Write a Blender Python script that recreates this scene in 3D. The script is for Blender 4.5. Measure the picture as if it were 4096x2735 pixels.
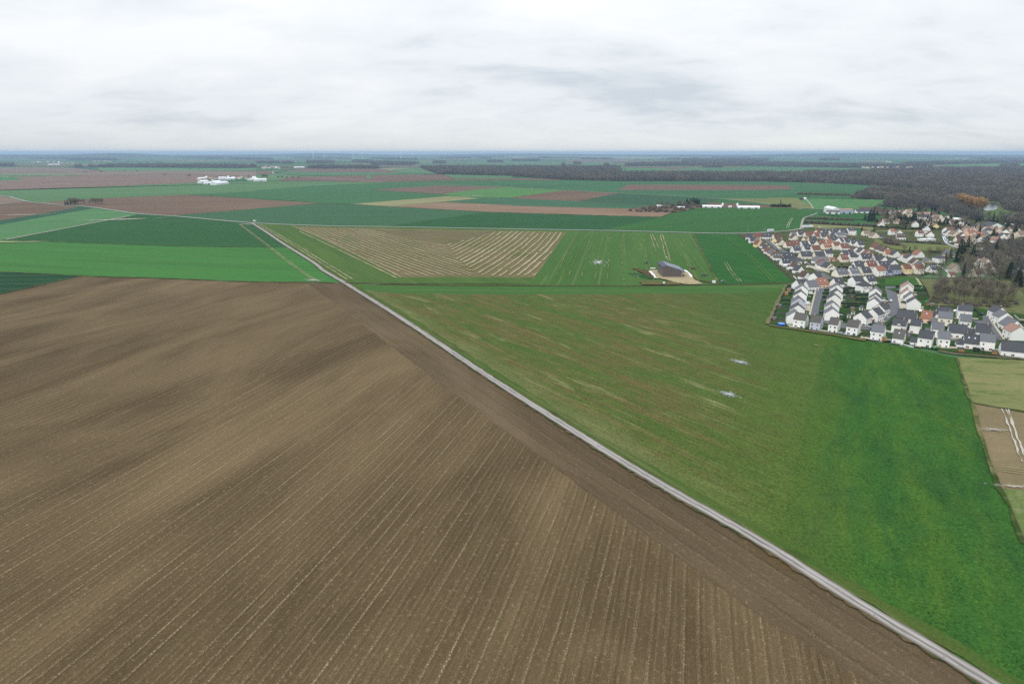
import bpy, bmesh, math, random
import numpy as np
from math import radians, sin, cos, pi
from mathutils import Vector, Matrix

random.seed(7); rng = np.random.default_rng(7)
scene = bpy.context.scene
for o in list(bpy.data.objects): bpy.data.objects.remove(o)

# ------------------------------------------------------------------ camera
CAM_H, F, CX, CY, HY = 110.0, 2731.0, 2048.0, 1366.0, 609.0
PITCH = math.atan((CY - HY) / F)
cam_d = bpy.data.cameras.new("camera"); cam = bpy.data.objects.new("camera", cam_d)
scene.collection.objects.link(cam)
cam.location = (0, 0, CAM_H); cam.rotation_euler = (pi / 2 - PITCH, 0, 0)
cam_d.sensor_width = 36; cam_d.lens = 24; cam_d.clip_start = 1; cam_d.clip_end = 200000
scene.camera = cam

# ------------------------------------------------------------------ world, sun, exposure
SUN_EL, SUN_AZ = radians(42), radians(222)          # azimuth clockwise from +Y: behind and left of the camera
world = bpy.data.worlds.new("World"); scene.world = world; world.use_nodes = True
wn, wl = world.node_tree.nodes, world.node_tree.links
wn.clear()
def N(t, **kw):
    n = wn.new(t)
    for k, v in kw.items(): setattr(n, k, v)
    return n
def wmath(op, a, b=None):
    n = N("ShaderNodeMath", operation=op)
    for i, v in enumerate((a, b)):
        if v is None: continue
        if isinstance(v, (int, float)): n.inputs[i].default_value = v
        else: wl.new(v, n.inputs[i])
    return n.outputs[0]
tc = N("ShaderNodeTexCoord"); sp = N("ShaderNodeSeparateXYZ"); wl.new(tc.outputs["Generated"], sp.inputs[0])
zc = wmath("MAXIMUM", sp.outputs[2], 0.0)
den = wmath("ADD", zc, 0.23)
cb = N("ShaderNodeCombineXYZ")
wl.new(wmath("DIVIDE", sp.outputs[0], den), cb.inputs[0]); wl.new(wmath("DIVIDE", sp.outputs[1], den), cb.inputs[1])
cb.inputs[2].default_value = 3.7
def wnoise(scale, detail, rough, dist=0.0, off=(0, 0, 0), stretch=(1, 1, 1)):
    m = N("ShaderNodeMapping"); m.inputs["Location"].default_value = off; m.inputs["Scale"].default_value = stretch
    wl.new(cb.outputs[0], m.inputs[0])
    n = N("ShaderNodeTexNoise"); n.inputs["Scale"].default_value = scale; n.inputs["Detail"].default_value = detail
    n.inputs["Roughness"].default_value = rough; n.inputs["Distortion"].default_value = dist
    wl.new(m.outputs[0], n.inputs["Vector"]); return n.outputs["Fac"]
n1 = wnoise(0.95, 6, 0.5, 0.35, (7.3, 3.6, 0), (.8, 1.0, 1)); n2 = wnoise(3.4, 8, 0.6, 0.4, (5, 9, 1), (.8, 1.3, 1))
cl = wmath("ADD", wmath("MULTIPLY", n1, 0.68), wmath("MULTIPLY", n2, 0.32))
lowm = N("ShaderNodeMapRange"); wl.new(zc, lowm.inputs[0]); lowm.inputs[1].default_value = 0.0; lowm.inputs[2].default_value = 0.04; lowm.inputs[3].default_value = 0.07; lowm.inputs[4].default_value = 0.0
rp = N("ShaderNodeValToRGB"); wl.new(wmath("ADD", cl, lowm.outputs[0]), rp.inputs[0])
e = rp.color_ramp.elements
e[0].position = 0.36; e[0].color = (0.65, 0.71, 0.775, 1)
e[1].position = 0.61; e[1].color = (0.965, 0.985, 1.0, 1)
x = e.new(0.47); x.color = (0.845, 0.885, 0.925, 1)
# overcast: the layer brightens smoothly with elevation
grad = wmath("ADD", 0.93, wmath("MULTIPLY", zc, 0.75))
gm = N("ShaderNodeMixRGB", blend_type="MULTIPLY"); gm.inputs[0].default_value = 1
wl.new(rp.outputs[0], gm.inputs[1]); wl.new(grad, gm.inputs[2])
sky = N("ShaderNodeTexSky"); sky.sky_type = "NISHITA"; sky.sun_disc = False
sky.sun_elevation = SUN_EL; sky.sun_rotation = SUN_AZ; sky.altitude = 100; sky.dust_density = 0.6; sky.ozone_density = 2.0
bg1 = N("ShaderNodeBackground"); bg1.inputs[1].default_value = 0.12; wl.new(sky.outputs[0], bg1.inputs[0])
bg2 = N("ShaderNodeBackground"); bg2.inputs[1].default_value = 1.0; wl.new(gm.outputs[0], bg2.inputs[0])
# cloud cover thins a little towards the horizon
cov = N("ShaderNodeMapRange"); wl.new(zc, cov.inputs[0])
cov.inputs[1].default_value = 0.0; cov.inputs[2].default_value = 0.055; cov.inputs[3].default_value = 0.72; cov.inputs[4].default_value = 0.97
mx = N("ShaderNodeMixShader"); wl.new(cov.outputs[0], mx.inputs[0]); wl.new(bg1.outputs[0], mx.inputs[1]); wl.new(bg2.outputs[0], mx.inputs[2])
wo = N("ShaderNodeOutputWorld"); wl.new(mx.outputs[0], wo.inputs[0])

sun_d = bpy.data.lights.new("sun", "SUN"); sun_d.energy = 1.5; sun_d.angle = radians(25); sun_d.color = (1.0, 0.965, 0.91)
sun = bpy.data.objects.new("sun", sun_d); scene.collection.objects.link(sun)
sd = Vector((sin(SUN_AZ) * cos(SUN_EL), cos(SUN_AZ) * cos(SUN_EL), sin(SUN_EL)))
sun.rotation_euler = sd.to_track_quat("Z", "Y").to_euler(); sun.location = sd * 300

vs = scene.view_settings
vs.view_transform = "Standard"; vs.look = "None"; vs.exposure = 0.0; vs.gamma = 1.0; vs.use_curve_mapping = False
scene.cycles.use_denoising = False; scene.cycles.use_adaptive_sampling = False
scene.cycles.max_bounces = 5; scene.cycles.diffuse_bounces = 2; scene.cycles.glossy_bounces = 2
scene.cycles.transmission_bounces = 2; scene.cycles.volume_bounces = 1; scene.cycles.transparent_max_bounces = 8
scene.cycles.caustics_reflective = False; scene.cycles.caustics_refractive = False

# ------------------------------------------------------------------ helpers
COL = scene.collection
def P(x, y, z=0.0):
    """a point of the photograph's 4096 x 2735 frame, carried out along its ray to height z"""
    u, v = (x - CX) / F, (y - CY) / F
    t = (CAM_H - z) / (sin(PITCH) + cos(PITCH) * v)
    return Vector((u * t, (cos(PITCH) - sin(PITCH) * v) * t, z))
def crop(x0, y0, s): return lambda *pts: [(x0 + a * s, y0 + b * s) for a, b in pts]
cA = crop(0, 580, .4359); cB = crop(1024, 580, .4359); cC = crop(2048, 580, .4359); cD = crop(3072, 580, .4359)
V1 = crop(2900, 780, .2554); V2 = crop(3500, 780, .2551); V3 = crop(3040, 1080, .2384); V4 = crop(3540, 1080, .2367)
cE = crop(0, 860, .596); cG = crop(1000, 860, .596); cK = crop(1900, 880, .5534); cS = crop(2500, 1000, .1703)
cR = crop(3200, 1380, .3954); cM = crop(1200, 1080, .5109); cQ = crop(2400, 1280, .491)

def tag(o, label=None, cat=None, group=None, kind=None):
    if label: o["label"] = label
    if cat: o["category"] = cat
    if group: o["group"] = group
    if kind: o["kind"] = kind
    return o
def link(o, parent=None):
    COL.objects.link(o)
    if parent is not None: o.parent = parent
    return o
def empty(name, loc=(0, 0, 0), rz=0.0):
    o = bpy.data.objects.new(name, None); o.location = loc; o.rotation_euler = (0, 0, rz); o.empty_display_size = .2
    return link(o)
def mesh(name, v, f, mats, mi=None, smooth=False):
    me = bpy.data.meshes.new(name); me.from_pydata([tuple(p) for p in v], [], f)
    for m in (mats if isinstance(mats, (list, tuple)) else [mats]): me.materials.append(m)
    if mi is not None: me.polygons.foreach_set("material_index", mi)
    if smooth: me.polygons.foreach_set("use_smooth", [True] * len(me.polygons))
    me.update(); return me
def quads_mesh(name, V4s, mat):
    """V4s: (n,4,3) array of separate quads"""
    n = len(V4s); me = bpy.data.meshes.new(name)
    me.vertices.add(4 * n); me.vertices.foreach_set("co", np.asarray(V4s, np.float32).ravel())
    me.loops.add(4 * n); me.loops.foreach_set("vertex_index", np.arange(4 * n, dtype=np.int32))
    me.polygons.add(n); me.polygons.foreach_set("loop_start", np.arange(0, 4 * n, 4, dtype=np.int32))
    me.materials.append(mat); me.update(calc_edges=True); return me
def obj(name, me, parent=None, loc=None, rz=None):
    o = bpy.data.objects.new(name, me); link(o, parent)
    if loc is not None: o.location = loc
    if rz is not None: o.rotation_euler = (0, 0, rz)
    return o
class MB:
    def __init__(s): s.v, s.f, s.m = [], [], []
    def face(s, pts, m=0):
        b = len(s.v); s.v += [tuple(p) for p in pts]; s.f.append(list(range(b, b + len(pts)))); s.m.append(m)
    def box(s, x0, x1, y0, y1, z0, z1, m=0):
        b = len(s.v)
        s.v += [(x0, y0, z0), (x1, y0, z0), (x1, y1, z0), (x0, y1, z0), (x0, y0, z1), (x1, y0, z1), (x1, y1, z1), (x0, y1, z1)]
        for q in ((0, 3, 2, 1), (4, 5, 6, 7), (0, 1, 5, 4), (1, 2, 6, 5), (2, 3, 7, 6), (3, 0, 4, 7)):
            s.f.append([b + i for i in q]); s.m.append(m)
    def prism(s, prof, x0, x1, m=0, axis="x"):
        """profile of (y,z) pushed along x"""
        b = len(s.v); n = len(prof)
        for x in (x0, x1): s.v += [(x, p[0], p[1]) if axis == "x" else (p[0], x, p[1]) for p in prof]
        s.f.append([b + i for i in range(n)]); s.f.append([b + n + i for i in reversed(range(n))]); s.m += [m, m]
        for i in range(n):
            j = (i + 1) % n; s.f.append([b + i, b + n + i, b + n + j, b + j]); s.m.append(m)
    def tube(s, p, q, r0, r1, n=6, m=0):
        p, q = Vector(p), Vector(q); d = (q - p)
        if d.length < 1e-6: return
        d.normalize(); a = d.orthogonal().normalized(); c = d.cross(a); b = len(s.v)
        for o_, r in ((p, r0), (q, r1)):
            for i in range(n):
                t = 2 * pi * i / n; w = o_ + a * (r * cos(t)) + c * (r * sin(t)); s.v.append(tuple(w))
        for i in range(n):
            j = (i + 1) % n; s.f.append([b + i, b + j, b + n + j, b + n + i]); s.m.append(m)
        s.f.append([b + n + i for i in range(n)]); s.m.append(m); s.f.append([b + i for i in reversed(range(n))]); s.m.append(m)
    def build(s, name, mats, parent=None, smooth=False):
        return obj(name, mesh(name, s.v, s.f, mats, s.m, smooth), parent)
    def data(s, name, mats, smooth=False): return mesh(name, s.v, s.f, mats, s.m, smooth)

def lin(r, g, b, k=1.0):
    f = lambda c: (c / 255 / 12.92) if c / 255 <= .04045 else ((c / 255 + .055) / 1.055) ** 2.4
    return (f(r) * k, f(g) * k, f(b) * k, 1.0)
ALB = 0.69                                   # displayed colour of a level surface -> base colour under this sky
def C(r, g, b):
    q = lin(r, g, b, ALB)
    return (q[0] * 1.12, q[1] * .90, q[2] * .88, 1.0) if g > r * 1.12 else q

# ------------------------------------------------------------------ materials
class NT:
    def __init__(s, name):
        s.m = bpy.data.materials.new(name); s.m.use_nodes = True; s.t = s.m.node_tree; s.n = s.t.nodes; s.l = s.t.links
        s.n.clear(); s.out = s.n.new("ShaderNodeOutputMaterial"); s.b = s.n.new("ShaderNodeBsdfPrincipled")
        s.l.new(s.b.outputs[0], s.out.inputs[0]); s.b.inputs["Specular IOR Level"].default_value = 0.15; s.b.inputs["Roughness"].default_value = 0.9
    def new(s, t, **kw):
        n = s.n.new(t)
        for k, v in kw.items(): setattr(n, k, v)
        return n
    def put(s, sock, v):
        if isinstance(v, (int, float, tuple)): sock.default_value = v
        else: s.l.new(v, sock)
    def math(s, op, a, b=None, c=None, clamp=False):
        n = s.new("ShaderNodeMath", operation=op, use_clamp=clamp)
        for i, v in enumerate((a, b, c)):
            if v is not None: s.put(n.inputs[i], v)
        return n.outputs[0]
    def mix(s, f, a, b, bt="MIX"):
        n = s.new("ShaderNodeMixRGB", blend_type=bt); s.put(n.inputs[0], f); s.put(n.inputs[1], a); s.put(n.inputs[2], b); return n.outputs[0]
    def ramp(s, f, lo, hi):
        n = s.new("ShaderNodeMapRange"); s.put(n.inputs[0], f); n.inputs[1].default_value = lo; n.inputs[2].default_value = hi; return n.outputs[0]
    def pos(s, ang=0.0):
        g = s.new("ShaderNodeNewGeometry")
        if not ang: return g.outputs["Position"]
        r = s.new("ShaderNodeVectorRotate", rotation_type="Z_AXIS"); r.inputs["Angle"].default_value = -radians(ang)
        s.l.new(g.outputs["Position"], r.inputs["Vector"]); return r.outputs[0]
    def noise(s, vec, sc=(1, 1, 1), detail=3, rough=.55, dist=0.0, off=(0, 0, 0)):
        m = s.new("ShaderNodeMapping"); m.inputs["Scale"].default_value = sc; m.inputs["Location"].default_value = off; s.l.new(vec, m.inputs[0])
        n = s.new("ShaderNodeTexNoise"); n.inputs["Scale"].default_value = 1.0; n.inputs["Detail"].default_value = detail
        n.inputs["Roughness"].default_value = rough; n.inputs["Distortion"].default_value = dist
        s.l.new(m.outputs[0], n.inputs["Vector"]); return n.outputs["Fac"]
    def bump(s, h, strength=.3, dist=.1):
        b = s.new("ShaderNodeBump"); b.inputs["Strength"].default_value = strength; b.inputs["Distance"].default_value = dist
        s.l.new(h, b.inputs["Height"]); s.l.new(b.outputs[0], s.b.inputs["Normal"])

_fm = {}
def field_mat(c1, c2, ang=0, c3=None, streak=.5, grain=.45, big=(.004, .02), fine=(.03, .4), patch3=(.58, .72), tuft=1.2, seed=0.0, bump=.25, zone=None, tram=None, c4=None):
    """arable ground: two soil/crop tones in drifts along the working direction, fine drill lines, crumb and tufts"""
    key = (c1, c2, ang, c3, streak, grain, big, fine, patch3, tuft, seed, zone, tram, c4)
    if key in _fm: return _fm[key]
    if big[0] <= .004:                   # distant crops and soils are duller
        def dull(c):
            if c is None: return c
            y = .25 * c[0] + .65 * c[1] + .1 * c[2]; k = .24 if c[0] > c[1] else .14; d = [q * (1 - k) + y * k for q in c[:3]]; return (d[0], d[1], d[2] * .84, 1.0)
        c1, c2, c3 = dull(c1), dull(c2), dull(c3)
    t = NT("field"); p = t.pos(ang)
    a = t.noise(p, (big[0], big[1], 1), 4, .55, .4, (seed * 13.1, seed * 7.7, 0))
    b = t.noise(p, (fine[0], fine[1], 1), 3, .6, .2, (seed * 3.1, 1.7, 0))
    c = t.noise(p, (tuft, tuft, tuft), 3, .7)
    d = t.noise(p, (tuft * .17, tuft * .17, 1), 3, .6, 0, (4, seed, 0))
    f = t.math("ADD", t.math("MULTIPLY", a, 1.0 - .45 * streak), t.math("MULTIPLY", b, .45 * streak))
    f = t.math("ADD", t.math("MULTIPLY", f, .8), t.math("MULTIPLY", d, .2))
    col = t.mix(t.ramp(f, .36, .64), c1, c2)
    if c3 is not None:
        g = t.noise(p, (big[0] * 1.7, big[1] * 1.6, 1), 5, .62, .5, (seed + 31, 11, 0))
        g = t.math("ADD", t.math("MULTIPLY", g, .7), t.math("MULTIPLY", b, .3))
        col = t.mix(t.ramp(g, *patch3), col, c3)
    if c4 is not None:
        g4 = t.noise(p, (big[0] * 1.2, big[1] * 2.2, 1), 5, .66, .6, (seed + 7, 53, 0)); g5 = t.noise(p, (fine[0] * 1.4, fine[1] * 1.3, 1), 3, .7, .2, (seed + 3, 5, 0))
        col = t.mix(t.math("MULTIPLY", t.ramp(t.math("ADD", t.math("MULTIPLY", g4, .65), t.math("MULTIPLY", g5, .35)), .47, .60), c4[4] if len(c4) > 4 else .85), col, tuple(c4[:4]))
    for zn in (zone or ()):              # the stand changes gradually across the field
        zs = t.new("ShaderNodeSeparateXYZ"); t.l.new(t.pos(zn[0]), zs.inputs[0]); zj = t.noise(t.pos(zn[0]), (.015, .05, 1), 4, .6, .3, (seed, 3, 0))
        zf = t.ramp(t.math("ADD", zs.outputs[1], t.math("MULTIPLY", t.math("SUBTRACT", zj, .5), zn[4])), zn[1], zn[2])
        col = t.mix(t.math("MULTIPLY", zf, .9), col, zn[3])
    if tram is None and c1[1] > c1[0] * 1.3: tram = 22.0
    if tram:                             # the sprayer's wheelings
        ts = t.new("ShaderNodeSeparateXYZ"); t.l.new(p, ts.inputs[0]); sy = t.math("ADD", ts.outputs[1], t.math("MULTIPLY", d, 1.5))
        w1 = t.math("POWER", t.math("MULTIPLY", t.math("ADD", t.math("SINE", t.math("MULTIPLY", sy, 2 * pi / tram)), 1), .5), 60)
        col = t.mix(t.math("MULTIPLY", t.math("MULTIPLY", w1, t.ramp(a, .35, .6)), .55), col, C(118, 128, 86))
    v = t.math("ADD", 1 - grain, t.math("MULTIPLY", c, 2 * grain))
    vv = t.math("ADD", 1 - streak * .3, t.math("MULTIPLY", b, streak * .6))
    w = t.math("MULTIPLY", v, vv)
    if grain >= .7:                      # darker and paler single tufts
        k1 = t.noise(p, (tuft * 1.5, tuft * 1.9, 1), 2, .75, 0, (17, 3, 0)); k2 = t.noise(p, (tuft * 1.1, tuft * 1.6, 1), 2, .75, 0, (2, 29, 0)); k3 = t.noise(p, (tuft * .12, tuft * .12, 1), 3, .6, 0, (12, 9, 0))
        w = t.math("MULTIPLY", w, t.math("SUBTRACT", 1.0, t.math("MULTIPLY", t.math("MULTIPLY", t.ramp(k1, .52, .62), t.ramp(k3, .35, .6)), .5)))
        w = t.math("MULTIPLY", w, t.math("ADD", 1.0, t.math("MULTIPLY", t.ramp(k2, .58, .70), .45)))
    cc = t.new("ShaderNodeCombineColor"); [t.l.new(w, cc.inputs[i]) for i in range(3)]
    t.l.new(t.mix(1.0, col, cc.outputs[0], "MULTIPLY"), t.b.inputs["Base Color"])
    t.bump(c, bump, .12); t.b.inputs["Roughness"].default_value = 1.0; t.b.inputs["Specular IOR Level"].default_value = .03
    _fm[key] = t.m; return t.m

def soil_mat(name, ang, base, pale, dark, pitch=3.65, lines=1.0, warm=None):
    """the big cultivated field: harrow rows with pale crumbs of straw and chalk on their crests"""
    t = NT(name); p = t.pos(ang)
    wob = t.noise(p, (.012, .05, 1), 2, .5)
    big = t.noise(p, (.006, .019, 1), 5, .58, .8)
    big2 = t.noise(p, (.012, .09, 1), 3, .6, .2, (9, 3, 0))
    fine = t.noise(p, (.06, 1.9, 1), 2, .6, 0, (2, 5, 0))
    clod = t.noise(p, (2.2, 2.6, 2), 3, .75)
    clod2 = t.noise(p, (.7, .8, 1), 3, .7, 0, (8, 1, 0))
    sep = t.new("ShaderNodeSeparateXYZ"); t.l.new(p, sep.inputs[0])
    s = t.math("ADD", sep.outputs[1], t.math("MULTIPLY", wob, 1.6))
    def rows(period, sharp, off=0.0):
        w = t.math("SINE", t.math("MULTIPLY", t.math("ADD", s, off), 2 * pi / period))
        return t.math("POWER", t.math("MULTIPLY", t.math("ADD", w, 1), .5), sharp)
    keep = t.noise(p, (.02, .27, 1), 2, .6, 0, (5, 8, 2))
    l1 = t.math("MULTIPLY", rows(pitch, 18), t.ramp(keep, .45, .66))
    l2 = t.math("MULTIPLY", rows(pitch * .5, 14, .9), t.ramp(keep, .60, .45))
    lin_ = t.math("ADD", t.math("ADD", l1, t.math("MULTIPLY", rows(pitch, 18), .22)), t.math("MULTIPLY", l2, .35))
    crumbs = t.ramp(clod, .42, .62)
    f = t.math("ADD", t.math("ADD", t.math("MULTIPLY", big, .68), t.math("MULTIPLY", big2, .12)), t.math("MULTIPLY", fine, .2))
    col = t.mix(t.ramp(f, .38, .64), dark, base)
    if warm is not None: col = t.mix(t.ramp(t.noise(p, (.02, .05, 1), 3, .6, .3, (1, 40, 0)), .58, .82), col, warm)
    col = t.mix(t.math("MULTIPLY", t.math("MULTIPLY", lin_, crumbs), lines, clamp=True), col, pale)
    col = t.mix(t.math("MULTIPLY", t.ramp(clod2, .60, .78), .45), col, pale)
    v = t.math("ADD", .02, t.math("ADD", t.math("MULTIPLY", clod, 1.45), t.math("MULTIPLY", clod2, .5)))
    dk = t.math("SUBTRACT", 1.0, t.math("MULTIPLY", rows(pitch, 8, pitch * .12), .12))
    v = t.math("MULTIPLY", v, dk)
    cc = t.new("ShaderNodeCombineColor"); [t.l.new(v, cc.inputs[i]) for i in range(3)]
    t.l.new(t.mix(1.0, col, cc.outputs[0], "MULTIPLY"), t.b.inputs["Base Color"])
    h = t.math("ADD", t.math("MULTIPLY", clod, .8), t.math("MULTIPLY", lin_, .5))
    t.bump(h, .55, .22); t.b.inputs["Roughness"].default_value = 1.0; t.b.inputs["Specular IOR Level"].default_value = .03
    return t.m

_pm = {}
def paint(name, col, rough=.85, var=.12, scale=.8, spec=.2, metal=0.0, tint=0.0):
    key = (name, col, rough)
    if key in _pm: return _pm[key]
    t = NT(name); p = t.pos()
    n = t.noise(p, (scale, scale, scale), 4, .65)
    v = t.math("ADD", 1 - var, t.math("MULTIPLY", n, 2 * var))
    if tint: v = t.math("MULTIPLY", v, t.math("SUBTRACT", 1.0, t.math("MULTIPLY", t.new("ShaderNodeObjectInfo").outputs["Random"], tint)))
    cc = t.new("ShaderNodeCombineColor"); [t.l.new(v, cc.inputs[i]) for i in range(3)]
    t.l.new(t.mix(1.0, col, cc.outputs[0], "MULTIPLY"), t.b.inputs["Base Color"])
    t.b.inputs["Roughness"].default_value = rough; t.b.inputs["Specular IOR Level"].default_value = spec; t.b.inputs["Metallic"].default_value = metal
    _pm[key] = t.m; return t.m
def leaf_mat(name, c1, c2, sc=.35):
    t = NT(name); p = t.pos(); oi = t.new("ShaderNodeObjectInfo")
    n = t.noise(p, (sc, sc, sc), 3, .6)
    f = t.math("ADD", t.math("MULTIPLY", t.ramp(n, .3, .7), .6), t.math("MULTIPLY", oi.outputs["Random"], .4))
    t.l.new(t.mix(f, c1, c2), t.b.inputs["Base Color"]); t.b.inputs["Roughness"].default_value = .9; t.b.inputs["Specular IOR Level"].default_value = .05
    return t.m
def roof_mat(name, col):
    t = NT(name); p = t.pos(); oi = t.new("ShaderNodeObjectInfo")
    n = t.noise(p, (.5, .5, .5), 4, .6); m = t.noise(p, (3.5, 3.5, 3.5), 2, .6)
    v = t.math("ADD", t.math("ADD", .62, t.math("MULTIPLY", n, .35)), t.math("ADD", t.math("MULTIPLY", m, .28), t.math("MULTIPLY", oi.outputs["Random"], .16)))
    cc = t.new("ShaderNodeCombineColor"); [t.l.new(v, cc.inputs[i]) for i in range(3)]
    t.l.new(t.mix(1.0, col, cc.outputs[0], "MULTIPLY"), t.b.inputs["Base Color"])
    t.b.inputs["Roughness"].default_value = .62; t.b.inputs["Specular IOR Level"].default_value = .25
    w = t.new("ShaderNodeTexWave", wave_type="BANDS", bands_direction="Z"); w.inputs["Scale"].default_value = 1.6; t.l.new(p, w.inputs["Vector"])
    t.bump(w.outputs["Fac"], .25, .05)
    return t.m

ROOF = {"slate": roof_mat("slate", (.058, .06, .070, 1)), "grey": roof_mat("grey_tile", (.125, .130, .145, 1)), "brown": roof_mat("brown_tile", (.085, .055, .043, 1)),
        "red": roof_mat("red_tile", (.155, .068, .05, 1)), "orange": roof_mat("orange_tile", (.25, .112, .07, 1)), "tan": roof_mat("tan_tile", (.20, .15, .11, 1)),
        "olive": roof_mat("mossy_slate", (.088, .083, .075, 1)), "salmon": roof_mat("salmon_tile", (.30, .18, .14, 1)), "white": roof_mat("white_sheet", (.72, .74, .76, 1))}
ROOFN = {"slate": "dark slate", "grey": "grey tiled", "brown": "dark brown", "red": "red-brown tiled", "orange": "orange tiled", "tan": "tan tiled", "olive": "grey-brown", "salmon": "salmon tiled", "white": "white sheet"}
WALL = {"white": paint("white_render", (.88, .87, .84, 1), .9, .05, tint=.10), "cream": paint("cream_render", (.86, .80, .67, 1), .9, .06, tint=.14), "yellow": paint("yellow_render", (.80, .66, .36, 1), .9, .05),
        "pink": paint("pink_render", (.78, .52, .38, 1), .9, .05), "grey": paint("grey_render", (.52, .54, .60, 1), .9, .05), "blue": paint("blue_grey_render", (.36, .40, .52, 1), .9, .05),
        "stone": paint("stone_wall", (.50, .45, .37, 1), .95, .18, 1.5), "beige": paint("beige_render", (.72, .62, .50, 1), .9, .06)}
M_FRAME = paint("window_frame", (.80, .80, .80, 1), .5, .03); M_GLASS = paint("window_glass", (.03, .035, .045, 1), .08, .05, .3, .6)
M_SHUT = paint("brown_shutter", (.13, .055, .03, 1), .6, .1); M_SKYL = paint("roof_window_glass", (.55, .62, .70, 1), .1, .05, .3, .6)
M_CONC = paint("concrete", (.42, .41, .39, 1), .9, .12); M_CHIM = paint("chimney_brick", (.36, .27, .21, 1), .9, .15, 2)
M_ASPH = paint("asphalt", (.115, .118, .13, 1), .9, .22, .35); M_ROADL = paint("pale_asphalt", (.30, .30, .31, 1), .9, .12, .3)
M_SCREEN = paint("dark_screen", (.018, .021, .025, 1), .8, .2, 1); M_FGREY = paint("grey_fence_board", (.10, .10, .10, 1), .8, .2, 1)
M_TIMB = paint("timber", (.30, .17, .07, 1), .8, .2, 2); M_WPLAS = paint("white_plastic", (.82, .83, .84, 1), .5, .06)
M_TYRE = paint("tyre_rubber", (.02, .02, .02, 1), .8, .1); M_CAR = {c: paint(c + "_car_paint", v, .25, .02, .3, .5) for c, v in
    {"white": (.80, .80, .80, 1), "black": (.015, .016, .018, 1), "grey": (.16, .17, .19, 1), "silver": (.5, .51, .53, 1), "red": (.42, .03, .03, 1), "blue": (.03, .05, .22, 1), "yellow": (.55, .42, .04, 1)}.items()}
M_LAWN = field_mat(C(58, 100, 46), C(46, 80, 42), 20, C(108, 106, 78), .2, .5, (.05, .06), (.12, .12), (.52, .64), 1.0, tram=0)

# ------------------------------------------------------------------ ground sheets
ZL = [0.03]
def nextz(): ZL[0] += 0.006; return ZL[0]
def ragged(w, rag, step):
    r = random.Random(int(w[0].x * 13 + w[0].y)); out = []
    for i in range(len(w)):
        a, b = w[i], w[(i + 1) % len(w)]; d = b - a; L = d.length; n = max(1, min(300, int(L / step))); nv = Vector((-d.y, d.x, 0)) / max(L, 1e-6)
        for k in range(n): out.append(a + d * (k / n) + nv * (r.uniform(-rag, rag) if k else 0))
    return out
def sheet(name, pts, mat, label=None, z=None, px=True, rag=None):
    """a level sheet over a polygon"""
    z = nextz() if z is None else z
    w = [P(*p) for p in pts] if px else [Vector((p[0], p[1], 0)) for p in pts]
    if rag is None: rag = .55 if name == "field" and min(p.y for p in w) < 900 else 0
    if rag: w = ragged(w, rag, max(1.2, rag * 3))
    c = sum(w, Vector()) / len(w); c.z = 0
    me = mesh(name, [(p.x - c.x, p.y - c.y, 0) for p in w], [list(range(len(w)))], mat)
    if me.polygons[0].normal.z < 0: me.flip_normals()
    o = obj(name, me, loc=(c.x, c.y, z)); tag(o, label, None, None, "structure"); return o
def smooth_line(w, step):
    """Catmull-Rom through world points"""
    out = []
    for i in range(len(w) - 1):
        p0 = w[i - 1] if i else w[0] * 2 - w[1]; p3 = w[i + 2] if i + 2 < len(w) else w[i + 1] * 2 - w[i]
        p1, p2 = w[i], w[i + 1]; n = max(1, int((p2 - p1).length / step))
        for k in range(n):
            t = k / n
            out.append(.5 * ((2 * p1) + (p2 - p0) * t + (2 * p0 - 5 * p1 + 4 * p2 - p3) * t * t + (3 * p1 - p0 - 3 * p2 + p3) * t ** 3))
    out.append(w[-1]); return out
def strip(name, pts, width, mat, label=None, z=None, off=0.0, wob=0.0, step=15, px=True, kind="structure"):
    """a ribbon of ground along a line"""
    z = nextz() if z is None else z
    w = [P(*p) for p in pts] if px else [Vector((p[0], p[1], 0)) for p in pts]
    w = smooth_line(w, step); v, f = [], []; r = random.Random(len(pts) + int(abs(pts[0][0])))
    for i, p in enumerate(w):
        d = (w[min(i + 1, len(w) - 1)] - w[max(i - 1, 0)]); d.z = 0; d.normalize(); n = Vector((-d.y, d.x, 0))
        a, b = off - width / 2 + r.uniform(-wob, wob), off + width / 2 + r.uniform(-wob, wob)
        v += [p + n * b, p + n * a]
    for i in range(len(w) - 1): f.append((2 * i, 2 * i + 1, 2 * i + 3, 2 * i + 2))
    me = mesh(name, [(p[0], p[1], 0) for p in v], f, mat)
    uv = me.uv_layers.new(name="uv"); L = 0.0; ds = [0.0]
    for i in range(len(w) - 1): L += (w[i + 1] - w[i]).length; ds.append(L)
    for li, l in enumerate(me.loops): uv.data[li].uv = (l.vertex_index % 2, ds[l.vertex_index // 2])
    o = obj(name, me, loc=(0, 0, z)); tag(o, label, None, None, kind); return o

# the land: one sheet out to the horizon; far out it is a patchwork of fields
t = NT("countryside"); p = t.pos(17)
vo = t.new("ShaderNodeTexVoronoi", feature="F1"); mp = t.new("ShaderNodeMapping"); mp.inputs["Scale"].default_value = (.0011, .0023, 0)
wv = t.new("ShaderNodeMixRGB"); wv.inputs[0].default_value = 1
t.l.new(p, mp.inputs[0]); t.l.new(mp.outputs[0], vo.inputs["Vector"]); vo.inputs["Scale"].default_value = 1.0; vo.inputs["Randomness"].default_value = .85
sp_ = t.new("ShaderNodeSeparateColor"); t.l.new(vo.outputs["Color"], sp_.inputs[0])
rr = t.new("ShaderNodeValToRGB"); rr.color_ramp.interpolation = "CONSTANT"; t.l.new(sp_.outputs[0], rr.inputs[0])
els = rr.color_ramp.elements; els[0].position = 0; els[0].color = C(60, 118, 72); els[1].position = .28; els[1].color = C(80, 130, 84)
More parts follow.
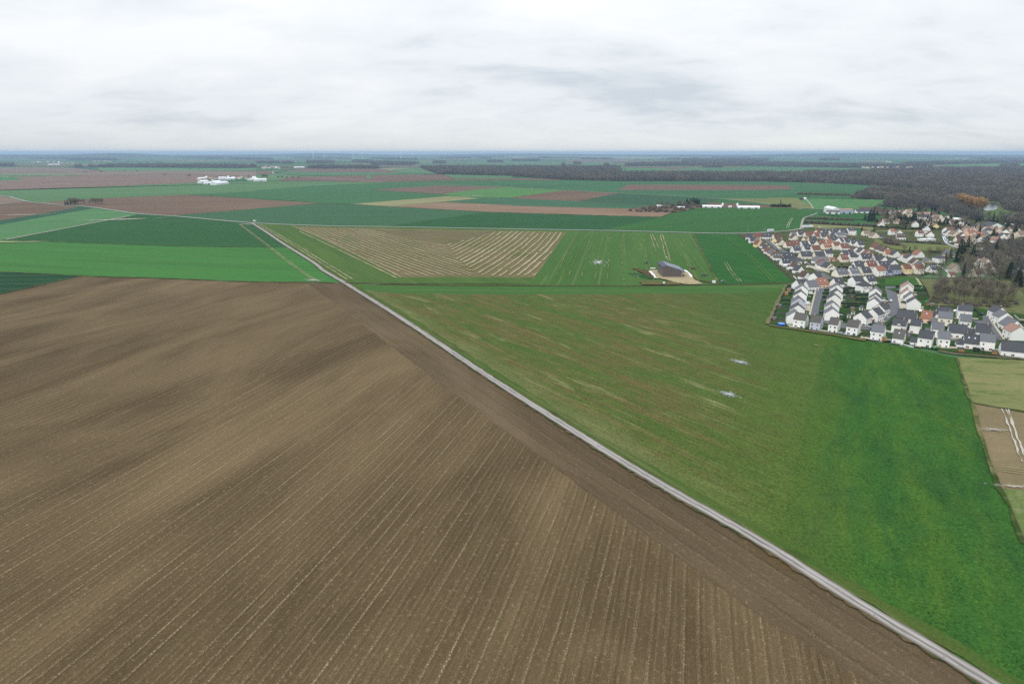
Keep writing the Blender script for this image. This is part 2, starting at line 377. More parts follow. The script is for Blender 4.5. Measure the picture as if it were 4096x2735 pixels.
for q_, c_ in ((.5, C(50, 100, 66)), (.66, C(122, 96, 84)), (.78, C(104, 128, 84)), (.88, C(134, 112, 98)), (.95, C(150, 146, 112))):
    k_ = els.new(q_); k_.color = c_
n_ = t.noise(p, (.004, .02, 1), 4, .6)
t.l.new(t.mix(t.math("MULTIPLY", n_, .3), rr.outputs[0], C(96, 104, 74)), t.b.inputs["Base Color"])
t.b.inputs["Specular IOR Level"].default_value = .02; t.b.inputs["Roughness"].default_value = 1
R_ = 46000
tag(obj("ground", mesh("ground", [(-R_, -4000, 0), (R_, -4000, 0), (R_, R_, 0), (-R_, R_, 0)], [(0, 1, 2, 3)], t.m)), kind="structure")
# ------------------------------------------------------------------ fields
TRACK = [(4891, 3300), (3963, 2735), (3370, 2374), (2995, 2139), (2660, 1948), (2375, 1775), (1966, 1514), (1711, 1343), (1558, 1243), (1420, 1157), (1374, 1128), (1292, 1080), (1252, 1048), (1132, 973), (1067, 929), (1007, 891)]
PAVED = [(-420, 738)] + cA((0, 462), (100, 478), (225, 510), (330, 525), (540, 545), (780, 562), (1000, 590), (1270, 628), (1650, 655)) + [(1003, 890), (1286, 902), (1547, 906), (2048, 915), (2484, 922.6), (2900, 933), (3066, 928), (3155, 922), (3206, 914), (3283, 913), (3345, 915), (3410, 921)]
FARMTRK = [(1380, 1131), (1550, 1138), (1815, 1142), (2100, 1142.5), (2564, 1144), (2785, 1140), (3000, 1136), (3172, 1132)]
SEAM = [(1228, 1133), (1328, 1203), (1711, 1494), (2382, 1990), (2545, 2110), (2933, 2386), (3189, 2560), (3480, 2735), (4350, 3300)]

soil_a, soil_p, soil_d = C(131, 113, 84), C(206, 190, 154), C(93, 78, 55)
m_soil = soil_mat("cultivated_soil", 75, soil_a, soil_p, soil_d, 3.65, .58, C(110, 95, 68))
m_head = soil_mat("headland_soil", 119, C(122, 106, 82), C(176, 158, 128), C(90, 76, 56), 6.5, .28, C(108, 88, 54))
far_track = TRACK[::-1][5:]
sheet("field", [(-900, 1375), (0, 1175), (320, 1104), (660, 1114), (958, 1125.5), (1374, 1130)] + TRACK[::-1][6:] + [(-2600, 3300)], m_soil, "large bare brown ploughed field filling the lower left foreground")
sheet("field", [(1374, 1131)] + TRACK[::-1][6:] + SEAM[::-1], m_head, "darker ploughed headland strip running along the white track")

def fld(pts, label, *a, **k): return sheet("field", pts, field_mat(*a, **k), label)
F3T = [(0, 958), (358, 972), (745, 984), (1144, 989)]
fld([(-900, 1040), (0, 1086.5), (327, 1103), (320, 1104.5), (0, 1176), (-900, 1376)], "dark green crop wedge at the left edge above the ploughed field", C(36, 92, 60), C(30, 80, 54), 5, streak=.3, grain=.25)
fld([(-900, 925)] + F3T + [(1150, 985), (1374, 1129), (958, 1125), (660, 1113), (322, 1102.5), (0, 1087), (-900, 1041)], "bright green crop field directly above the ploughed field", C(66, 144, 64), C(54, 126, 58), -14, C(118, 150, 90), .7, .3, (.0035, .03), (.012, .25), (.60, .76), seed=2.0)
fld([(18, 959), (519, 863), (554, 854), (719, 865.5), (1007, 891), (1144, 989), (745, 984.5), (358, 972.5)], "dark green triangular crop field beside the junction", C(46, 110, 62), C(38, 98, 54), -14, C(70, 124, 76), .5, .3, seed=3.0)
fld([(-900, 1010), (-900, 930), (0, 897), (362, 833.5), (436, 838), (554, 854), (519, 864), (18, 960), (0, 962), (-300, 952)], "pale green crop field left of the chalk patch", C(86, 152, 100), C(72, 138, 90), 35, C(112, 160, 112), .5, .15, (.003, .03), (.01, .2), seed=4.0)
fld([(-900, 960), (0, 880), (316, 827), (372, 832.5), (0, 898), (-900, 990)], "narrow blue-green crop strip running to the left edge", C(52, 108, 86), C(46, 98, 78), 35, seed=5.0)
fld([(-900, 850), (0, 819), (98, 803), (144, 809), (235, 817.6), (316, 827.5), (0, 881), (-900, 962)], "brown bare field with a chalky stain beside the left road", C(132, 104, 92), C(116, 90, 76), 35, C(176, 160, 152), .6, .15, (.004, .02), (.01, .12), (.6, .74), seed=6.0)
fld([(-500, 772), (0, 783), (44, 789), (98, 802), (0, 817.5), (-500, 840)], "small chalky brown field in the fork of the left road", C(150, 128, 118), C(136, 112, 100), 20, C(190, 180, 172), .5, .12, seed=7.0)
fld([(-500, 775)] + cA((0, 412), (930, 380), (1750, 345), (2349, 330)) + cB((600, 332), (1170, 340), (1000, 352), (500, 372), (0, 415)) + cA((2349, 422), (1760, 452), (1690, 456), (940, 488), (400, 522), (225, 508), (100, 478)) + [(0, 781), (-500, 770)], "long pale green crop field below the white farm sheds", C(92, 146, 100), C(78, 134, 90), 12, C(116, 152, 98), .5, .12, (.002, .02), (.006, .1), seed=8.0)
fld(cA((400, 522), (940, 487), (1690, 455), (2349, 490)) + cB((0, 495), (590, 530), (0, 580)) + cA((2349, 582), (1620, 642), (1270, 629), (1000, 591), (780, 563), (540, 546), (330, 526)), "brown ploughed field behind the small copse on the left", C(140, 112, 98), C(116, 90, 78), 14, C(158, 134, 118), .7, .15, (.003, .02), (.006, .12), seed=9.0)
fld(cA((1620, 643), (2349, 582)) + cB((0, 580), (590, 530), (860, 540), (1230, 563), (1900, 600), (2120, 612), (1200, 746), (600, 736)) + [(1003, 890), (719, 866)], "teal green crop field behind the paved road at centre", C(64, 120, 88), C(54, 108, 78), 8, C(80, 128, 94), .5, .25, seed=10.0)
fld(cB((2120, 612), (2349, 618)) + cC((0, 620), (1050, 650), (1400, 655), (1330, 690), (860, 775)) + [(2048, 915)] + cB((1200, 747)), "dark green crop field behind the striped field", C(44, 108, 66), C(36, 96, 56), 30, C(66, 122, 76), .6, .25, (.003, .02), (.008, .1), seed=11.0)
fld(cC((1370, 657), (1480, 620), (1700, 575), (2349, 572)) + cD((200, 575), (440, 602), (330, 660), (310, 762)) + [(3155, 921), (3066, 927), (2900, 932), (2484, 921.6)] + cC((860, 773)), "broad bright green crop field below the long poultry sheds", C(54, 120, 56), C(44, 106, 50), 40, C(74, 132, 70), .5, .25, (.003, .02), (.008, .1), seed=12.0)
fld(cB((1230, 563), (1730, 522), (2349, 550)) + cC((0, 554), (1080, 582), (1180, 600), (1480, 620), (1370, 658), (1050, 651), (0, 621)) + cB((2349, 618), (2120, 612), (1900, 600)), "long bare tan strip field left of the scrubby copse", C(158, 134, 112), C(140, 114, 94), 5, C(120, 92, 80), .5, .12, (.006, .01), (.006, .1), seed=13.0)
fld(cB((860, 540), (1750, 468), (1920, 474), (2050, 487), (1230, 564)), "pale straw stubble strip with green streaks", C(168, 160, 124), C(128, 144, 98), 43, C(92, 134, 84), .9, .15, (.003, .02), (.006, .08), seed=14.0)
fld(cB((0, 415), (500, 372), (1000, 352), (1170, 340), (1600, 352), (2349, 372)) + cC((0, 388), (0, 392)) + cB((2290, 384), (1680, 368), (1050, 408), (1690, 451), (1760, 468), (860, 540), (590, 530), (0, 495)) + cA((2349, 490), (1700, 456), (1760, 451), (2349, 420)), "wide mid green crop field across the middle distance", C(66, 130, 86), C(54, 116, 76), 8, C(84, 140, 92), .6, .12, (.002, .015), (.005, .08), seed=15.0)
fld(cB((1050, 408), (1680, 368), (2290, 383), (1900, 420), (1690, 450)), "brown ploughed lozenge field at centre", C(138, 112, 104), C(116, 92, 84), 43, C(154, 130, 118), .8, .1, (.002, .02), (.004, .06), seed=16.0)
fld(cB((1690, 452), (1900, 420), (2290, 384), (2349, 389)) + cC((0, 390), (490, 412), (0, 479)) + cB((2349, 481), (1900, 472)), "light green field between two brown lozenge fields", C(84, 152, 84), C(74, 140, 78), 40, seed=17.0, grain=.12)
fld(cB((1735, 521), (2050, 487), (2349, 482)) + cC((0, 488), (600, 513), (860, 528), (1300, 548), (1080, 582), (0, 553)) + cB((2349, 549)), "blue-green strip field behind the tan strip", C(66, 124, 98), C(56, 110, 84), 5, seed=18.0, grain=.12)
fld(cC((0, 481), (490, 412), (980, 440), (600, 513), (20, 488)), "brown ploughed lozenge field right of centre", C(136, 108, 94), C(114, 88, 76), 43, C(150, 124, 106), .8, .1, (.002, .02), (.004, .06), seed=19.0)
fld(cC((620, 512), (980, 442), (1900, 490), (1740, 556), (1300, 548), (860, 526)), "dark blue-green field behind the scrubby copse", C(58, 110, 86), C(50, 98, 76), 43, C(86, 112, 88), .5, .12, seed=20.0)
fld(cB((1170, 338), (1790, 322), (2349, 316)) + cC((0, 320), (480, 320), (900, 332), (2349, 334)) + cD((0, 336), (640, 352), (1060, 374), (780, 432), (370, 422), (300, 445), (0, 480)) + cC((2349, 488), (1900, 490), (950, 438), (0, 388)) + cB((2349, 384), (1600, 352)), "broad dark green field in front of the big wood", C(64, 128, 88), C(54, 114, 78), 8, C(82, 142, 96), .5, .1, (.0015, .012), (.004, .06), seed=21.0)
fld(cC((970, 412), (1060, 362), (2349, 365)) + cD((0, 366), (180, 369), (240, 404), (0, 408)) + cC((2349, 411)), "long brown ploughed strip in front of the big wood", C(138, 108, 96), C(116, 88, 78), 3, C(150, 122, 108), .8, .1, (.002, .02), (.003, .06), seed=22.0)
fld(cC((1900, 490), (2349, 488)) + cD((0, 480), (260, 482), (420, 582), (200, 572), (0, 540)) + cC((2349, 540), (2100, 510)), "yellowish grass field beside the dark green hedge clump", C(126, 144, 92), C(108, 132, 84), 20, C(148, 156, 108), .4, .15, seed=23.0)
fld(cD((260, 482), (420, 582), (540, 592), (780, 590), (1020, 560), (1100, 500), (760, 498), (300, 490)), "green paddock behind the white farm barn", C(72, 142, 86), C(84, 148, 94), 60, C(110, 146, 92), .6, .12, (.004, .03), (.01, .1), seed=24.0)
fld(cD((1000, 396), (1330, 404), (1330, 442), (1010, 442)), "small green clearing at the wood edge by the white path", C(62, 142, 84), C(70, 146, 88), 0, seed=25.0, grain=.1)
# striped field block between the two roads
fld([(1007, 892), (1286, 903), (1547, 907), (2048, 916), (2290, 921), (2160, 1141), (1815, 1141), (1404, 1130), (1374, 1128), (1252, 1048), (1132, 973)], "olive green grassy margin around the striped field", C(84, 126, 56), C(68, 112, 50), -62, C(116, 138, 74), .8, .25, (.004, .04), (.01, .5), seed=26.0)
fld([(2262, 920), (2774, 934), (2874, 1140), (2564, 1143), (2100, 1142), (2130, 1112), (2140, 1109)], "green field with pale wheel lines around the brown shed", C(78, 130, 60), C(62, 114, 50), -99, C(112, 150, 72), .8, .25, (.003, .03), (.008, .35), (.55, .75), seed=27.0)
fld([(2774, 934), (2958, 937), (3180, 1124), (3172, 1131), (2874, 1140)], "dark green crop strip along the older housing estate", C(46, 104, 50), C(54, 114, 50), -62, C(66, 126, 52), .5, .35, (.006, .01), (.01, .3), seed=28.0)
STRIPED = cG((310, 76), (1200, 96), (2125, 113), (1910, 418), (1000, 415))
fld(STRIPED, "striped field with pale straw rows over brown and green ground", C(136, 118, 90), C(112, 114, 70), -62, C(84, 112, 54), .8, .45, (.006, .012), (.012, .14), (.55, .68), seed=29.0)
# the grassy fields on the right
MIDB = [(3310, 1337), (3300, 1395), (3284, 1417), (3200, 1760), (3146, 2016), (3060, 2180)]
m_mid = field_mat(C(72, 116, 50), C(98, 110, 60), -56, C(158, 152, 110), 1.0, .8, (.011, .08), (.045, .8), (.55, .70), 1.0, 30.0, .3, ((118, -168, -150, C(118, 124, 76), 34), (90, -110, -210, C(68, 112, 50), 90), (63, 70, 16, C(82, 116, 54), 70)), 0, C(120, 102, 68) + (.75,))
sheet("field", [(1404, 1132)] + FARMTRK[1:] + [(3160, 1136), (3078, 1303)] + [(x + 14, y) for x, y in MIDB] + [(2995, 2139), (2660, 1948), (2375, 1775), (1966, 1514), (1711, 1343), (1558, 1243), (1420, 1157)], m_mid, "rough green field streaked brown right of the white track")
fld([(1404, 1132), (1550, 1139), (1815, 1143), (2564, 1145), (3000, 1137), (3160, 1136), (3150, 1160), (2900, 1172), (2400, 1176), (1900, 1177), (1560, 1171), (1470, 1160)], "bright green grass strip below the dark farm track", C(60, 118, 52), C(70, 124, 54), -2, C(92, 126, 62), .6, .45, (.004, .03), (.02, .3), seed=31.0)
fld(MIDB + [(3370, 2374), (3963, 2735), (4891, 3300), (5400, 3300), (4096, 2180), (4020, 1983), (3993, 1957), (3951, 1835), (3908, 1708), (3888, 1613), (3872, 1586), (3825, 1431), (3600, 1384), (3450, 1358)], "lush green grass field between the estate and the white track", C(64, 118, 50), C(54, 104, 46), 66, C(50, 96, 50), .45, .75, (.008, .03), (.05, .12), (.50, .66), .95, 32.0, .9, ((66, -24, 6, C(86, 116, 54), 22),), 0, C(84, 126, 50) + (.55,))
fld([(3825, 1430), (4096, 1440), (4700, 1462), (4700, 1720), (4096, 1648), (3888, 1613), (3872, 1586)], "pale straw stubble plot at the right edge below the estate", C(150, 146, 100), C(122, 132, 80), -8, C(72, 112, 54), .7, .5, (.02, .06), (.05, .4), (.52, .66), seed=33.0)
fld([(3888, 1613), (4096, 1648), (4700, 1720), (4700, 2010), (4096, 1960), (3993, 1957), (3951, 1835), (3908, 1708)], "bare tan soil plot with white wheel ruts at the right edge", C(150, 134, 104), C(132, 120, 90), -8, C(104, 118, 80), .4, .4, (.02, .03), (.05, .3), (.58, .74), seed=34.0)
fld([(3993, 1957), (4096, 1960), (4700, 2010), (5400, 3300), (4096, 2180), (4020, 1983)], "pale dry grass plot at the lower right edge", C(132, 142, 92), C(96, 128, 70), 66, C(150, 152, 112), .5, .4, (.03, .03), (.08, .3), seed=35.0)

# far patchwork, each one a field seen edge-on
FAR = [(cA((0, 205), (680, 208), (930, 236), (500, 250), (0, 255)), (134, 112, 108)), (cA((0, 258), (780, 252), (560, 286), (0, 268)), (146, 130, 122)), (cA((0, 268), (560, 270), (800, 276), (0, 290)), (92, 140, 96)),
       (cA((0, 291), (120, 291), (230, 318), (0, 322)), (76, 146, 90)), (cA((130, 291), (780, 280), (1560, 262), (2349, 288), (1860, 318), (1830, 342), (930, 380), (0, 411), (0, 323), (230, 318)), (136, 108, 104)),
       (cA((880, 206), (1500, 202), (2349, 208), (2349, 232), (1500, 236), (940, 236)), (92, 150, 108)), (cA((930, 240), (1700, 234), (2349, 240), (2349, 286), (1560, 260), (800, 278), (500, 262)), (140, 116, 108)),
       (cB((0, 240), (150, 238), (170, 262), (0, 268)), (124, 98, 90)), (cB((170, 262), (300, 240), (1260, 252), (1560, 262), (1000, 274), (450, 276)), (84, 140, 102)), (cB((230, 238), (500, 216), (1160, 216), (1320, 252), (560, 246)), (122, 96, 92)),
       (cB((0, 272), (170, 266), (450, 292), (300, 320), (0, 326)), (96, 146, 104)), (cB((300, 292), (1000, 275), (1700, 268), (1820, 310), (1170, 336), (560, 328), (200, 326)), (122, 94, 88)), (cB((1010, 275), (1040, 276), (1066, 304), (1020, 304)), (84, 148, 100)),
       (cB((1720, 268), (2349, 282), (2349, 304), (1830, 306)), (86, 142, 104)), (cB((1830, 306), (2349, 303)) + cC((0, 302), (480, 312), (420, 322), (0, 320)) + cB((2349, 317), (1790, 322)), (118, 90, 84)),
       (cB((1240, 226), (1480, 205), (1560, 226), (1660, 262), (1320, 250)), (94, 144, 108)), (cC((980, 235), (1080, 205), (1480, 215), (1300, 240), (1180, 252)), (78, 144, 96)), (cC((1010, 196), (1500, 198), (2000, 212), (1480, 214), (1080, 208)), (112, 96, 92)),
       (cC((1300, 238), (1620, 204), (1500, 232)), (126, 100, 94)), (cC((1500, 232), (1640, 202), (2349, 198)) + cD((0, 205), (430, 196), (930, 222), (900, 244), (380, 246), (120, 262)) + cC((2349, 262), (1600, 250)), (82, 138, 104)),
       (cC((0, 150), (900, 150), (1020, 188), (0, 192)), (92, 140, 110)), (cC((480, 134), (1100, 128), (1160, 150), (560, 158)), (120, 104, 104)), (cD((1560, 180), (2349, 168), (2349, 186), (1900, 206)), (100, 150, 112)), (cD((0, 120), (900, 128), (820, 160), (0, 150)), (84, 132, 108)),
       (cA((700, 100), (1700, 100), (1500, 118), (1080, 116)), (110, 140, 120)), (cB((0, 104), (1400, 100), (1100, 128), (0, 130)), (88, 138, 112)), (cB((1500, 150), (2349, 140), (2349, 200), (1500, 202)), (90, 136, 108)), (cC((0, 104), (1000, 100), (2349, 108), (2000, 126), (0, 124)), (120, 154, 124)),
       (cA((0, 120), (640, 118), (620, 140), (0, 150)), (84, 128, 104)), (cB((900, 178), (1500, 184), (1500, 202), (1000, 196)), (116, 100, 96))]
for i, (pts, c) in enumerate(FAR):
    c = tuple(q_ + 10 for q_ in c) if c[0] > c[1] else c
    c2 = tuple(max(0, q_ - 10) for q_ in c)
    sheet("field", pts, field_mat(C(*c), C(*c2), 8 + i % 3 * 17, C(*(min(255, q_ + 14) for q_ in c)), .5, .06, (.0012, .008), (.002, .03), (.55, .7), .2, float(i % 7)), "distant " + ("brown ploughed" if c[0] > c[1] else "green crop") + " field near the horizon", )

# ------------------------------------------------------------------ roads and tracks
t = NT("chalk_gravel"); uv = t.new("ShaderNodeUVMap"); s_ = t.new("ShaderNodeSeparateXYZ"); t.l.new(uv.outputs[0], s_.inputs[0]); p = t.pos(118)
n1_ = t.noise(p, (.09, 1.1, 1), 4, .65, .3); n2_ = t.noise(p, (.8, 1.2, 1), 3, .7)
ed = t.math("ABSOLUTE", t.math("SUBTRACT", s_.outputs[0], .5)); ed = t.math("ADD", ed, t.math("MULTIPLY", t.math("SUBTRACT", n1_, .5), .30))
rut = t.math("ABSOLUTE", t.math("SUBTRACT", ed, .20))
col = t.mix(t.ramp(n1_, .38, .62), C(142, 136, 134), C(184, 179, 176))
col = t.mix(t.math("MULTIPLY", t.ramp(rut, .09, .0), .7), col, C(214, 209, 203))
col = t.mix(t.math("MULTIPLY", t.ramp(ed, .10, .02), .55), col, C(124, 122, 104))
col = t.mix(t.math("MULTIPLY", t.ramp(n2_, .56, .68), t.ramp(n1_, .50, .62)), col, C(92, 88, 96))
col = t.mix(t.ramp(ed, .36, .50), col, C(112, 100, 84))
t.l.new(col, t.b.inputs["Base Color"]); t.bump(n2_, .3, .05); M_TRACK = t.m
m_verge = field_mat(C(66, 98, 52), C(56, 82, 44), 118, C(112, 98, 74), .6, .6, (.05, .3), (.15, .6), (.44, .56), 1.6, 40.0, tram=0)
m_verge2 = field_mat(C(70, 112, 50), C(92, 108, 58), 118, C(60, 66, 40), .8, .55, (.02, .15), (.06, .7), (.55, .7), 1.6, 41.0)
strip("grass_verge", TRACK, 1.1, m_verge, "dark grass verge between white track and ploughed field", off=2.2, wob=.75, step=2)
strip("grass_verge", TRACK, 4.6, m_verge2, "grass verge along the right side of the white track", off=-4.4, wob=.9, step=7)
strip("track", TRACK, 4.0, M_TRACK, "straight white chalk gravel track crossing the fields", wob=.2, step=4)
strip("grass_verge", PAVED, 11, field_mat(C(86, 128, 66), C(72, 114, 58), -10, seed=42.0), "grass verge beside the paved country road", wob=.6, step=20)
strip("road", PAVED, 5.2, M_ROADL, "paved grey country road crossing the middle distance", step=14)
strip("track", FARMTRK, 3.4, field_mat(C(96, 84, 62), C(74, 72, 48), -2, C(150, 140, 112), .8, .4, (.02, .2), (.05, .8), (.56, .7), seed=43.0), "narrow dark earth farm track leading to the estate", wob=.8, step=6)
m_pale = paint("pale_lane", C(176, 170, 158), .95, .1, .05)
for pts, wd, lb in ((cB((210, 232), (165, 240), (155, 250), (185, 264), (450, 287), (1000, 325), (1170, 339)), 8, "pale lane winding towards the far farm"), (cB((1170, 339), (1600, 352), (2349, 385)) + cC((0, 388), (950, 438), (1900, 490), (2349, 540)) + cD((40, 545), (300, 576), (530, 589)), 5, "pale lane crossing the green fields to the white barn"),
                    (cA((0, 543), (120, 526), (225, 513)), 5, "pale side lane meeting the left road"), (cD((1055, 393), (1000, 400), (990, 412), (1005, 436)), 11, "white path curving at the wood edge"), (cD((350, 496), (385, 535), (415, 580)), 3, "pale lane climbing behind the barn"), ([(18, 959), (270, 911), (519, 863)], 4, "pale field boundary between the two left green fields"), (cD((1070, 492), (1108, 535)), 8, "grey lane entering the wood"), (cA((0, 285), (90, 290)), 14, "white farm lane at far left"), (cA((0, 268), (400, 266), (780, 262)), 9, "pale far lane at left"),
                    (V1((1180, 530), (1205, 440), (1235, 360), (1330, 325), (1450, 280)), 3, "pale earth lane climbing to the white barn"), (cA((20, 960), (430, 775)), 0, "")):
    if wd: strip("lane", pts, wd, m_pale, lb, wob=.3, step=20)
m_straw = field_mat(C(194, 180, 146), C(164, 152, 116), 0, seed=44.0, grain=.5)
m_chalk = paint("chalk", C(204, 198, 184), .95, .25, .5)
def rut(pts, width, gauge, label, mat=None, wob=.25, step=8, name="wheel_track"):
    for s in (-1, 1): strip(name, pts, width, mat or m_chalk, label, off=s * gauge / 2, wob=wob, step=step)
rut(cE((1610, 62), (1740, 160), (1830, 230), (1950, 325), (2120, 445)), .6, 2.2, "pale double wheel track through the left green field", m_straw)
rut(cE((1745, 64), (1990, 210), (2349, 432)), 1.1, 4.6, "pale double wheel line beside the white track", m_straw, .4)
strip("wheel_track", cG((330, 108), (640, 255), (985, 423)), 1.6, m_straw, "pale wheel line left of the striped field", wob=.4, step=9)
strip("wheel_track", cG((290, 75), (560, 190), (1015, 418)), 1.5, m_straw, "pale outermost straw row of the striped field", wob=.5, step=9)
rut(V1((1050, 360), (1010, 430), (975, 512)), .6, 2.6, "white double wheel rut in the green field by the lorry")
rut(V1((0, 1045), (110, 1220), (240, 1360)), .4, 2.6, "pale double wheel rut in the green strip by the estate", m_straw)
rut(V1((20, 660), (330, 900), (760, 1350)), .7, 3.0, "faint double wheel line along the dark green strip", field_mat(C(86, 146, 62), C(96, 140, 66), -60, seed=45.0), .2)
for a, lb in (((1268, 108), (1300, 200), (1310, 200)), "short"), (((1285, 105), (1325, 200), (1326, 202)), "second"), (((1340, 105), (1368, 230), (1395, 295)), "third"), (((1356, 108), (1388, 210), (1412, 298)), "longest"):
    strip("wheel_track", cK(*a), .9, m_straw, lb + " pale rut above the brown shed", wob=.6, step=7)
rut(cR((2060, 655), (2120, 800), (2180, 950), (2266, 1190)), .45, 1.6, "white chalk ruts curving down the bare tan plot", wob=.4, step=4)
strip("wheel_track", cR((2110, 655), (2150, 790), (2215, 990), (2266, 1090)), .5, m_chalk, "single thinner white rut on the bare tan plot", wob=.3, step=4)
for k in range(3): strip("wheel_track", cR((1985, 1235 + k * 20), (2120, 1250 + k * 22), (2330, 1275 + k * 24)), .35, field_mat(C(186, 170, 136), C(160, 146, 112), 0, seed=46.0), "pale rake line across the bare tan plot", wob=.12, step=4)

m_row = field_mat(C(190, 178, 146), C(160, 148, 114), 0, seed=49.0, grain=.5)
m_margin = field_mat(C(86, 110, 58), C(58, 84, 44), 0, C(132, 126, 86), .3, .6, (.03, .03), (.1, .1), (.5, .65), 1.0, 60.0)
for pts, wd, lb in (([(-400, 946)] + F3T, 2.2, "between the two left green fields"), ([(-400, 1068), (0, 1086.5), (327, 1103)], 1.8, "above the dark left wedge"), ([(320, 1104), (660, 1113.5), (958, 1125.5), (1340, 1131)], 2.2, "along the top of the ploughed field"), ([(0, 1175.5), (160, 1140), (322, 1104)], 1.6, "at the ploughed field's left corner"), ([(1404, 1131)] + [(1550, 1134), (2130, 1137)], 2.0, "beside the dark farm track"), ([(2774, 935), (2824, 1040), (2874, 1134)], 2.0, "left of the dark crop strip"), ([(3825, 1431), (3872, 1586), (3888, 1613), (3951, 1835), (3993, 1957), (4020, 1983), (4096, 2180)], 1.6, "along the right plots"), ([(3888, 1613), (4096, 1648), (4500, 1696)], 1.6, "between the right plots"),
                    (cA((400, 522), (940, 487), (1690, 455), (2349, 490)) + cB((590, 530)), 3, "round the brown left field"), (cB((590, 530), (860, 540), (1230, 563), (1900, 600), (2120, 612)) + cC((0, 620), (1050, 650), (1400, 655)), 3, "behind the teal field"), (cB((1050, 408), (1690, 450), (1750, 468)), 3, "left of the brown lozenge"), (cC((1370, 657), (1480, 620), (1600, 600)), 3, "below the scrubby copse")):
    strip("field_margin", pts, wd, m_margin, "ragged grass margin " + lb, wob=wd * .35, step=9)
# straw rows of the striped field
def inside(p, poly):
    r = False; j = len(poly) - 1
    for i in range(len(poly)):
        a, b = poly[i], poly[j]
        if (a.y > p.y) != (b.y > p.y) and p.x < (b.x - a.x) * (p.y - a.y) / (b.y - a.y) + a.x: r = not r
        j = i
    return r
def hatch(pts, ang, spacing, width, mat, label, bow=0.0, step=6.0, jit=.35, gap=.012):
    w = [P(*p) for p in pts]; d = Vector((cos(radians(ang)), sin(radians(ang)), 0)); n = Vector((-d.y, d.x, 0))
    ss = [p.dot(n) for p in w]; ts = [p.dot(d) for p in w]; r = random.Random(3)
    s = min(ss) - abs(bow); tm = (min(ts) + max(ts)) / 2; hl = (max(ts) - min(ts)) / 2; k = 0
    while s < max(ss) + abs(bow):
        run = []; ph = r.uniform(0, 6)
        for i in range(int(2 * hl / step) + 1):
            tt = min(ts) + i * step; q_ = (tt - tm) / hl
            c = d * tt + n * (s + bow * q_ * q_ + jit * sin(tt * .045 + ph) + r.uniform(-.2, .2))
            ok = inside(c, w) and r.random() > gap
            if ok: run.append(c)
            if (not ok or i == int(2 * hl / step)) and run:
                if len(run) > 2:
                    a0 = [(q.x, q.y) for q in run]
                    strip("straw_row", a0, width * r.uniform(.75, 1.25), mat, label, z=ZL[0] + .02 + (k % 3) * .004, wob=.45, step=50, px=False); k += 1
                run = []
        s += spacing * r.uniform(.88, 1.12)
hatch(cG((335, 82), (800, 92), (1060, 165), (1310, 195), (1345, 250), (1520, 400), (1480, 412), (1045, 412)), -61, 6.6, 1.7, m_row, "pale straw row in the left part of the striped field", 4)
hatch(cG((1320, 200), (1620, 120), (1660, 108), (2122, 114), (1905, 416), (1535, 408), (1380, 290)), -100.5, 8.0, 2.1, m_row, "pale straw row in the right part of the striped field", -5)
hatch(cG((820, 96), (1640, 110), (1580, 150), (1320, 190), (1090, 165)), -12, 7.0, 1.8, field_mat(C(166, 152, 118), C(150, 136, 106), -12, seed=47.0), "faint cross row at the top of the striped field", 0)

m_thin = field_mat(C(122, 150, 76), C(104, 138, 66), 0, C(150, 158, 98), .3, .4, (.05, .05), (.2, .2), (.5, .6), 1.0, 61.0, tram=0)
hatch(cG((2150, 118), (2349, 122)) + cK((700, 95), (1570, 105), (1740, 440), (1600, 450), (1160, 460), (560, 410)), -99, 13, .55, m_thin, "thin yellowish drill line in the green field round the shed", 3, gap=.07)
# standing water and chalk showing through: irregular flat patches
def blotch(name, c, rx, ry, ang, n, mat, label, lo=.3, hi=1.4, asp=4):
    c = P(*c); r = random.Random(int(c.x * 7)); v, f = [], []; a = radians(ang)
    for k in range(n):
        rr_, th = abs(r.gauss(0, .45)), r.uniform(0, 2 * pi); x, y = rr_ * cos(th) * rx, rr_ * sin(th) * ry
        L = r.uniform(lo, hi) * asp; W = r.uniform(lo, hi) * .5; b = len(v); m = 7
        for i in range(m):
            q_ = 2 * pi * i / m; px, py = x + L * cos(q_) * r.uniform(.7, 1.2), y + W * sin(q_) * r.uniform(.7, 1.2)
            v.append((px * cos(a) - py * sin(a), px * sin(a) + py * cos(a), k * .0002))
        f.append(list(range(b, b + m)))
    o = obj(name, mesh(name, v, f, mat), loc=(c.x, c.y, nextz() + .01)); return tag(o, label, None, None, "structure")
t = NT("still_water"); t.b.inputs["Base Color"].default_value = (.10, .10, .09, 1); t.b.inputs["Roughness"].default_value = .06; t.b.inputs["Specular IOR Level"].default_value = 1.0; t.b.inputs["IOR"].default_value = 1.5; t.b.inputs["Metallic"].default_value = .75
t.b.inputs["Base Color"].default_value = (.60, .62, .64, 1); M_WATER = t.m
blotch("puddle", (2958, 1450), 7, 3.6, -50, 260, M_WATER, "white glinting puddle patch in the rough field, nearer the estate", .06, .26, 5)
blotch("puddle", (2915, 1580), 6.5, 3.6, -54, 240, M_WATER, "white glinting puddle patch in the rough field, nearer the track", .06, .24, 5)
blotch("puddle", cK((895, 308))[0], 20, 9, 80, 110, M_WATER, "white puddle patch in the green field left of the brown shed", .3, .8, 4)
blotch("chalk_patch", cA((1060, 684))[0], 60, 10, 22, 220, m_chalk, "white chalk patch in the pale green field by the road", .6, 2.2, 6)
blotch("chalk_patch", cA((190, 640))[0], 60, 20, 20, 80, m_chalk, "chalk stain in the brown field at the left edge", .6, 1.8, 6)
blotch("chalk_patch", cR((1960, 865))[0], 9, 2.2, -5, 260, m_chalk, "white chalk smear across the bare tan plot", .05, .2, 4)
blotch("chalk_patch", cR((2160, 1440))[0], 9, 1.5, -8, 120, m_chalk, "white chalk smear at the lower edge of the tan plot", .05, .22, 5)
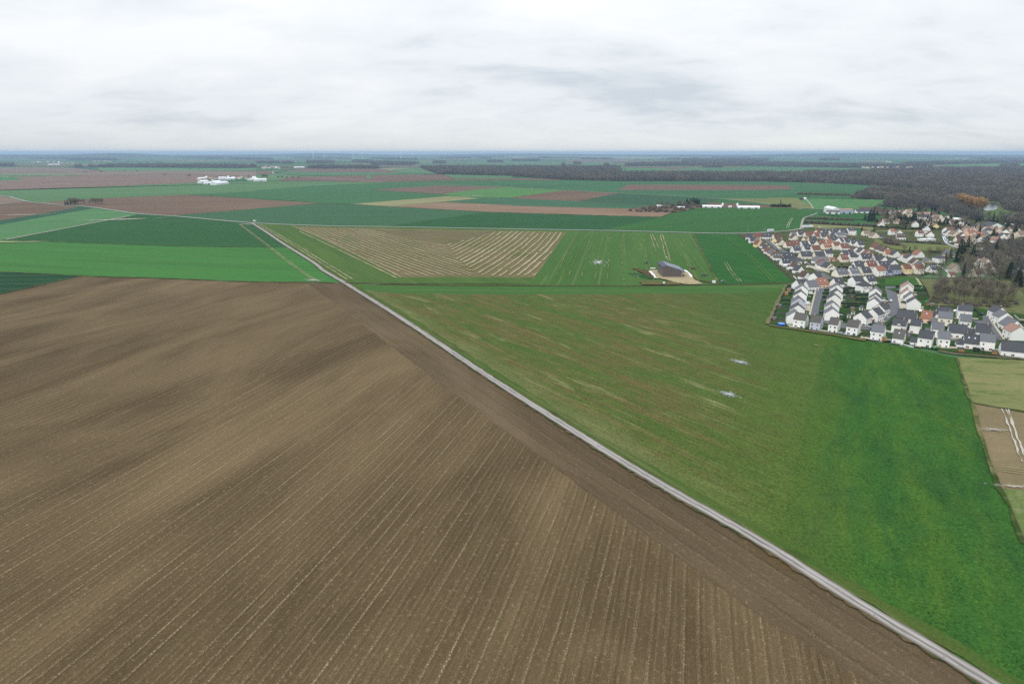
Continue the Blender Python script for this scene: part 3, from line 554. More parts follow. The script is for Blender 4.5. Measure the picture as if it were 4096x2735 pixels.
blotch("chalk_patch", cE((2100, 440))[0], 9, 8, -14, 40, m_chalk, "white chalk splash where the wheel track meets the ploughed field", .3, .8, 5)
blotch("chalk_patch", cE((60, 182))[0], 60, 14, 4, 50, field_mat(C(186, 176, 140), C(170, 160, 126), 0, seed=48.0), "pale worn corner of the bright green field", .8, 2, 7)
blotch("chalk_patch", cE((1650, 62))[0], 16, 7, -10, 60, m_chalk, "chalky turning place beside the road junction", .5, 1.4, 3)
blotch("chalk_patch", cR((170, 8))[0], 2.2, 1.2, -30, 40, m_straw, "small pale bare spot below the estate corner", .1, .3, 3)
blotch("chalk_patch", cB((2030, 465))[0], 40, 10, 5, 60, m_chalk, "white spot in the light green field at centre", 1, 3, 4)
blotch("chalk_patch", cA((670, 249))[0], 90, 60, 3, 40, m_chalk, "far white patch in the left brown fields", 3, 7, 6)
# ------------------------------------------------------------------ estate ground: lawns, streets, pavements
def estate(pts, label, mat=None, name="ground"): return sheet(name, pts, mat or M_LAWN, label)
estate(V3((470, 255), (160, 925), (1370, 1115), (1760, 1175), (2110, 1215)) + V4((280, 1240), (500, 1300), (930, 1365), (1200, 1400), (1660, 1440), (2030, 1470), (2600, 1510), (2600, 760), (1500, 650), (820, 610), (740, 450), (660, 280), (540, 140), (0, 120)) + V1((1100, 1300), (1060, 1320)), "lawns and plots of the new white estate")
m_gard = field_mat(C(78, 100, 56), C(98, 100, 72), 25, C(52, 76, 42), .2, .5, (.04, .04), (.1, .1), (.5, .62), .9, 50.0)
estate(V1((220, 606), (480, 790), (720, 1000), (960, 1230), (1090, 1330), (1640, 1330), (2349, 1330)) + V2((660, 1300), (1000, 1180), (1250, 870), (250, 760), (0, 690)) + V1((2200, 620), (1400, 510), (1000, 560), (640, 590)), "gardens and plots of the older housing estate", m_gard)
estate(V2((0, 520), (330, 520), (760, 560), (1040, 560), (1060, 660), (1120, 780), (0, 700)), "grass plots above the older estate", m_gard)
estate(V2((0, 690), (200, 740), (1150, 790), (1260, 830), (1230, 870), (600, 870), (300, 850), (0, 740)), "pale green meadow strip behind the older estate", field_mat(C(122, 142, 84), C(108, 130, 74), 10, seed=51.0, grain=.3))
estate(V1((1290, 455), (2349, 510)) + V2((0, 520), (330, 525), (800, 570), (0, 570)) + V1((2349, 560), (2050, 520), (1400, 520)), "pale dry grass strip along the dark hedge", field_mat(C(146, 146, 100), C(128, 134, 88), 5, seed=52.0, grain=.3))
estate(V2((0, 200), (1300, 350), (2000, 480), (2600, 480), (2600, 1500), (2300, 1560), (1230, 830), (1120, 560), (0, 560)), "gardens and scrub ground of the old village", field_mat(C(84, 98, 58), C(72, 84, 52), 30, C(104, 104, 74), .3, .5, (.02, .02), (.1, .1), (.5, .65), .6, 53.0))
estate(V2((0, 285), (70, 285), (105, 390), (40, 400), (0, 400)) + V1((2349, 390), (1900, 385), (1750, 330), (1450, 300), (2000, 285)), "dark green paddock behind the hedges", field_mat(C(48, 116, 58), C(42, 104, 52), 5, seed=54.0, grain=.25))
estate(V4((600, 160), (1300, 150), (2100, 200), (2349, 420), (2349, 760), (1450, 640), (800, 600), (720, 400)), "rough olive grass under the bare grove", field_mat(C(122, 124, 84), C(104, 112, 72), 30, C(84, 102, 58), .3, .5, (.04, .04), (.1, .1), (.5, .65), .8, 55.0))
estate(V4((0, 165), (0, 265), (280, 262), (530, 270), (590, 270), (530, 140), (200, 120)), "empty green lawn plot above the short row", field_mat(C(66, 122, 52), C(58, 108, 50), 25, C(104, 110, 66), .2, .4, (.06, .06), (.1, .1), (.56, .68), .9, 56.0))
def road(pts, label): return sheet("road", pts, M_ASPH, label)
road(V3((985, 330), (1075, 335), (990, 640), (985, 745), (880, 775), (838, 775), (950, 335)), "asphalt street between the two gable rows")
road(V3((960, 318), (1210, 308), (1400, 300), (1640, 300), (1640, 322), (1210, 335), (960, 340)), "asphalt cross street above the gable rows")
road(V4((0, 285), (180, 285), (180, 312), (0, 330)), "asphalt street end by the empty lawn")
road(V4((0, 335), (30, 335), (190, 390), (250, 655), (82, 660), (20, 390)), "asphalt street descending past the salmon roofed house")
road(V4((80, 658), (250, 655), (210, 745), (130, 800), (-60, 960), (-230, 960), (-40, 800), (60, 720)), "asphalt street bending down to the front row")
road(V3((1060, 865), (1130, 850), (1700, 960), (1860, 960), (1850, 1020), (1350, 985), (1070, 900)), "asphalt parking court behind the front row")
road(V4((1640, 775), (1735, 785), (1900, 985), (2040, 1190), (1900, 1195), (1780, 1000), (1480, 880), (1480, 860), (1650, 870)), "asphalt street along the right gable row")
road(V4((360, 1090), (430, 1100), (470, 1140), (420, 1150), (360, 1120)), "small asphalt drive beside the front row")
road(V4((1110, 1170), (1260, 1190), (1240, 1220), (1110, 1205)), "asphalt drive with the yellow car")
road(V1((595, 690), (670, 700), (860, 850), (960, 880), (1120, 960), (1240, 1010), (1380, 1120), (1690, 1320), (1580, 1330), (1300, 1100), (1190, 1000), (860, 890), (780, 840)), "asphalt street winding through the older estate")
m_pave = paint("pale_paving", C(206, 198, 178), .95, .1, .5)
for pts, lb in ((V3((920, 345), (948, 340), (845, 770), (815, 760)), "pale pavement left of the gable street"), (V3((720, 580), (850, 580), (830, 700), (720, 690)), "pale forecourt with white vans"), (V3((1400, 205), (1620, 285), (1600, 300), (1390, 225)), "pale kerb path by the hipped house"),
                (V3((2040, 660), (2190, 700), (2130, 790), (1960, 760)), "pale terrace by the street corner"), (V4((200, 420), (240, 420), (370, 650), (440, 660), (250, 665)), "pale pavement by the salmon house"), (V4((580, 640), (650, 630), (655, 650), (580, 660)), "pale paved strip"),
                (V3((1420, 1070), (1690, 1040), (1700, 1060), (1610, 1105)), "pale patio of the fourth front house"), (V3((1130, 1030), (1300, 1040), (1260, 1065), (1120, 1050)), "pale patio of the third front house"), (V4((580, 1290), (820, 1295), (815, 1320), (580, 1310)), "white terrace of a front row house"), (V4((930, 1310), (1130, 1310), (1140, 1345), (940, 1340)), "tan terrace of a front row house"), (V4((1260, 1300), (1330, 1310), (1650, 1340), (1640, 1360)), "pale garden edge"),
                (V4((1110, 1140), (1250, 1150), (1240, 1185), (1110, 1175)), "tan gravel drive under the yellow car"), (V4((1720, 790), (1760, 800), (2010, 1150), (2030, 1190), (1990, 1190)), "pale kerb along the right street"), (V1((700, 700), (790, 780), (900, 850), (840, 850), (720, 740)), "pale front yards along the old street"), (V1((1260, 1110), (1450, 1130), (1640, 1180), (1640, 1230), (1400, 1170)), "pale yards along the winding street"), (V1((1880, 600), (2060, 610), (2050, 645), (1880, 630)), "pale parking court at the estate end")):
    sheet("pavement", pts, m_pave, lb)
sheet("road", V2((1030, 560), (1075, 570), (1080, 650), (1170, 650), (1130, 690), (1190, 780), (1290, 830), (1240, 830), (1090, 760), (1045, 650)), M_ASPH, "village road with white lines curving downhill")
for pts in (((1062, 650), (1085, 720), (1140, 775), (1215, 795)), ((1085, 655), (1110, 700), (1130, 745))): strip("road_marking", V2(*pts), .9, M_WPLAS, "white line on the curving village road", wob=.05, step=3)
strip("road", V2((1180, 790), (1290, 830), (1500, 880), (1680, 950), (1980, 1050), (2200, 1150), (2400, 1240)), 6, M_ROADL, "grey village road running through the trees")
strip("path", V2((520, 1290), (900, 1290), (1300, 1295), (1480, 1290)), 1.2, m_pave, "thin pale footpath across the green", wob=.2, step=5)
strip("path", V4((530, 150), (570, 210), (610, 275)), 2.2, m_straw, "straw coloured path beside a grey wall", wob=.2, step=4)
strip("path", V3((160, 930), (700, 1010), (1370, 1118), (1780, 1190)), 2.2, field_mat(C(146, 128, 92), C(120, 116, 76), -35, C(84, 112, 60), .6, .4, (.05, .2), (.1, .5), seed=57.0), "worn earth path along the front garden edge", wob=.7, step=5, off=-1.5)
strip("path", V4((900, 1370), (1200, 1412), (1660, 1452), (2030, 1480), (2500, 1515)), 2.6, field_mat(C(128, 104, 78), C(108, 96, 66), -35, seed=58.0), "brown earth margin below the right gardens", wob=.5, step=5, off=-2)
strip("path", V3((470, 262), (300, 610), (160, 925)), 2.4, field_mat(C(150, 142, 118), C(96, 110, 66), 64, seed=59.0), "pale earth margin along the estate's west edge", wob=.6, step=5, off=-1.6)

# ------------------------------------------------------------------ houses
ORD = ["first", "second", "third", "fourth", "fifth", "sixth", "seventh", "eighth", "ninth", "tenth", "eleventh", "twelfth", "thirteenth", "fourteenth", "fifteenth", "sixteenth", "seventeenth", "eighteenth", "nineteenth", "twentieth"]
wb = MB(); wb.box(-.5, .5, -.04, .05, -.5, .5, 0); wb.box(-.42, -.03, .05, .06, -.44, .44, 1); wb.box(.03, .42, .05, .06, -.44, .44, 1); WIN = wb.data("window", [M_FRAME, M_GLASS])
wb = MB(); wb.box(-.5, .5, -.04, .05, -.5, .5, 0); wb.box(-.44, .44, .05, .06, -.46, .46, 0); DOORW = wb.data("door_white", [M_FRAME])
wb = MB(); wb.box(-.5, .5, -.04, .06, -.5, .5, 0); wb.box(-.40, .40, .06, .075, -.45, .1, 0); DOORB = wb.data("door_brown", [M_SHUT])
wb = MB(); wb.box(-.5, .5, -.5, .5, -.02, .09, 0); wb.box(-.40, .40, -.42, .42, .09, .10, 1); SKYL = wb.data("roof_window", [M_FGREY, M_SKYL])
wb = MB(); wb.box(-.3, .3, -.4, .4, -1.2, .7); wb.box(-.36, .36, -.46, .46, .7, .8); CHIM = wb.data("chimney", [M_CHIM])
wb = MB(); wb.box(-.5, .5, -.04, .04, -.5, .5, 0)
for k in range(4): wb.box(-.48, .48, .04, .055, -.48 + k * .245, -.26 + k * .245, 0)
GARD = wb.data("garage_door", [M_WPLAS])
TYPES = {"2": (6.0, 9.4, 8.4), "1": (3.8, 8.1, 9.0), "0": (2.6, 4.6, 4.8), "b": (3.4, 6.2, 8.0), "3": (6.8, 10.2, 8.6)}
HOUSES = []
def add_house(px, kind, roof, wall, row, L=None, W=None, hip=False, garage=None, detail=1, sky=0, chim=True, label=None, front=None, name="house", turn=None):
    eave, rh, w0 = TYPES[kind]; W = W or w0
    if len(px) == 2:                       # ridge seen from the side: both of its ends
        a, b = P(*px[0], rh), P(*px[1], rh)
        if a.x > b.x: a, b = b, a
        L = L or max(4.5, min(22, (b - a).length)); c = (a + b) / 2; rz = math.atan2(b.y - a.y, b.x - a.x)
        rz = max(-.62, min(.45, rz)) if turn is None else radians(turn)
    else:                                  # gable towards the camera: its apex, and how far the ridge turns from the line of sight
        a = P(*px[0], rh); L = L or 9.0; az = math.atan2(a.y, a.x) + radians(px[2] if len(px) > 2 else 0)
        c = a + Vector((cos(az), sin(az), 0)) * (L / 2); rz = az
    HOUSES.append(dict(c=c, rz=rz, L=L, W=W, eave=eave, rh=rh, roof=roof, wall=wall, row=row, hip=hip, garage=garage, detail=detail, sky=sky, chim=chim, kind=kind, x=px[0][0], label=label, front=front, name=name))
def R(cr, x1, y1, x2, y2): return cr((x1, y1), (x2, y2))
def G(cr, x, y, turn=0): return (cr((x, y))[0], None, turn)
def build_house(h, label):
    L, W, ev, rh = h["L"], h["W"], h["eave"], h["rh"]; l, w = L / 2, W / 2
    root = empty(h["name"], (h["c"].x, h["c"].y, 0), h["rz"]); tag(root, label, "house" if h["name"] == "house" else h["name"].replace("_", " "), h["row"])
    b = MB(); wm = WALL[h["wall"]]
    if h["hip"]: b.box(-l, l, -w, w, 0, ev)
    else: b.prism([(-w, 0), (w, 0), (w, ev), (0, rh - .12), (-w, ev)], -l, l)
    b.build("wall", wm, root)
    if h["detail"] > 1:
        b = MB(); b.box(-l - .03, l + .03, -w - .03, w + .03, 0, .35); b.build("plinth", M_CONC, root)
    r = MB(); ov, th = .32, .2; sl = (rh - ev) / w
    if h["hip"]:
        k = max(.4, l - w * .9); X, Y = l + ov, w + ov; z0 = ev - ov * sl * .6
        top = [(-k, 0, rh), (k, 0, rh)]; bs = [(-X, -Y, z0), (X, -Y, z0), (X, Y, z0), (-X, Y, z0)]; lo = [(p[0], p[1], p[2] - th) for p in bs]
        r.face([bs[0], bs[1], top[1], top[0]]); r.face([bs[2], bs[3], top[0], top[1]]); r.face([bs[1], bs[2], top[1]]); r.face([bs[3], bs[0], top[0]])
        for i in range(4): r.face([lo[i], lo[(i + 1) % 4], bs[(i + 1) % 4], bs[i]])
        r.face(lo[::-1])
    else:
        for s in (-1, 1):
            y1 = s * (w + ov); z1 = ev - ov * sl
            pr = [(0, rh), (y1, z1), (y1, z1 + th), (0, rh + th * 1.1)]
            r.prism(pr if s > 0 else pr[::-1], -l - .22, l + .22)
        r.box(-l - .22, l + .22, -.14, .14, rh + .12, rh + .30)
    ro = r.build("roof", ROOF[h["roof"]], root)
    rnd = random.Random(int(abs(h["c"].x * 31 + h["c"].y * 17)))
    if h["chim"] and not h["hip"]:
        q = obj("chimney", CHIM, ro); q.location = (rnd.choice((-1, 1)) * l * rnd.uniform(.3, .8), rnd.choice((-1, 1)) * .5, rh + .25)
    def hole(me, nm, x, y, z, sx, sz, rz):
        q = obj(nm, me, root); q.location = (x, y, z); q.scale = (sx, 1, sz); q.rotation_euler = (0, 0, rz); return q
    # openings on the sides the camera sees; the far sides get a plain pair each
    if h["detail"]:
        def side(yy, rz, nf):
            xs = [(-l + L * (i + .5) / nf) for i in range(nf)]
            for fl in range(2 if ev > 4.5 else 1):
                for i, x in enumerate(xs):
                    u = rnd.random(); z = 1.45 + fl * 2.65
                    if fl == 0 and u < .38: hole(WIN, "window", x, yy, 1.15, 1.7, 2.15, rz)
                    elif fl == 0 and u < .52: hole(DOORB if rnd.random() < .5 else DOORW, "door", x, yy, 1.12, 1.0, 2.1, rz)
                    elif u < .92: hole(WIN, "window", x, yy, z, rnd.choice((.8, 1.1, 1.3)), 1.25, rz)
        nf = max(2, int(L / 2.9))
        side(-w - .0, pi, nf)
        if h["detail"] > 1: side(w, 0, 2)
        for s in (-1, 1):
            if rnd.random() < .30: hole(WIN, "window", s * l, rnd.uniform(-1, 1), 1.5 if ev < 4 else 4.0, .9, 1.2, -pi / 2 * s)
        for k in range(h["sky"]):
            an = math.atan(sl); tt = .42; x = -l + L * (k + .7) / (h["sky"] + .4)
            q = obj("roof_window", SKYL, ro); q.location = (x, -(w * tt), rh - w * tt * sl + th * 1.08); q.rotation_euler = (an, 0, 0); q.scale = (.85, 1.15, 1)
    if h["front"]:                        # a cross gable over the front wall
        g = MB(); gw = 1.9; gz = ev + gw * .75; yb = -w - .06
        g.prism([(-gw, .5), (gw, .5), (gw, ev - .05), (0, gz), (-gw, ev - .05)], yb, 0, axis="y"); g.build("front_gable", wm, root)
        g = MB()
        for s in (-1, 1): g.prism([(0, gz + .02), (s * (gw + .3), ev - .25), (s * (gw + .3), ev - .08), (0, gz + .2)], yb - .25, -.3, axis="y")
        g.build("gable_roof", ROOF[h["roof"]], ro)
    if h["garage"]:
        s = h["garage"]; gl, ge, gh, gw = 3.6, 2.5, 4.6, 6.0
        g = MB(); x0, x1 = (l, l + gl) if s > 0 else (-l - gl, -l); y0 = -w + .6
        g.prism([(y0, 0), (y0 + gw, 0), (y0 + gw, ge), (y0 + gw / 2, gh), (y0, ge)], x0, x1); g.build("garage", wm, root)
        g = MB(); ym = y0 + gw / 2
        for q in (-1, 1):
            pr = [(ym, gh), (ym + q * (gw / 2 + .25), ge - .2), (ym + q * (gw / 2 + .25), ge - .02), (ym, gh + .2)]
            g.prism(pr if q > 0 else pr[::-1], x0 + (.06 if s > 0 else -.2), x1 + (.2 if s > 0 else -.06))
        g.build("garage_roof", ROOF[h["roof"]], ro)
        hole(GARD if rnd.random() < .6 else DOORB, "garage_door", (x0 + x1) / 2, y0, 1.1, 2.4, 2.1, pi)
    return root

row = "houses in the front row facing the field"
for a in [(R(V3, 600, 712, 805, 728), "2", "olive", "white", 0, None), (R(V3, 885, 745, 1050, 770), "2", "olive", "grey", 0, None), (R(V3, 1190, 788, 1345, 802), "2", "olive", "white", 0, None), (R(V3, 1490, 825, 1685, 845), "2", "olive", "white", 0, None), (R(V3, 1905, 898, 2110, 930), "2", "grey", "white", 0, None),
          (R(V4, 165, 995, 355, 1012), "1", "olive", "white", 1, None), (R(V4, 600, 1020, 825, 1027), "2", "slate", "white", 0, -1), (R(V4, 915, 1025, 1110, 1036), "2", "grey", "white", 0, None), (R(V4, 1360, 1080, 1590, 1088), "1", "slate", "white", 2, -1), (R(V4, 1625, 1070, 1860, 1078), "2", "grey", "white", 0, None), (R(V4, 1990, 1200, 2360, 1213), "1", "slate", "white", 0, None)]:
    add_house(a[0], a[1], a[2], a[3], row, sky=a[4], garage=a[5], detail=2, turn=-38 if a[0][0][0] < 3745 else -27)
row = "gable houses left of the gable street"
for (x, y), rf, wl_ in (((590, 690), "grey", "white"), ((645, 578), "slate", "white"), ((660, 458), "grey", "grey"), ((690, 350), "slate", "white"), ((715, 255), "grey", "white")): add_house(G(V3, x, y, 6), "2", rf, wl_, row, L=8.5, W=9.0, detail=2)
row = "gable houses right of the gable street"
for (x, y), rf in (((1225, 640), "grey"), ((1230, 535), "grey"), ((1262, 405), "slate"), ((1300, 330), "slate"), ((1302, 238), "grey")): add_house(G(V3, x, y, 7), "2", rf, "white", row, L=8.5, W=8.8, detail=2)
row = "gable houses backing the middle gardens"
for (x, y), rf, tn in (((1690, 705), "slate", -22), ((1890, 645), "slate", -24), ((2000, 565), "slate", -20), ((1918, 470), "grey", -4), ((1945, 402), "slate", -2), ((1945, 300), "grey", -2)): add_house(G(V3, x, y, tn), "2", rf, "white", row, L=9, W=8.4, detail=2)
row = "houses at the top of the new estate"
for a in ((R(V3, 622, 160, 758, 140), "1", "slate", "white", 0), (R(V3, 775, 173, 948, 166), "1", "grey", "white", 0), (R(V3, 945, 137, 1112, 128), "1", "orange", "pink", 2), (R(V3, 1238, 130, 1370, 124), "1", "slate", "white", 1), (R(V3, 1548, 102, 1700, 92), "2", "slate", "white", 0), (R(V3, 1768, 86, 1905, 76), "1", "slate", "white", 2)): add_house(a[0], a[1], a[2], a[3], row, sky=a[4], detail=2)
add_house(R(V3, 1690, 178, 1820, 172), "2", "slate", "white", row, hip=True, L=9, W=8.5, detail=2, label="white house with slate hipped roof above the middle gardens")
add_house(G(V3, 1812, 292, 15), "0", "slate", "white", row, L=7, W=6, detail=0, chim=False, label="small white gabled garage beside the hipped roof house", name="garage_building")
add_house(G(V1, 1388, 1212, -35), "2", "slate", "white", row, L=7, W=9, label="plain white gable house beside the bend of the old street")
row = "houses in the block behind the front row"
for a in ((R(V4, 150, 805, 385, 826), "2", "slate", "white", 0, None, 1), (R(V4, 455, 810, 630, 826), "2", "slate", "white", 0, -1, 0), (R(V4, 225, 667, 555, 691), "1", "slate", "cream", 0, None, 0), (R(V4, 635, 676, 810, 692), "1", "orange", "pink", 1, None, 0), (R(V4, 880, 606, 1135, 628), "1", "slate", "white", 0, -1, 0), (R(V4, 915, 690, 1150, 706), "2", "grey", "cream", 0, -1, 0),
          (R(V4, 1245, 564, 1485, 591), "3", "slate", "white", 0, None, 0), (R(V4, 1280, 740, 1470, 757), "2", "grey", "white", 0, None, 0), (R(V4, 800, 866, 1005, 887), "2", "grey", "white", 0, None, 0), (R(V4, 1095, 906, 1387, 922), "1", "slate", "white", 0, None, 0), (R(V4, 1545, 900, 1787, 912), "1", "slate", "white", 0, -1, 0), (R(V4, 740, 952, 880, 1006), "0", "grey", "white", 0, None, 0)):
    add_house(a[0], a[1], a[2], a[3], row, sky=a[4], garage=a[5], front=a[6], detail=2, turn=-37 if a[0][0][0] < 3700 else -27)
row = "gable houses along the right street"
for pts, k, rf, L in (((1985, 628), "2", "slate", 9), ((2070, 712), "2", "grey", 9), ((2108, 792), "0", "grey", 6), ((2240, 850), "1", "grey", 12), ((2292, 952), "2", "salmon", 10), ((2300, 1062), "0", "tan", 6)): add_house(G(V4, *pts, 28), k, rf, "white", row, L=L, detail=2, chim=k != "0")
row = "gable houses beside the descending street"
for pts, k, rf in (((402, 192), "2", "slate"), ((392, 224), "2", "salmon"), ((388, 322), "1", "salmon"), ((452, 386), "1", "grey"), ((512, 472), "2", "slate")): add_house(G(V4, *pts, 8), k, rf, "white", row, L=8, W=8.6, detail=2)

row = "houses along the older estate's field edge"
for q, k, rf, wl_, sk in ((R(V1, 330, 598, 440, 602), "1", "slate", "white", 0), (R(V1, 442, 590, 585, 590), "1", "red", "cream", 0), (R(V1, 590, 592, 720, 594), "1", "slate", "white", 2), (R(V1, 390, 650, 500, 650), "1", "slate", "white", 0), (G(V1, 545, 672, 30), "1", "tan", "cream", 0), (G(V1, 548, 712, 32), "1", "red", "yellow", 0),
                     (G(V1, 650, 738, 34), "1", "brown", "white", 0), (G(V1, 690, 782, 34), "1", "slate", "white", 0), (G(V1, 722, 822, 34), "1", "red", "white", 0), (G(V1, 782, 852, 34), "1", "grey", "cream", 0), (G(V1, 832, 888, 34), "1", "red", "cream", 0),
                     (R(V1, 757, 903, 910, 907), "1", "olive", "white", 3), (R(V1, 915, 904, 1085, 905), "1", "slate", "white", 2), (R(V1, 885, 982, 1010, 980), "1", "slate", "white", 2), (R(V1, 1015, 982, 1190, 982), "b", "slate", "white", 0), (G(V1, 1150, 1048, 36), "1", "brown", "white", 0), (G(V1, 1200, 1108, 36), "1", "slate", "white", 0), (G(V1, 1300, 1202, 38), "1", "brown", "white", 0)):
    add_house(q, k, rf, wl_, row, sky=sk, L=None if q[1] else 8, W=7.4)
row = "houses in the upper row of the older estate"
for q, k, rf, wl_ in ((R(V1, 757, 602, 875, 600), "1", "brown", "cream"), (R(V1, 780, 667, 862, 662), "b", "brown", "yellow"), (R(V1, 1035, 574, 1110, 574), "1", "grey", "white"), (G(V1, 1105, 618, 28), "1", "brown", "cream"), (R(V1, 1135, 556, 1235, 554), "1", "slate", "white"), (R(V1, 1250, 570, 1385, 568), "1", "red", "cream"), (R(V1, 1430, 532, 1500, 530), "1", "red", "cream"), (R(V1, 1520, 542, 1610, 541), "1", "slate", "white"),
                 (R(V1, 1395, 587, 1462, 585), "1", "red", "cream"), (R(V1, 1490, 587, 1592, 584), "1", "slate", "white"), (R(V1, 1640, 547, 1700, 544), "1", "slate", "white"), (R(V1, 1690, 526, 1782, 522), "1", "slate", "white"), (R(V1, 1800, 534, 1905, 532), "1", "slate", "white"), (R(V1, 1915, 510, 2035, 507), "2", "slate", "white"), (R(V1, 1640, 602, 1748, 597), "1", "slate", "cream"), (R(V1, 1730, 584, 1862, 574), "2", "grey", "white")):
    add_house(q, k, rf, wl_, row, L=None if q[1] else 8, sky=1 if rf == "slate" else 0)
row = "houses in the second row of the older estate"
for q, k, rf, wl_ in ((G(V1, 902, 692, 25), "1", "brown", "cream"), (R(V1, 945, 724, 1060, 722), "1", "red", "cream"), (R(V1, 1065, 710, 1162, 709), "1", "red", "white"), (R(V1, 1190, 717, 1285, 712), "1", "slate", "white"), (R(V1, 1235, 652, 1300, 650), "b", "red", "cream"), (R(V1, 1310, 642, 1420, 642), "1", "slate", "yellow"), (R(V1, 1320, 702, 1412, 699), "1", "slate", "white"), (R(V1, 1445, 714, 1492, 710), "1", "red", "cream"), (R(V1, 1492, 697, 1565, 692), "1", "red", "cream"),
                 (R(V1, 1580, 697, 1668, 692), "1", "orange", "cream"), (R(V1, 1590, 634, 1655, 630), "1", "red", "cream"), (R(V1, 1655, 642, 1772, 652), "1", "slate", "cream"), (R(V1, 1785, 662, 1850, 657), "1", "slate", "white"), (R(V1, 1852, 662, 1922, 657), "1", "brown", "white"), (R(V1, 1905, 672, 1992, 677), "1", "slate", "white"), (R(V1, 1975, 692, 2068, 694), "1", "slate", "white"), (R(V1, 2068, 712, 2155, 710), "1", "slate", "white")):
    add_house(q, k, rf, wl_, row, L=None if q[1] else 8, sky=1 if rf in ("slate", "red") else 0)
row = "houses in the third row of the older estate"
for q, k, rf, wl_, sk in ((R(V1, 1060, 794, 1168, 792), "1", "slate", "white", 2), (R(V1, 1230, 780, 1342, 776), "1", "slate", "white", 1), (R(V1, 1355, 787, 1478, 784), "1", "red", "white", 0), (R(V1, 1530, 747, 1642, 742), "1", "orange", "cream", 3), (R(V1, 1690, 732, 1792, 730), "2", "red", "cream", 0), (R(V1, 1800, 757, 1928, 754), "1", "red", "white", 1), (G(V1, 2062, 812, 25), "1", "brown", "white", 0), (G(V1, 2175, 832, 28), "1", "slate", "white", 0), (G(V1, 2262, 862, 28), "1", "red", "cream", 0), (G(V1, 2318, 905, 28), "1", "red", "pink", 0)):
    add_house(q, k, rf, wl_, row, L=None if q[1] else 8, sky=sk)
row = "houses in the fourth row of the older estate"
for q, k, rf, wl_, sk in ((R(V1, 1180, 882, 1342, 880), "1", "slate", "cream", 1), (R(V1, 1400, 882, 1548, 880), "1", "slate", "cream", 0), (R(V1, 1560, 852, 1670, 850), "2", "slate", "white", 0), (R(V1, 1835, 872, 2012, 869), "1", "slate", "cream", 1), (R(V1, 1805, 927, 1908, 925), "1", "red", "cream", 2), (R(V1, 1950, 907, 2056, 907), "2", "slate", "white", 0), (R(V1, 2125, 917, 2287, 914), "1", "slate", "white", 2), (G(V1, 1498, 968, 30), "1", "grey", "white", 0), (R(V1, 1505, 960, 1606, 960), "b", "grey", "stone", 0), (R(V1, 1630, 972, 1716, 970), "0", "orange", "cream", 0)):
    add_house(q, k, rf, wl_, row, L=None if q[1] else 9, sky=sk, chim=k != "0")
row = "houses in the lowest row of the older estate"
for q, k, rf, wl_, sk in ((G(V1, 1572, 1012, 35), "1", "red", "white", 0), (G(V1, 1600, 1040, 35), "1", "grey", "white", 0), (G(V1, 1665, 1062, 35), "1", "slate", "cream", 0), (G(V1, 1700, 1095, 35), "b", "slate", "cream", 0), (R(V1, 1735, 1150, 1872, 1142), "1", "grey", "cream", 2), (R(V1, 1945, 1137, 2072, 1130), "1", "grey", "white", 2), (R(V1, 2130, 1127, 2262, 1122), "1", "slate", "cream", 1), (R(V1, 1878, 1164, 1942, 1160), "b", "grey", "cream", 0), (R(V1, 2020, 1032, 2152, 1030), "1", "slate", "white", 1), (R(V1, 2210, 1030, 2352, 1027), "1", "red", "cream", 2), (R(V1, 1972, 1092, 2026, 1087), "0", "slate", "white", 0)):
    add_house(q, k, rf, wl_, row, L=None if q[1] else 9, sky=sk, chim=k != "0")
row = "houses at the old end of the estate by the green"
for q, k, rf, wl_, sk in ((G(V2, 60, 762, 35), "1", "red", "cream", 0), (G(V2, 135, 790, 35), "1", "brown", "white", 0), (G(V2, 205, 818, 30), "1", "brown", "cream", 0), (R(V2, 160, 850, 255, 852), "1", "orange", "cream", 0), (G(V2, 355, 872, 32), "1", "slate", "white", 0), (R(V2, 430, 922, 522, 920), "1", "orange", "white", 1), (G(V2, 578, 935, 25), "2", "slate", "white", 0), (G(V2, 668, 1000, 28), "1", "brown", "white", 0), (G(V2, 748, 1042, 26), "1", "grey", "white", 0), (R(V2, 430, 1082, 547, 1080), "2", "red", "yellow", 0), (R(V2, 612, 1080, 742, 1077), "2", "red", "cream", 0), (R(V2, 850, 1084, 942, 1079), "1", "slate", "white", 3),
                     (R(V2, 228, 1092, 382, 1088), "2", "slate", "blue", 0), (R(V2, 160, 1122, 222, 1118), "1", "slate", "blue", 1), (R(V2, 5, 1112, 132, 1107), "2", "orange", "white", 0), (R(V2, 52, 1037, 192, 1032), "1", "slate", "white", 2), (R(V2, -20, 937, 92, 932), "1", "slate", "white", 0), (G(V2, 160, 962, 32), "1", "slate", "white", 0), (G(V2, 312, 1012, 32), "1", "slate", "white", 0)):
    add_house(q, k, rf, wl_, row, L=None if q[1] else 9, sky=sk)
row = "detached houses above the green"
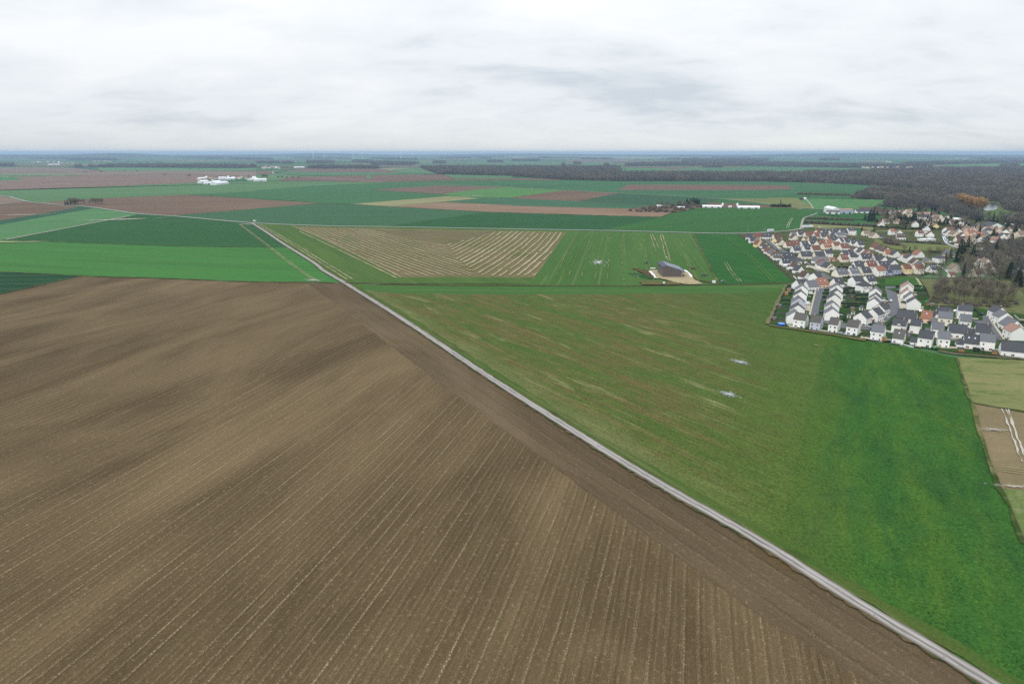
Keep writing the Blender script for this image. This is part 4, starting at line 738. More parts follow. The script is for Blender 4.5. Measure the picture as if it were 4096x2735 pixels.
for q, k, rf, wl_, hp, lb in ((G(V2, 728, 872, 35), "1", "orange", "white", 0, "white gabled house with steep orange roof above the green"), (G(V2, 1212, 862, 35), "1", "grey", "stone", 0, "stone gabled house with grey roof beside tall conifers"), (R(V2, 960, 925, 1060, 922), "2", "slate", "white", 1, "large white house with slate hipped roof above the grove"), (G(V2, 868, 998, 32), "0", "grey", "stone", 0, "small grey stone outbuilding left of the hipped house"), (G(V2, 1290, 1082, 25), "1", "tan", "stone", 0, "stone house with tan roof behind the pink blossom tree"),
                         (R(V2, 1162, 1206, 1252, 1206), "0", "red", "white", 0, "small white hut with red roof at the edge of the green"), (G(V2, 1780, 1000, 30), "2", "tan", "cream", 0, "cream gabled house with tan roof among trees at right"), (G(V2, 1845, 1098, 30), "1", "tan", "stone", 0, "stone house with tan roof below the cream gabled house"), (R(V2, 1545, 1142, 1672, 1137), "1", "brown", "stone", 0, "low stone house with brown roof left of the tan roofs"), (G(V2, 1640, 985, 30), "1", "brown", "white", 0, "white gabled house with brown roof behind tan roofs")):
    add_house(q, k, rf, wl_, row, hip=bool(hp), label=lb, L=None if q[1] else 9.5, W=9 if hp else None)
row = "houses of the old village"
for q, k, rf, wl_, kw in ((R(V2, 235, 522, 302, 522), "2", "orange", "white", {}), (R(V2, 345, 598, 482, 602), "1", "brown", "white", dict(sky=3)), (G(V2, 398, 548, 10), "1", "tan", "white", {}), (G(V2, 20, 585, 30), "1", "tan", "cream", {}), (R(V2, 68, 622, 126, 622), "0", "slate", "white", {}), (R(V2, 665, 547, 745, 547), "2", "red", "white", dict(sky=1)), (G(V2, 882, 568, 12), "1", "red", "white", {}),
                     (G(V2, 824, 478, 12), "1", "slate", "white", {}), (G(V2, 966, 444, 14), "1", "orange", "yellow", {}), (G(V2, 792, 392, 12), "1", "tan", "cream", {}), (G(V2, 900, 412, 14), "1", "tan", "cream", {}), (G(V2, 648, 410, 10), "2", "tan", "white", {}), (R(V2, 660, 302, 850, 302), "2", "slate", "white", {}), (R(V2, 915, 302, 1010, 302), "1", "tan", "cream", {}), (G(V2, 1038, 306, 12), "1", "tan", "cream", {}), (G(V2, 1152, 320, 10), "2", "tan", "cream", {}), (R(V2, 1200, 352, 1300, 352), "0", "white", "cream", {}),
                     (G(V2, 1342, 406, 12), "2", "slate", "cream", {}), (R(V2, 1388, 410, 1476, 410), "1", "slate", "white", {}), (R(V2, 1440, 452, 1580, 452), "b", "slate", "white", {}), (G(V2, 1642, 432, 14), "1", "grey", "cream", {}), (G(V2, 1662, 492, 20), "1", "salmon", "beige", {}), (R(V2, 1750, 505, 1830, 503), "2", "slate", "cream", dict(hip=True)), (R(V2, 1440, 547, 1560, 542), "2", "orange", "pink", {}), (R(V2, 1568, 572, 1700, 570), "1", "orange", "cream", dict(sky=2)), (G(V2, 1330, 528, 16), "1", "grey", "white", {}),
                     (G(V2, 1392, 592, 22), "1", "brown", "white", {}), (R(V2, 1272, 642, 1440, 642), "1", "brown", "cream", {}), (G(V2, 1396, 702, 38), "1", "brown", "cream", {}), (R(V2, 1745, 626, 1846, 622), "1", "slate", "white", dict(hip=True)), (G(V2, 1450, 512, 20), "1", "salmon", "beige", {}), (G(V2, 1510, 512, 20), "1", "tan", "cream", {}), (G(V2, 2028, 602, 24), "1", "slate", "white", {}), (G(V2, 2192, 588, 24), "1", "tan", "cream", {}), (R(V2, 2232, 562, 2345, 558), "1", "tan", "beige", {}), (R(V2, 1112, 502, 1222, 494), "2", "red", "white", {}), (G(V2, 1168, 545, 20), "1", "grey", "white", {}),
                     (R(V2, 70, 218, 246, 218), "1", "brown", "stone", dict(L=40)), (R(V2, 252, 228, 342, 228), "1", "brown", "white", {}), (G(V2, 325, 248, 14), "1", "tan", "white", {}), (R(V2, 385, 228, 470, 226), "1", "brown", "cream", {}), (G(V2, 470, 238, 14), "1", "tan", "cream", {}), (R(V2, 495, 222, 565, 217), "2", "salmon", "cream", {}), (G(V2, 572, 238, 16), "2", "tan", "white", {}), (R(V2, 640, 268, 700, 266), "1", "salmon", "beige", {}), (R(V2, 775, 262, 850, 262), "1", "salmon", "cream", {}), (R(V2, 865, 252, 930, 250), "1", "tan", "beige", {}),
                     (R(V2, 120, 372, 205, 370), "1", "tan", "white", {}), (G(V2, 110, 412, 14), "1", "red", "white", {}), (R(V2, 330, 372, 385, 370), "1", "tan", "beige", {}), (R(V2, 1990, 492, 2110, 490), "1", "tan", "beige", {}), (G(V2, 1950, 515, 22), "1", "salmon", "beige", {}), (R(V2, 1180, 392, 1310, 390), "1", "brown", "white", {}), (R(V2, 1690, 548, 1740, 545), "1", "grey", "stone", {}), (R(V1, 2165, 545, 2270, 545), "1", "tan", "cream", {}), (R(V2, -40, 1, 2, 1), "1", "tan", "cream", {})):
    if q[0] == V2((-40, 1))[0]: continue
    add_house(q, k, rf, wl_, row, detail=1, chim=k not in "0b", **{**dict(L=None if q[1] else 9), **kw})
vr = random.Random(4)
for x, y in ((610, 262), (700, 305), (980, 335), (880, 335), (1080, 345), (1240, 378), (1480, 485), (1565, 505), (1720, 485), (1610, 622), (1665, 645), (1880, 505), (2060, 535), (2135, 522), (2260, 522), (1500, 565), (1290, 562), (560, 275), (425, 262), (290, 300), (1560, 655), (2100, 600), (1960, 655)):
    add_house(G(V2, x, y, vr.uniform(-10, 60)), vr.choice(("1", "1", "2")), vr.choice(("tan", "brown", "slate", "tan", "salmon", "red")), vr.choice(("white", "cream", "beige", "stone")), row, L=vr.uniform(8, 12), detail=1)
byrow = {}
for h in HOUSES: byrow.setdefault(h["row"], []).append(h)
ROWT = {r: r.split(" ", 1)[1].replace("houses ", "") for r in byrow}
def ordw(i): return ORD[i] if i < 20 else ["twenty", "thirty", "forty", "fifty", "sixty", "seventy", "eighty", "ninety"][i // 10 - 2 if (i + 1) % 10 else (i + 1) // 10 - 2] + ("-" + ORD[(i + 1) % 10 - 1] if (i + 1) % 10 else "th") if i >= 20 else ""
def ordinal(i):                          # i from 0
    n = i + 1
    if n <= 20: return ORD[i]
    t_, u_ = divmod(n, 10); tens = ["", "", "twenty", "thirty", "forty", "fifty", "sixty", "seventy", "eighty", "ninety"][t_]
    return tens + "-" + ORD[u_ - 1] if u_ else tens[:-1] + "ieth"
SHORT = {"houses in the front row facing the field": "in front row facing field", "gable houses left of the gable street": "in left gable row of new estate", "gable houses right of the gable street": "in second gable row of new estate", "gable houses backing the middle gardens": "in gable row right of middle gardens",
         "houses at the top of the new estate": "along top of new estate", "houses in the block behind the front row": "in block behind front row", "gable houses along the right street": "in gable row at right edge", "gable houses beside the descending street": "in short row below grove", "houses along the older estate's field edge": "on older estate's field edge",
         "houses in the upper row of the older estate": "in older estate's top row", "houses in the second row of the older estate": "in older estate's second row", "houses in the third row of the older estate": "in older estate's third row", "houses in the fourth row of the older estate": "in older estate's fourth row", "houses in the lowest row of the older estate": "in older estate's lowest row",
         "houses at the old end of the estate by the green": "around the green end of older estate", "detached houses above the green": "above the green", "houses of the old village": "in the old village under the wood"}
for r, hs in byrow.items():
    hs.sort(key=lambda h: h["x"]); n = 0
    for h in hs:
        st = {"2": "two-storey", "3": "tall", "1": "gabled", "0": "small", "b": "low"}[h["kind"]]
        lb = h["label"] or f"{h['wall']} {st} house, {ROOFN[h['roof']]} roof, {ordinal(n)} from left {SHORT[r]}"
        n += 1; build_house(h, lb)

# terraces and drives beside the houses
tr_ = random.Random(21)
for h in HOUSES:
    if h["kind"] == "0" or h["c"].y > 760: continue
    ca, sa = cos(h["rz"]), sin(h["rz"]); l, w = h["L"] / 2, h["W"] / 2
    for k in range(2 if h["detail"] > 1 else 1):
        cx, cy = ((tr_.uniform(-l, l * .3), -w - tr_.uniform(.2, 1.5)) if k == 0 else (tr_.choice((-1, 1)) * (l + tr_.uniform(1, 3)), tr_.uniform(-w, w * .3))); a, b = tr_.uniform(1.5, 3.2), tr_.uniform(1.2, 2.4)
        pts = [(h["c"].x + (cx + i * a) * ca - (cy + j * b) * sa, h["c"].y + (cx + i * a) * sa + (cy + j * b) * ca) for i, j in ((-1, -1), (1, -1), (1, 1), (-1, 1))]
        sheet("terrace", pts, m_pave if tr_.random() < .7 else M_ROADL, "pale paved terrace beside a house", px=False, z=ZL[0] + .004 + tr_.random() * .02)
# ------------------------------------------------------------------ trees
BARK = leaf_mat("bark", (.10, .085, .068, 1), (.15, .13, .105, 1)); TWIG = leaf_mat("bare_twigs", (.12, .104, .08, 1), (.215, .185, .14, 1))
TWIG2 = leaf_mat("violet_twigs", (.14, .12, .115, 1), (.21, .18, .165, 1)); TWIGO = leaf_mat("orange_twigs", (.34, .21, .085, 1), (.46, .30, .13, 1)); TWIGG = leaf_mat("greenish_twigs", (.16, .16, .085, 1), (.24, .225, .13, 1))
NEED = leaf_mat("needles", (.012, .026, .016, 1), (.028, .050, .026, 1)); HEDGE = leaf_mat("hedge_leaves", (.016, .030, .014, 1), (.040, .060, .026, 1)); SCRUB = leaf_mat("scrub", (.115, .105, .065, 1), (.18, .155, .10, 1))
BLOS = leaf_mat("blossom", (.42, .24, .30, 1), (.58, .38, .44, 1)); BLOW = leaf_mat("white_blossom", (.55, .52, .48, 1), (.70, .66, .62, 1))
def twig_quads(pts, dirs, lens, wid, r):
    n = len(pts); p = np.asarray(pts); d = np.asarray(dirs); d = d / np.maximum(np.linalg.norm(d, axis=1, keepdims=True), 1e-6)
    up = r.normal(size=(n, 3)); s = np.cross(d, up); s /= np.maximum(np.linalg.norm(s, axis=1, keepdims=True), 1e-6)
    L = np.asarray(lens)[:, None]; W = (wid * r.uniform(.6, 1.4, n))[:, None]
    return np.stack([p - s * W, p + s * W, p + d * L + s * W * .35, p + d * L - s * W * .35], 1)
def bare_tree(seed, h=1.0, limbs=11, sub=7, tw=11, spread=.30, base=.22, mat=TWIG, wid=.0055, up=.45):
    """unit-height bare tree: trunk with limbs, crown of branches and twigs"""
    r = np.random.default_rng(seed); rr = random.Random(seed); b = MB(); lean = Vector((rr.uniform(-.04, .04), rr.uniform(-.04, .04), 0))
    pts = [Vector((0, 0, -.02)), Vector((lean.x * .3, lean.y * .3, .25)), lean * .7 + Vector((0, 0, .5)), lean + Vector((0, 0, .8))]
    rad = [.020, .015, .010, .004]
    for i in range(3): b.tube(pts[i], pts[i + 1], rad[i], rad[i + 1], 6)
    P0, D0, L0, W0 = [], [], [], []
    for k in range(limbs):
        z = base + (.62 - base) * (k / max(1, limbs - 1)) + rr.uniform(-.03, .03); a = k * 2.4 + rr.uniform(-.4, .4)
        o = lean * z + Vector((0, 0, z)); out = spread * (1.0 - .45 * abs((z - base) / .5 - .35)) * rr.uniform(.75, 1.15)
        m_ = o + Vector((cos(a) * out * .5, sin(a) * out * .5, .11 + up * .12)); e_ = o + Vector((cos(a) * out, sin(a) * out, .20 + up * .4 * rr.uniform(.6, 1)))
        e_.z = min(e_.z, .97); b.tube(o, m_, .0085, .0055, 4); b.tube(m_, e_, .0055, .002, 4)
        for q in range(sub):
            f = .25 + .75 * (q + rr.random()) / sub; s = (o.lerp(m_, f * 2) if f < .5 else m_.lerp(e_, f * 2 - 1))
            d = Vector((cos(a + rr.uniform(-1.3, 1.3)), sin(a + rr.uniform(-1.3, 1.3)), rr.uniform(.15, 1.3))).normalized(); ln = rr.uniform(.09, .17)
            P0.append(s); D0.append(d); L0.append(ln); W0.append(1)
            for w in range(tw):
                t_ = rr.uniform(.2, 1.0); s2 = s + d * (ln * t_); d2 = (d + Vector((rr.gauss(0, .75), rr.gauss(0, .75), rr.gauss(.15, .6)))).normalized()
                P0.append(s2); D0.append(d2); L0.append(rr.uniform(.04, .10)); W0.append(.6)
    for w in range(limbs * 6):
        t_ = rr.uniform(.5, 1); s2 = pts[2].lerp(pts[3], t_); d2 = Vector((rr.gauss(0, .6), rr.gauss(0, .6), rr.uniform(.4, 1))).normalized(); P0.append(s2); D0.append(d2); L0.append(rr.uniform(.08, .2)); W0.append(.8)
    Q = twig_quads([tuple(p) for p in P0], [tuple(d) for d in D0], L0, wid * np.asarray(W0), r)
    return b.data("trunk", [BARK]), quads_mesh("crown", Q, mat)
def conifer(seed, wide=.2, mat=NEED, base=.08):
    r = np.random.default_rng(seed); rr = random.Random(seed); b = MB(); b.tube((0, 0, -.02), (0, 0, .95), .018, .003, 6); P0, D0, L0 = [], [], []
    n = 34
    for k in range(n):
        z = base + (.96 - base) * k / (n - 1); rad = wide * (1 - (z - base) / (1 - base)) ** .8 + .012
        for j in range(15):
            a = rr.uniform(0, 2 * pi); f = rr.uniform(.15, .95); ll = rad * rr.uniform(.75, 1.2)
            P0.append((cos(a) * ll * f * .6, sin(a) * ll * f * .6, z - ll * .18 * f)); D0.append((cos(a), sin(a), rr.uniform(-.35, .35))); L0.append(ll * .55)
    return b.data("trunk", [BARK]), quads_mesh("crown", twig_quads(P0, D0, L0, .016, r), mat)
def bush(seed, mat, n=420, flat=.75):
    """unit-height shrub: short stems and a mass of small leaf or twig clumps"""
    r = np.random.default_rng(seed); rr = random.Random(seed); b = MB()
    for k in range(6):
        a = k * 1.05; b.tube((0, 0, -.02), (cos(a) * .22, sin(a) * .22, .55), .02, .006, 4)
    u = r.normal(size=(n, 3)); u /= np.linalg.norm(u, axis=1, keepdims=True); u[:, 2] = np.abs(u[:, 2])
    lob = .72 + .28 * np.sin(u[:, 0] * 5 + seed) * np.cos(u[:, 1] * 4 + seed * 2)
    rad = (r.random(n) ** .45) * lob; p = u * rad[:, None] * np.array([flat * .7, flat * .7, .88])
    d = u + r.normal(size=(n, 3)) * .5; d[:, 2] += .25
    return b.data("stem", [BARK]), quads_mesh("foliage", twig_quads(p, d, r.uniform(.08, .19, n), .028, r), mat)
T_BARE = [bare_tree(s) for s in (1, 2, 3, 4)]; T_TALL = [bare_tree(s, spread=.20, base=.30, limbs=12, up=.7) for s in (11, 12, 13)]
T_GRN = [bare_tree(s, mat=TWIGG, tw=14) for s in (21, 22)]; T_VIO = [bare_tree(s, mat=TWIG2, tw=13) for s in (31, 32)]
T_ORG = [bare_tree(s, spread=.15, base=.12, limbs=14, up=1.0, mat=TWIGO, tw=14, wid=.010) for s in (41, 42)]
T_CON = [conifer(s, w) for s, w in ((51, .20), (52, .27), (53, .16))]; T_PINE = [conifer(s, .34, NEED, .18) for s in (54, 55)]
T_BUSH = [bush(s, SCRUB) for s in (61, 62, 63)]; T_EVER = [bush(s, HEDGE) for s in (64, 65)]; T_PINK = [bush(66, BLOS)]; T_WHT = [bush(67, BLOW)]; T_BRN = [bush(68, TWIG, 520), bush(69, TWIG2, 520)]
def plant(tpl, pos, h, name, label, cat, group=None, wide=1.0, rz=None):
    a, c = random.choice(tpl); o = empty(name, (pos[0], pos[1], 0), random.uniform(0, 6.28) if rz is None else rz); o.scale = (h * wide, h * wide, h)
    for me, nm in ((a, "trunk" if "tree" in name else "stem"), (c, "crown" if "tree" in name else "foliage")): link(bpy.data.objects.new(nm, me), o)
    return tag(o, label, cat, group)
def scatter(poly, n, avoid=6.0, gap=4.0, seed=1, px=True):
    w = [P(*p) for p in poly] if px else poly; r = random.Random(seed); out = []; xs = [p.x for p in w]; ys = [p.y for p in w]; k = 0
    while len(out) < n and k < n * 60:
        k += 1; p = Vector((r.uniform(min(xs), max(xs)), r.uniform(min(ys), max(ys)), 0))
        if not inside(p, w) or any((p - q).length < gap for q in out): continue
        if avoid and any((p.xy - h["c"].xy).length < avoid for h in HOUSES): continue
        out.append(p)
    return out

# ------------------------------------------------------------------ woods (each reads as one mass)
TPL = bpy.data.collections.new("wood_trees")
def small_tree(seed, mat, n=190, tall=.5):
    r = np.random.default_rng(seed); u = r.normal(size=(n, 3)); u /= np.linalg.norm(u, axis=1, keepdims=True)
    rad = r.random(n) ** .4; p = u * rad[:, None] * np.array([.27, .27, .36]); p[:, 2] += .60
    d = u * np.array([1, 1, .5]) + r.normal(size=(n, 3)) * .45; d[:, 2] += .6
    Q = twig_quads(p, d, r.uniform(.07, .17, n), .016, r)
    tr = [[(-.018 * cos(a) , .018 * sin(a), 0), (.018 * cos(a), -.018 * sin(a), 0), (.006 * cos(a), 0, .7), (-.006 * cos(a), 0, .7)] for a in (0.2, 1.8)]
    lo = r.normal(size=(30, 3)) * np.array([.16, .16, .0]); lo[:, 2] = r.uniform(0, .2, 30)
    Q2 = twig_quads(lo, r.normal(size=(30, 3)) * .4 + np.array([0, 0, 1]), r.uniform(.1, .25, 30), .022, r)
    return quads_mesh("wood_tree", np.concatenate([Q, np.array(tr), Q2]), mat)
WOODM = [leaf_mat("wood_violet", (.072, .070, .074, 1), (.15, .138, .134, 1), .012), leaf_mat("wood_brown", (.098, .09, .076, 1), (.195, .172, .14, 1), .012), leaf_mat("wood_olive", (.07, .072, .055, 1), (.14, .135, .10, 1), .012), leaf_mat("wood_pale", (.12, .11, .095, 1), (.21, .19, .155, 1), .012)]
for i, m_ in enumerate([WOODM[0], WOODM[0], WOODM[2], WOODM[1], WOODM[1], WOODM[3]]):
    o = bpy.data.objects.new("wood_tree", small_tree(80 + i, m_)); TPL.objects.link(o)
ng = bpy.data.node_groups.new("wood", "GeometryNodeTree")
ng.interface.new_socket("Geometry", in_out="INPUT", socket_type="NodeSocketGeometry"); ng.interface.new_socket("Geometry", in_out="OUTPUT", socket_type="NodeSocketGeometry")
gi, go = ng.nodes.new("NodeGroupInput"), ng.nodes.new("NodeGroupOutput")
ci = ng.nodes.new("GeometryNodeCollectionInfo"); ci.inputs[0].default_value = TPL; ci.inputs[1].default_value = True; ci.inputs[2].default_value = True
ip = ng.nodes.new("GeometryNodeInstanceOnPoints"); ip.inputs["Pick Instance"].default_value = True
ak = ng.nodes.new("GeometryNodeInputNamedAttribute"); ak.data_type = "INT"; ak.inputs[0].default_value = "sort"; ng.links.new(ak.outputs[0], ip.inputs["Instance Index"])
at = ng.nodes.new("GeometryNodeInputNamedAttribute"); at.data_type = "FLOAT"; at.inputs[0].default_value = "size"
rv = ng.nodes.new("FunctionNodeRandomValue"); rv.data_type = "FLOAT_VECTOR"; rv.inputs[0].default_value = (-.06, -.06, 0); rv.inputs[1].default_value = (.06, .06, 6.28)
rs = ng.nodes.new("FunctionNodeRandomValue"); rs.data_type = "FLOAT_VECTOR"; rs.inputs[0].default_value = (.85, .85, .75); rs.inputs[1].default_value = (1.25, 1.25, 1.2)
vm = ng.nodes.new("ShaderNodeVectorMath"); vm.operation = "SCALE"
ng.links.new(rs.outputs[0], vm.inputs[0]); ng.links.new(at.outputs[0], vm.inputs["Scale"])
ng.links.new(gi.outputs[0], ip.inputs["Points"]); ng.links.new(ci.outputs[0], ip.inputs["Instance"]); ng.links.new(rv.outputs[0], ip.inputs["Rotation"]); ng.links.new(vm.outputs[0], ip.inputs["Scale"]); ng.links.new(ip.outputs[0], go.inputs[0])
def inside_np(x, y, poly):
    r = np.zeros(len(x), bool); j = len(poly) - 1
    for i in range(len(poly)):
        a, b = poly[i], poly[j]
        if a.y != b.y: r ^= ((a.y > y) != (b.y > y)) & (x < (b.x - a.x) * (y - a.y) / (b.y - a.y) + a.x)
        j = i
    return r
M_FLOOR = field_mat(C(84, 76, 62), C(66, 60, 50), 0, seed=70.0, grain=.3)
def wood(pts, spacing, size, label, holes=(), name="wood", floor=True, far=False, avoid=0):
    """trees on a jittered grid over the polygon; spacing grows with distance"""
    w = [P(*p) for p in pts]; xs = [p.x for p in w]; ys = [p.y for p in w]; dm = math.hypot(sum(xs) / len(xs), sum(ys) / len(ys)); sp = spacing
    gx, gy = np.meshgrid(np.arange(min(xs), max(xs), sp), np.arange(min(ys), max(ys), sp)); x = gx.ravel() + rng.uniform(-.45, .45, gx.size) * sp; y = gy.ravel() + rng.uniform(-.45, .45, gx.size) * sp
    k = inside_np(x, y, w)
    for h in holes: k &= ~inside_np(x, y, [P(*p) for p in h])
    if avoid:
        hc = np.array([h["c"].xy[:] for h in HOUSES]); xx, yy = x[k], y[k]
        ok = np.array([((hc - (a, b)) ** 2).sum(1).min() > avoid ** 2 for a, b in zip(xx, yy)]) if len(xx) else np.zeros(0, bool)
        x, y = xx[ok], yy[ok]
    else: x, y = x[k], y[k]
    if len(x) == 0: return
    me = bpy.data.meshes.new(name); me.vertices.add(len(x)); me.vertices.foreach_set("co", np.stack([x, y, np.zeros_like(x)], 1).astype(np.float32).ravel())
    nz = (np.sin(x * .021 + 1.3 * np.sin(y * .013)) + np.sin(y * .027 + 1.7 * np.sin(x * .011 + 2)) + .8 * np.sin((x + y) * .047 + 2 * np.sin(y * .03))) / 2.8
    b_ = me.attributes.new("sort", "INT", "POINT"); b_.data.foreach_set("value", np.clip(np.floor((nz + rng.normal(0, .35, len(x)) + 1) * 3), 0, 5).astype(np.int32))
    a = me.attributes.new("size", "FLOAT", "POINT"); lum = .8 + .9 * nz; a.data.foreach_set("value", (size * rng.uniform(.62, 1.2, len(x)) * (.8 + .28 * lum)).astype(np.float32))
    o = obj(name, me); md = o.modifiers.new("trees", "NODES"); md.node_group = ng; tag(o, label, None, None, "stuff")
    if floor: sheet("ground", pts, M_FLOOR, "leaf litter ground under " + label)
    return o
MEADOW = cD((1870, 530), (1960, 515), (2130, 525), (2160, 590), (2349, 640), (2349, 700), (1970, 690), (1940, 615))
wood(cB((1500, 205), (1660, 262), (1820, 268), (2349, 280)) + cC((0, 285), (480, 318), (640, 322), (880, 326), (1500, 328), (2349, 330)) + cD((0, 332), (400, 340), (640, 352), (1060, 372), (1060, 262), (930, 252), (380, 262), (130, 275)) + cC((2349, 265), (1600, 268), (1050, 270), (985, 262), (1000, 235), (980, 206), (0, 205)) + cB((2349, 205)),
     11, 17, "great bare grey-brown wood across the middle distance")
wood(cD((1060, 372), (1340, 404), (1345, 442), (1010, 442), (960, 432), (800, 470), (860, 495), (1080, 492), (1100, 540), (1030, 560), (1150, 572), (1380, 572), (1550, 588), (1700, 640), (1800, 672), (1900, 690), (2100, 700), (2200, 738), (2349, 765), (3000, 830), (3000, 225), (2349, 215), (1500, 225), (950, 235), (930, 252), (1060, 262)),
     8.5, 16, "bare brown valley wood above the old village", [MEADOW, cD((1730, 535), (1960, 600), (2000, 665), (1800, 640), (1720, 575))], avoid=9)
sheet("ground", MEADOW, field_mat(C(84, 128, 66), C(98, 122, 76), 30, seed=71.0, grain=.2), "green valley meadow beside the pond")
t = NT("pond_water"); t.b.inputs["Base Color"].default_value = (.05, .06, .055, 1); t.b.inputs["Roughness"].default_value = .12; t.b.inputs["Specular IOR Level"].default_value = .5; t.b.inputs["IOR"].default_value = 1.33; t.bump(t.noise(t.pos(), (.3, .3, .3), 3, .6), .25, .1)
pond = sheet("water", cD((1960, 545), (2000, 532), (2090, 530), (2125, 550), (2110, 585), (2060, 602), (2000, 606), (1965, 585)), t.m, "small pale pond in the valley wood")
sheet("field", cD((1000, 394), (1330, 404), (1330, 442), (1010, 442)), field_mat(C(62, 142, 84), C(70, 146, 88), 0, seed=25.0, grain=.1), "green clearing behind the hedgerow")
FARW = [(cA((0, 195), (132, 195), (132, 182), (0, 180)), "far-left edge"), (cA((690, 207), (755, 207), (750, 198), (690, 198)), "brown fields, a dark clump"), (cA((815, 205), (860, 205), (858, 197), (815, 197)), "brown fields, a second clump"), (cA((870, 204), (2200, 212), (2349, 206), (2349, 192), (1000, 188)), "far left farms, a long belt"),
        (cB((480, 214), (1130, 217), (1130, 203), (700, 198), (500, 198)), "far village, a belt"), (cB((470, 165), (720, 165), (700, 150), (460, 150)), "wind turbines, left block"), (cB((1060, 182), (1430, 184), (1500, 165), (900, 155), (1080, 170)), "wind turbines, right block"), (cB((1620, 166), (1745, 166), (1740, 158), (1630, 158)), "centre horizon, small block"), (cB((2120, 156), (2270, 156), (2260, 148), (2130, 148)), "centre right, small block"),
        (cC((0, 145), (265, 145), (250, 136), (0, 136)), "middle, flat block"), (cC((1020, 193), (1560, 189), (2349, 191)) + cD((0, 195), (500, 205), (870, 206), (1500, 206), (1500, 194), (800, 184), (0, 165)) + cC((2349, 165), (1560, 165), (1100, 178)), "right half, long belt"), (cC((1750, 205), (1930, 206), (1930, 196), (1760, 195)), "green field, an island"), (cC((1560, 152), (2349, 147), (2349, 128), (1600, 134)), "right horizon block"),
        (cD((470, 140), (660, 140), (650, 124), (480, 122)), "right horizon, small block"), (cD((1200, 180), (1600, 176), (2090, 166), (2349, 160), (2349, 150), (1300, 166)), "far right, thin belt"), (cA((620, 138), (1080, 140), (1050, 124), (660, 121)), "far left, flat block"), (cA((0, 112), (600, 114), (900, 104), (0, 96)), "left horizon"), (cC((450, 186), (490, 186), (485, 178), (455, 178)), "lone round copse"), (cC((560, 176), (635, 176), (630, 166), (570, 166)), "second lone copse"), (cC((840, 192), (895, 192), (890, 180), (850, 180)), "third lone copse"),
        (cD((2120, 212), (2300, 205), (2300, 190), (2140, 192)), "far right housing"), (cB((880, 155), (1060, 158), (1060, 148), (890, 146)), "turbine field strip"), (cB((230, 172), (345, 172), (340, 158), (240, 158)), "far church village"), (cB((0, 168), (220, 170), (210, 160), (0, 158)), "far left village")]
for pts, lb in FARW: wood(pts, 16, 19, "distant wood by the " + lb, floor=False)
hz = random.Random(5)
for i in range(46):
    cr = (cA, cB, cC, cD)[i % 4]; y = hz.uniform(90, 132); x = hz.uniform(-60, 2200); L = hz.uniform(120, 700); th = hz.uniform(1.5, 5) * (y - 74) / 40
    wood(cr((x, y), (x + L * .5, y + th * .6), (x + L, y + th * .2), (x + L * .9, y - th), (x + L * .3, y - th * .8)), 34, 22, "thin dark tree belt near the horizon, " + ordinal(i), floor=False)

# individual trees and shrubs
G_ = "bare trees of the grove behind the estate"
for i, p in enumerate(scatter(V4((790, 520), (1000, 560), (1500, 600), (2000, 620), (2230, 560), (2150, 420), (1700, 340), (1200, 300), (860, 300)), 62, 0, 3.2, 11)):
    plant(T_TALL + T_BARE[:2], p, random.uniform(10, 14), "bare_tree", "bare brown tree standing in the dense grove behind the estate", "tree", G_, .95)
for p in scatter(V4((760, 560), (1000, 600), (1500, 640), (2050, 650), (2260, 600), (2200, 540), (1400, 560), (800, 480)), 46, 0, 2.5, 12):
    plant(T_BRN + T_BUSH, p, random.uniform(3, 5), "shrub", "brown shrub in the thicket at the foot of the grove", "shrub", "thicket at the foot of the grove", 1.2)
for p in scatter(V2((1290, 870), (1600, 820), (1900, 760), (2349, 740), (2700, 760), (2700, 1560), (2349, 1500), (2150, 1400), (1900, 1300), (1350, 1320), (1000, 1280), (1000, 1120)), 105, 6.5, 6, 13):
    u = random.random()
    if u < .14: plant(T_CON, p, random.uniform(9, 15), "conifer_tree", "dark conifer among the bare trees on the right slope", "tree", "conifers on the right slope", 1.1)
    elif u < .88: plant(T_BARE + T_GRN + T_VIO, p, random.uniform(8, 14), "bare_tree", "bare tree in the woodland on the right slope", "tree", "bare trees on the right slope", 1.25)
    else: plant(T_EVER + T_BUSH, p, random.uniform(2.5, 4.5), "shrub", "shrub among the trees on the right slope", "shrub", "shrubs on the right slope", 1.4)
for p in scatter(V2((0, 210), (600, 200), (1000, 280), (1400, 380), (2000, 500), (2500, 560), (2500, 740), (1700, 740), (1300, 640), (1100, 560), (0, 540), (0, 300)), 190, 6.5, 5, 14):
    u = random.random()
    if u < .25: plant(T_CON + T_PINE, p, random.uniform(8, 15), "conifer_tree", "dark conifer between the old village houses", "tree", "conifers of the old village", 1.3)
    elif u < .66: plant(T_BARE + T_VIO + T_GRN, p, random.uniform(8, 14), "bare_tree", "bare tree between the old village houses", "tree", "bare trees of the old village", 1.3)
    else: plant(T_EVER + T_BUSH + T_BRN + T_WHT, p, random.uniform(2, 4), "shrub", "garden shrub between the old village houses", "shrub", "garden shrubs of the old village", 1.5)
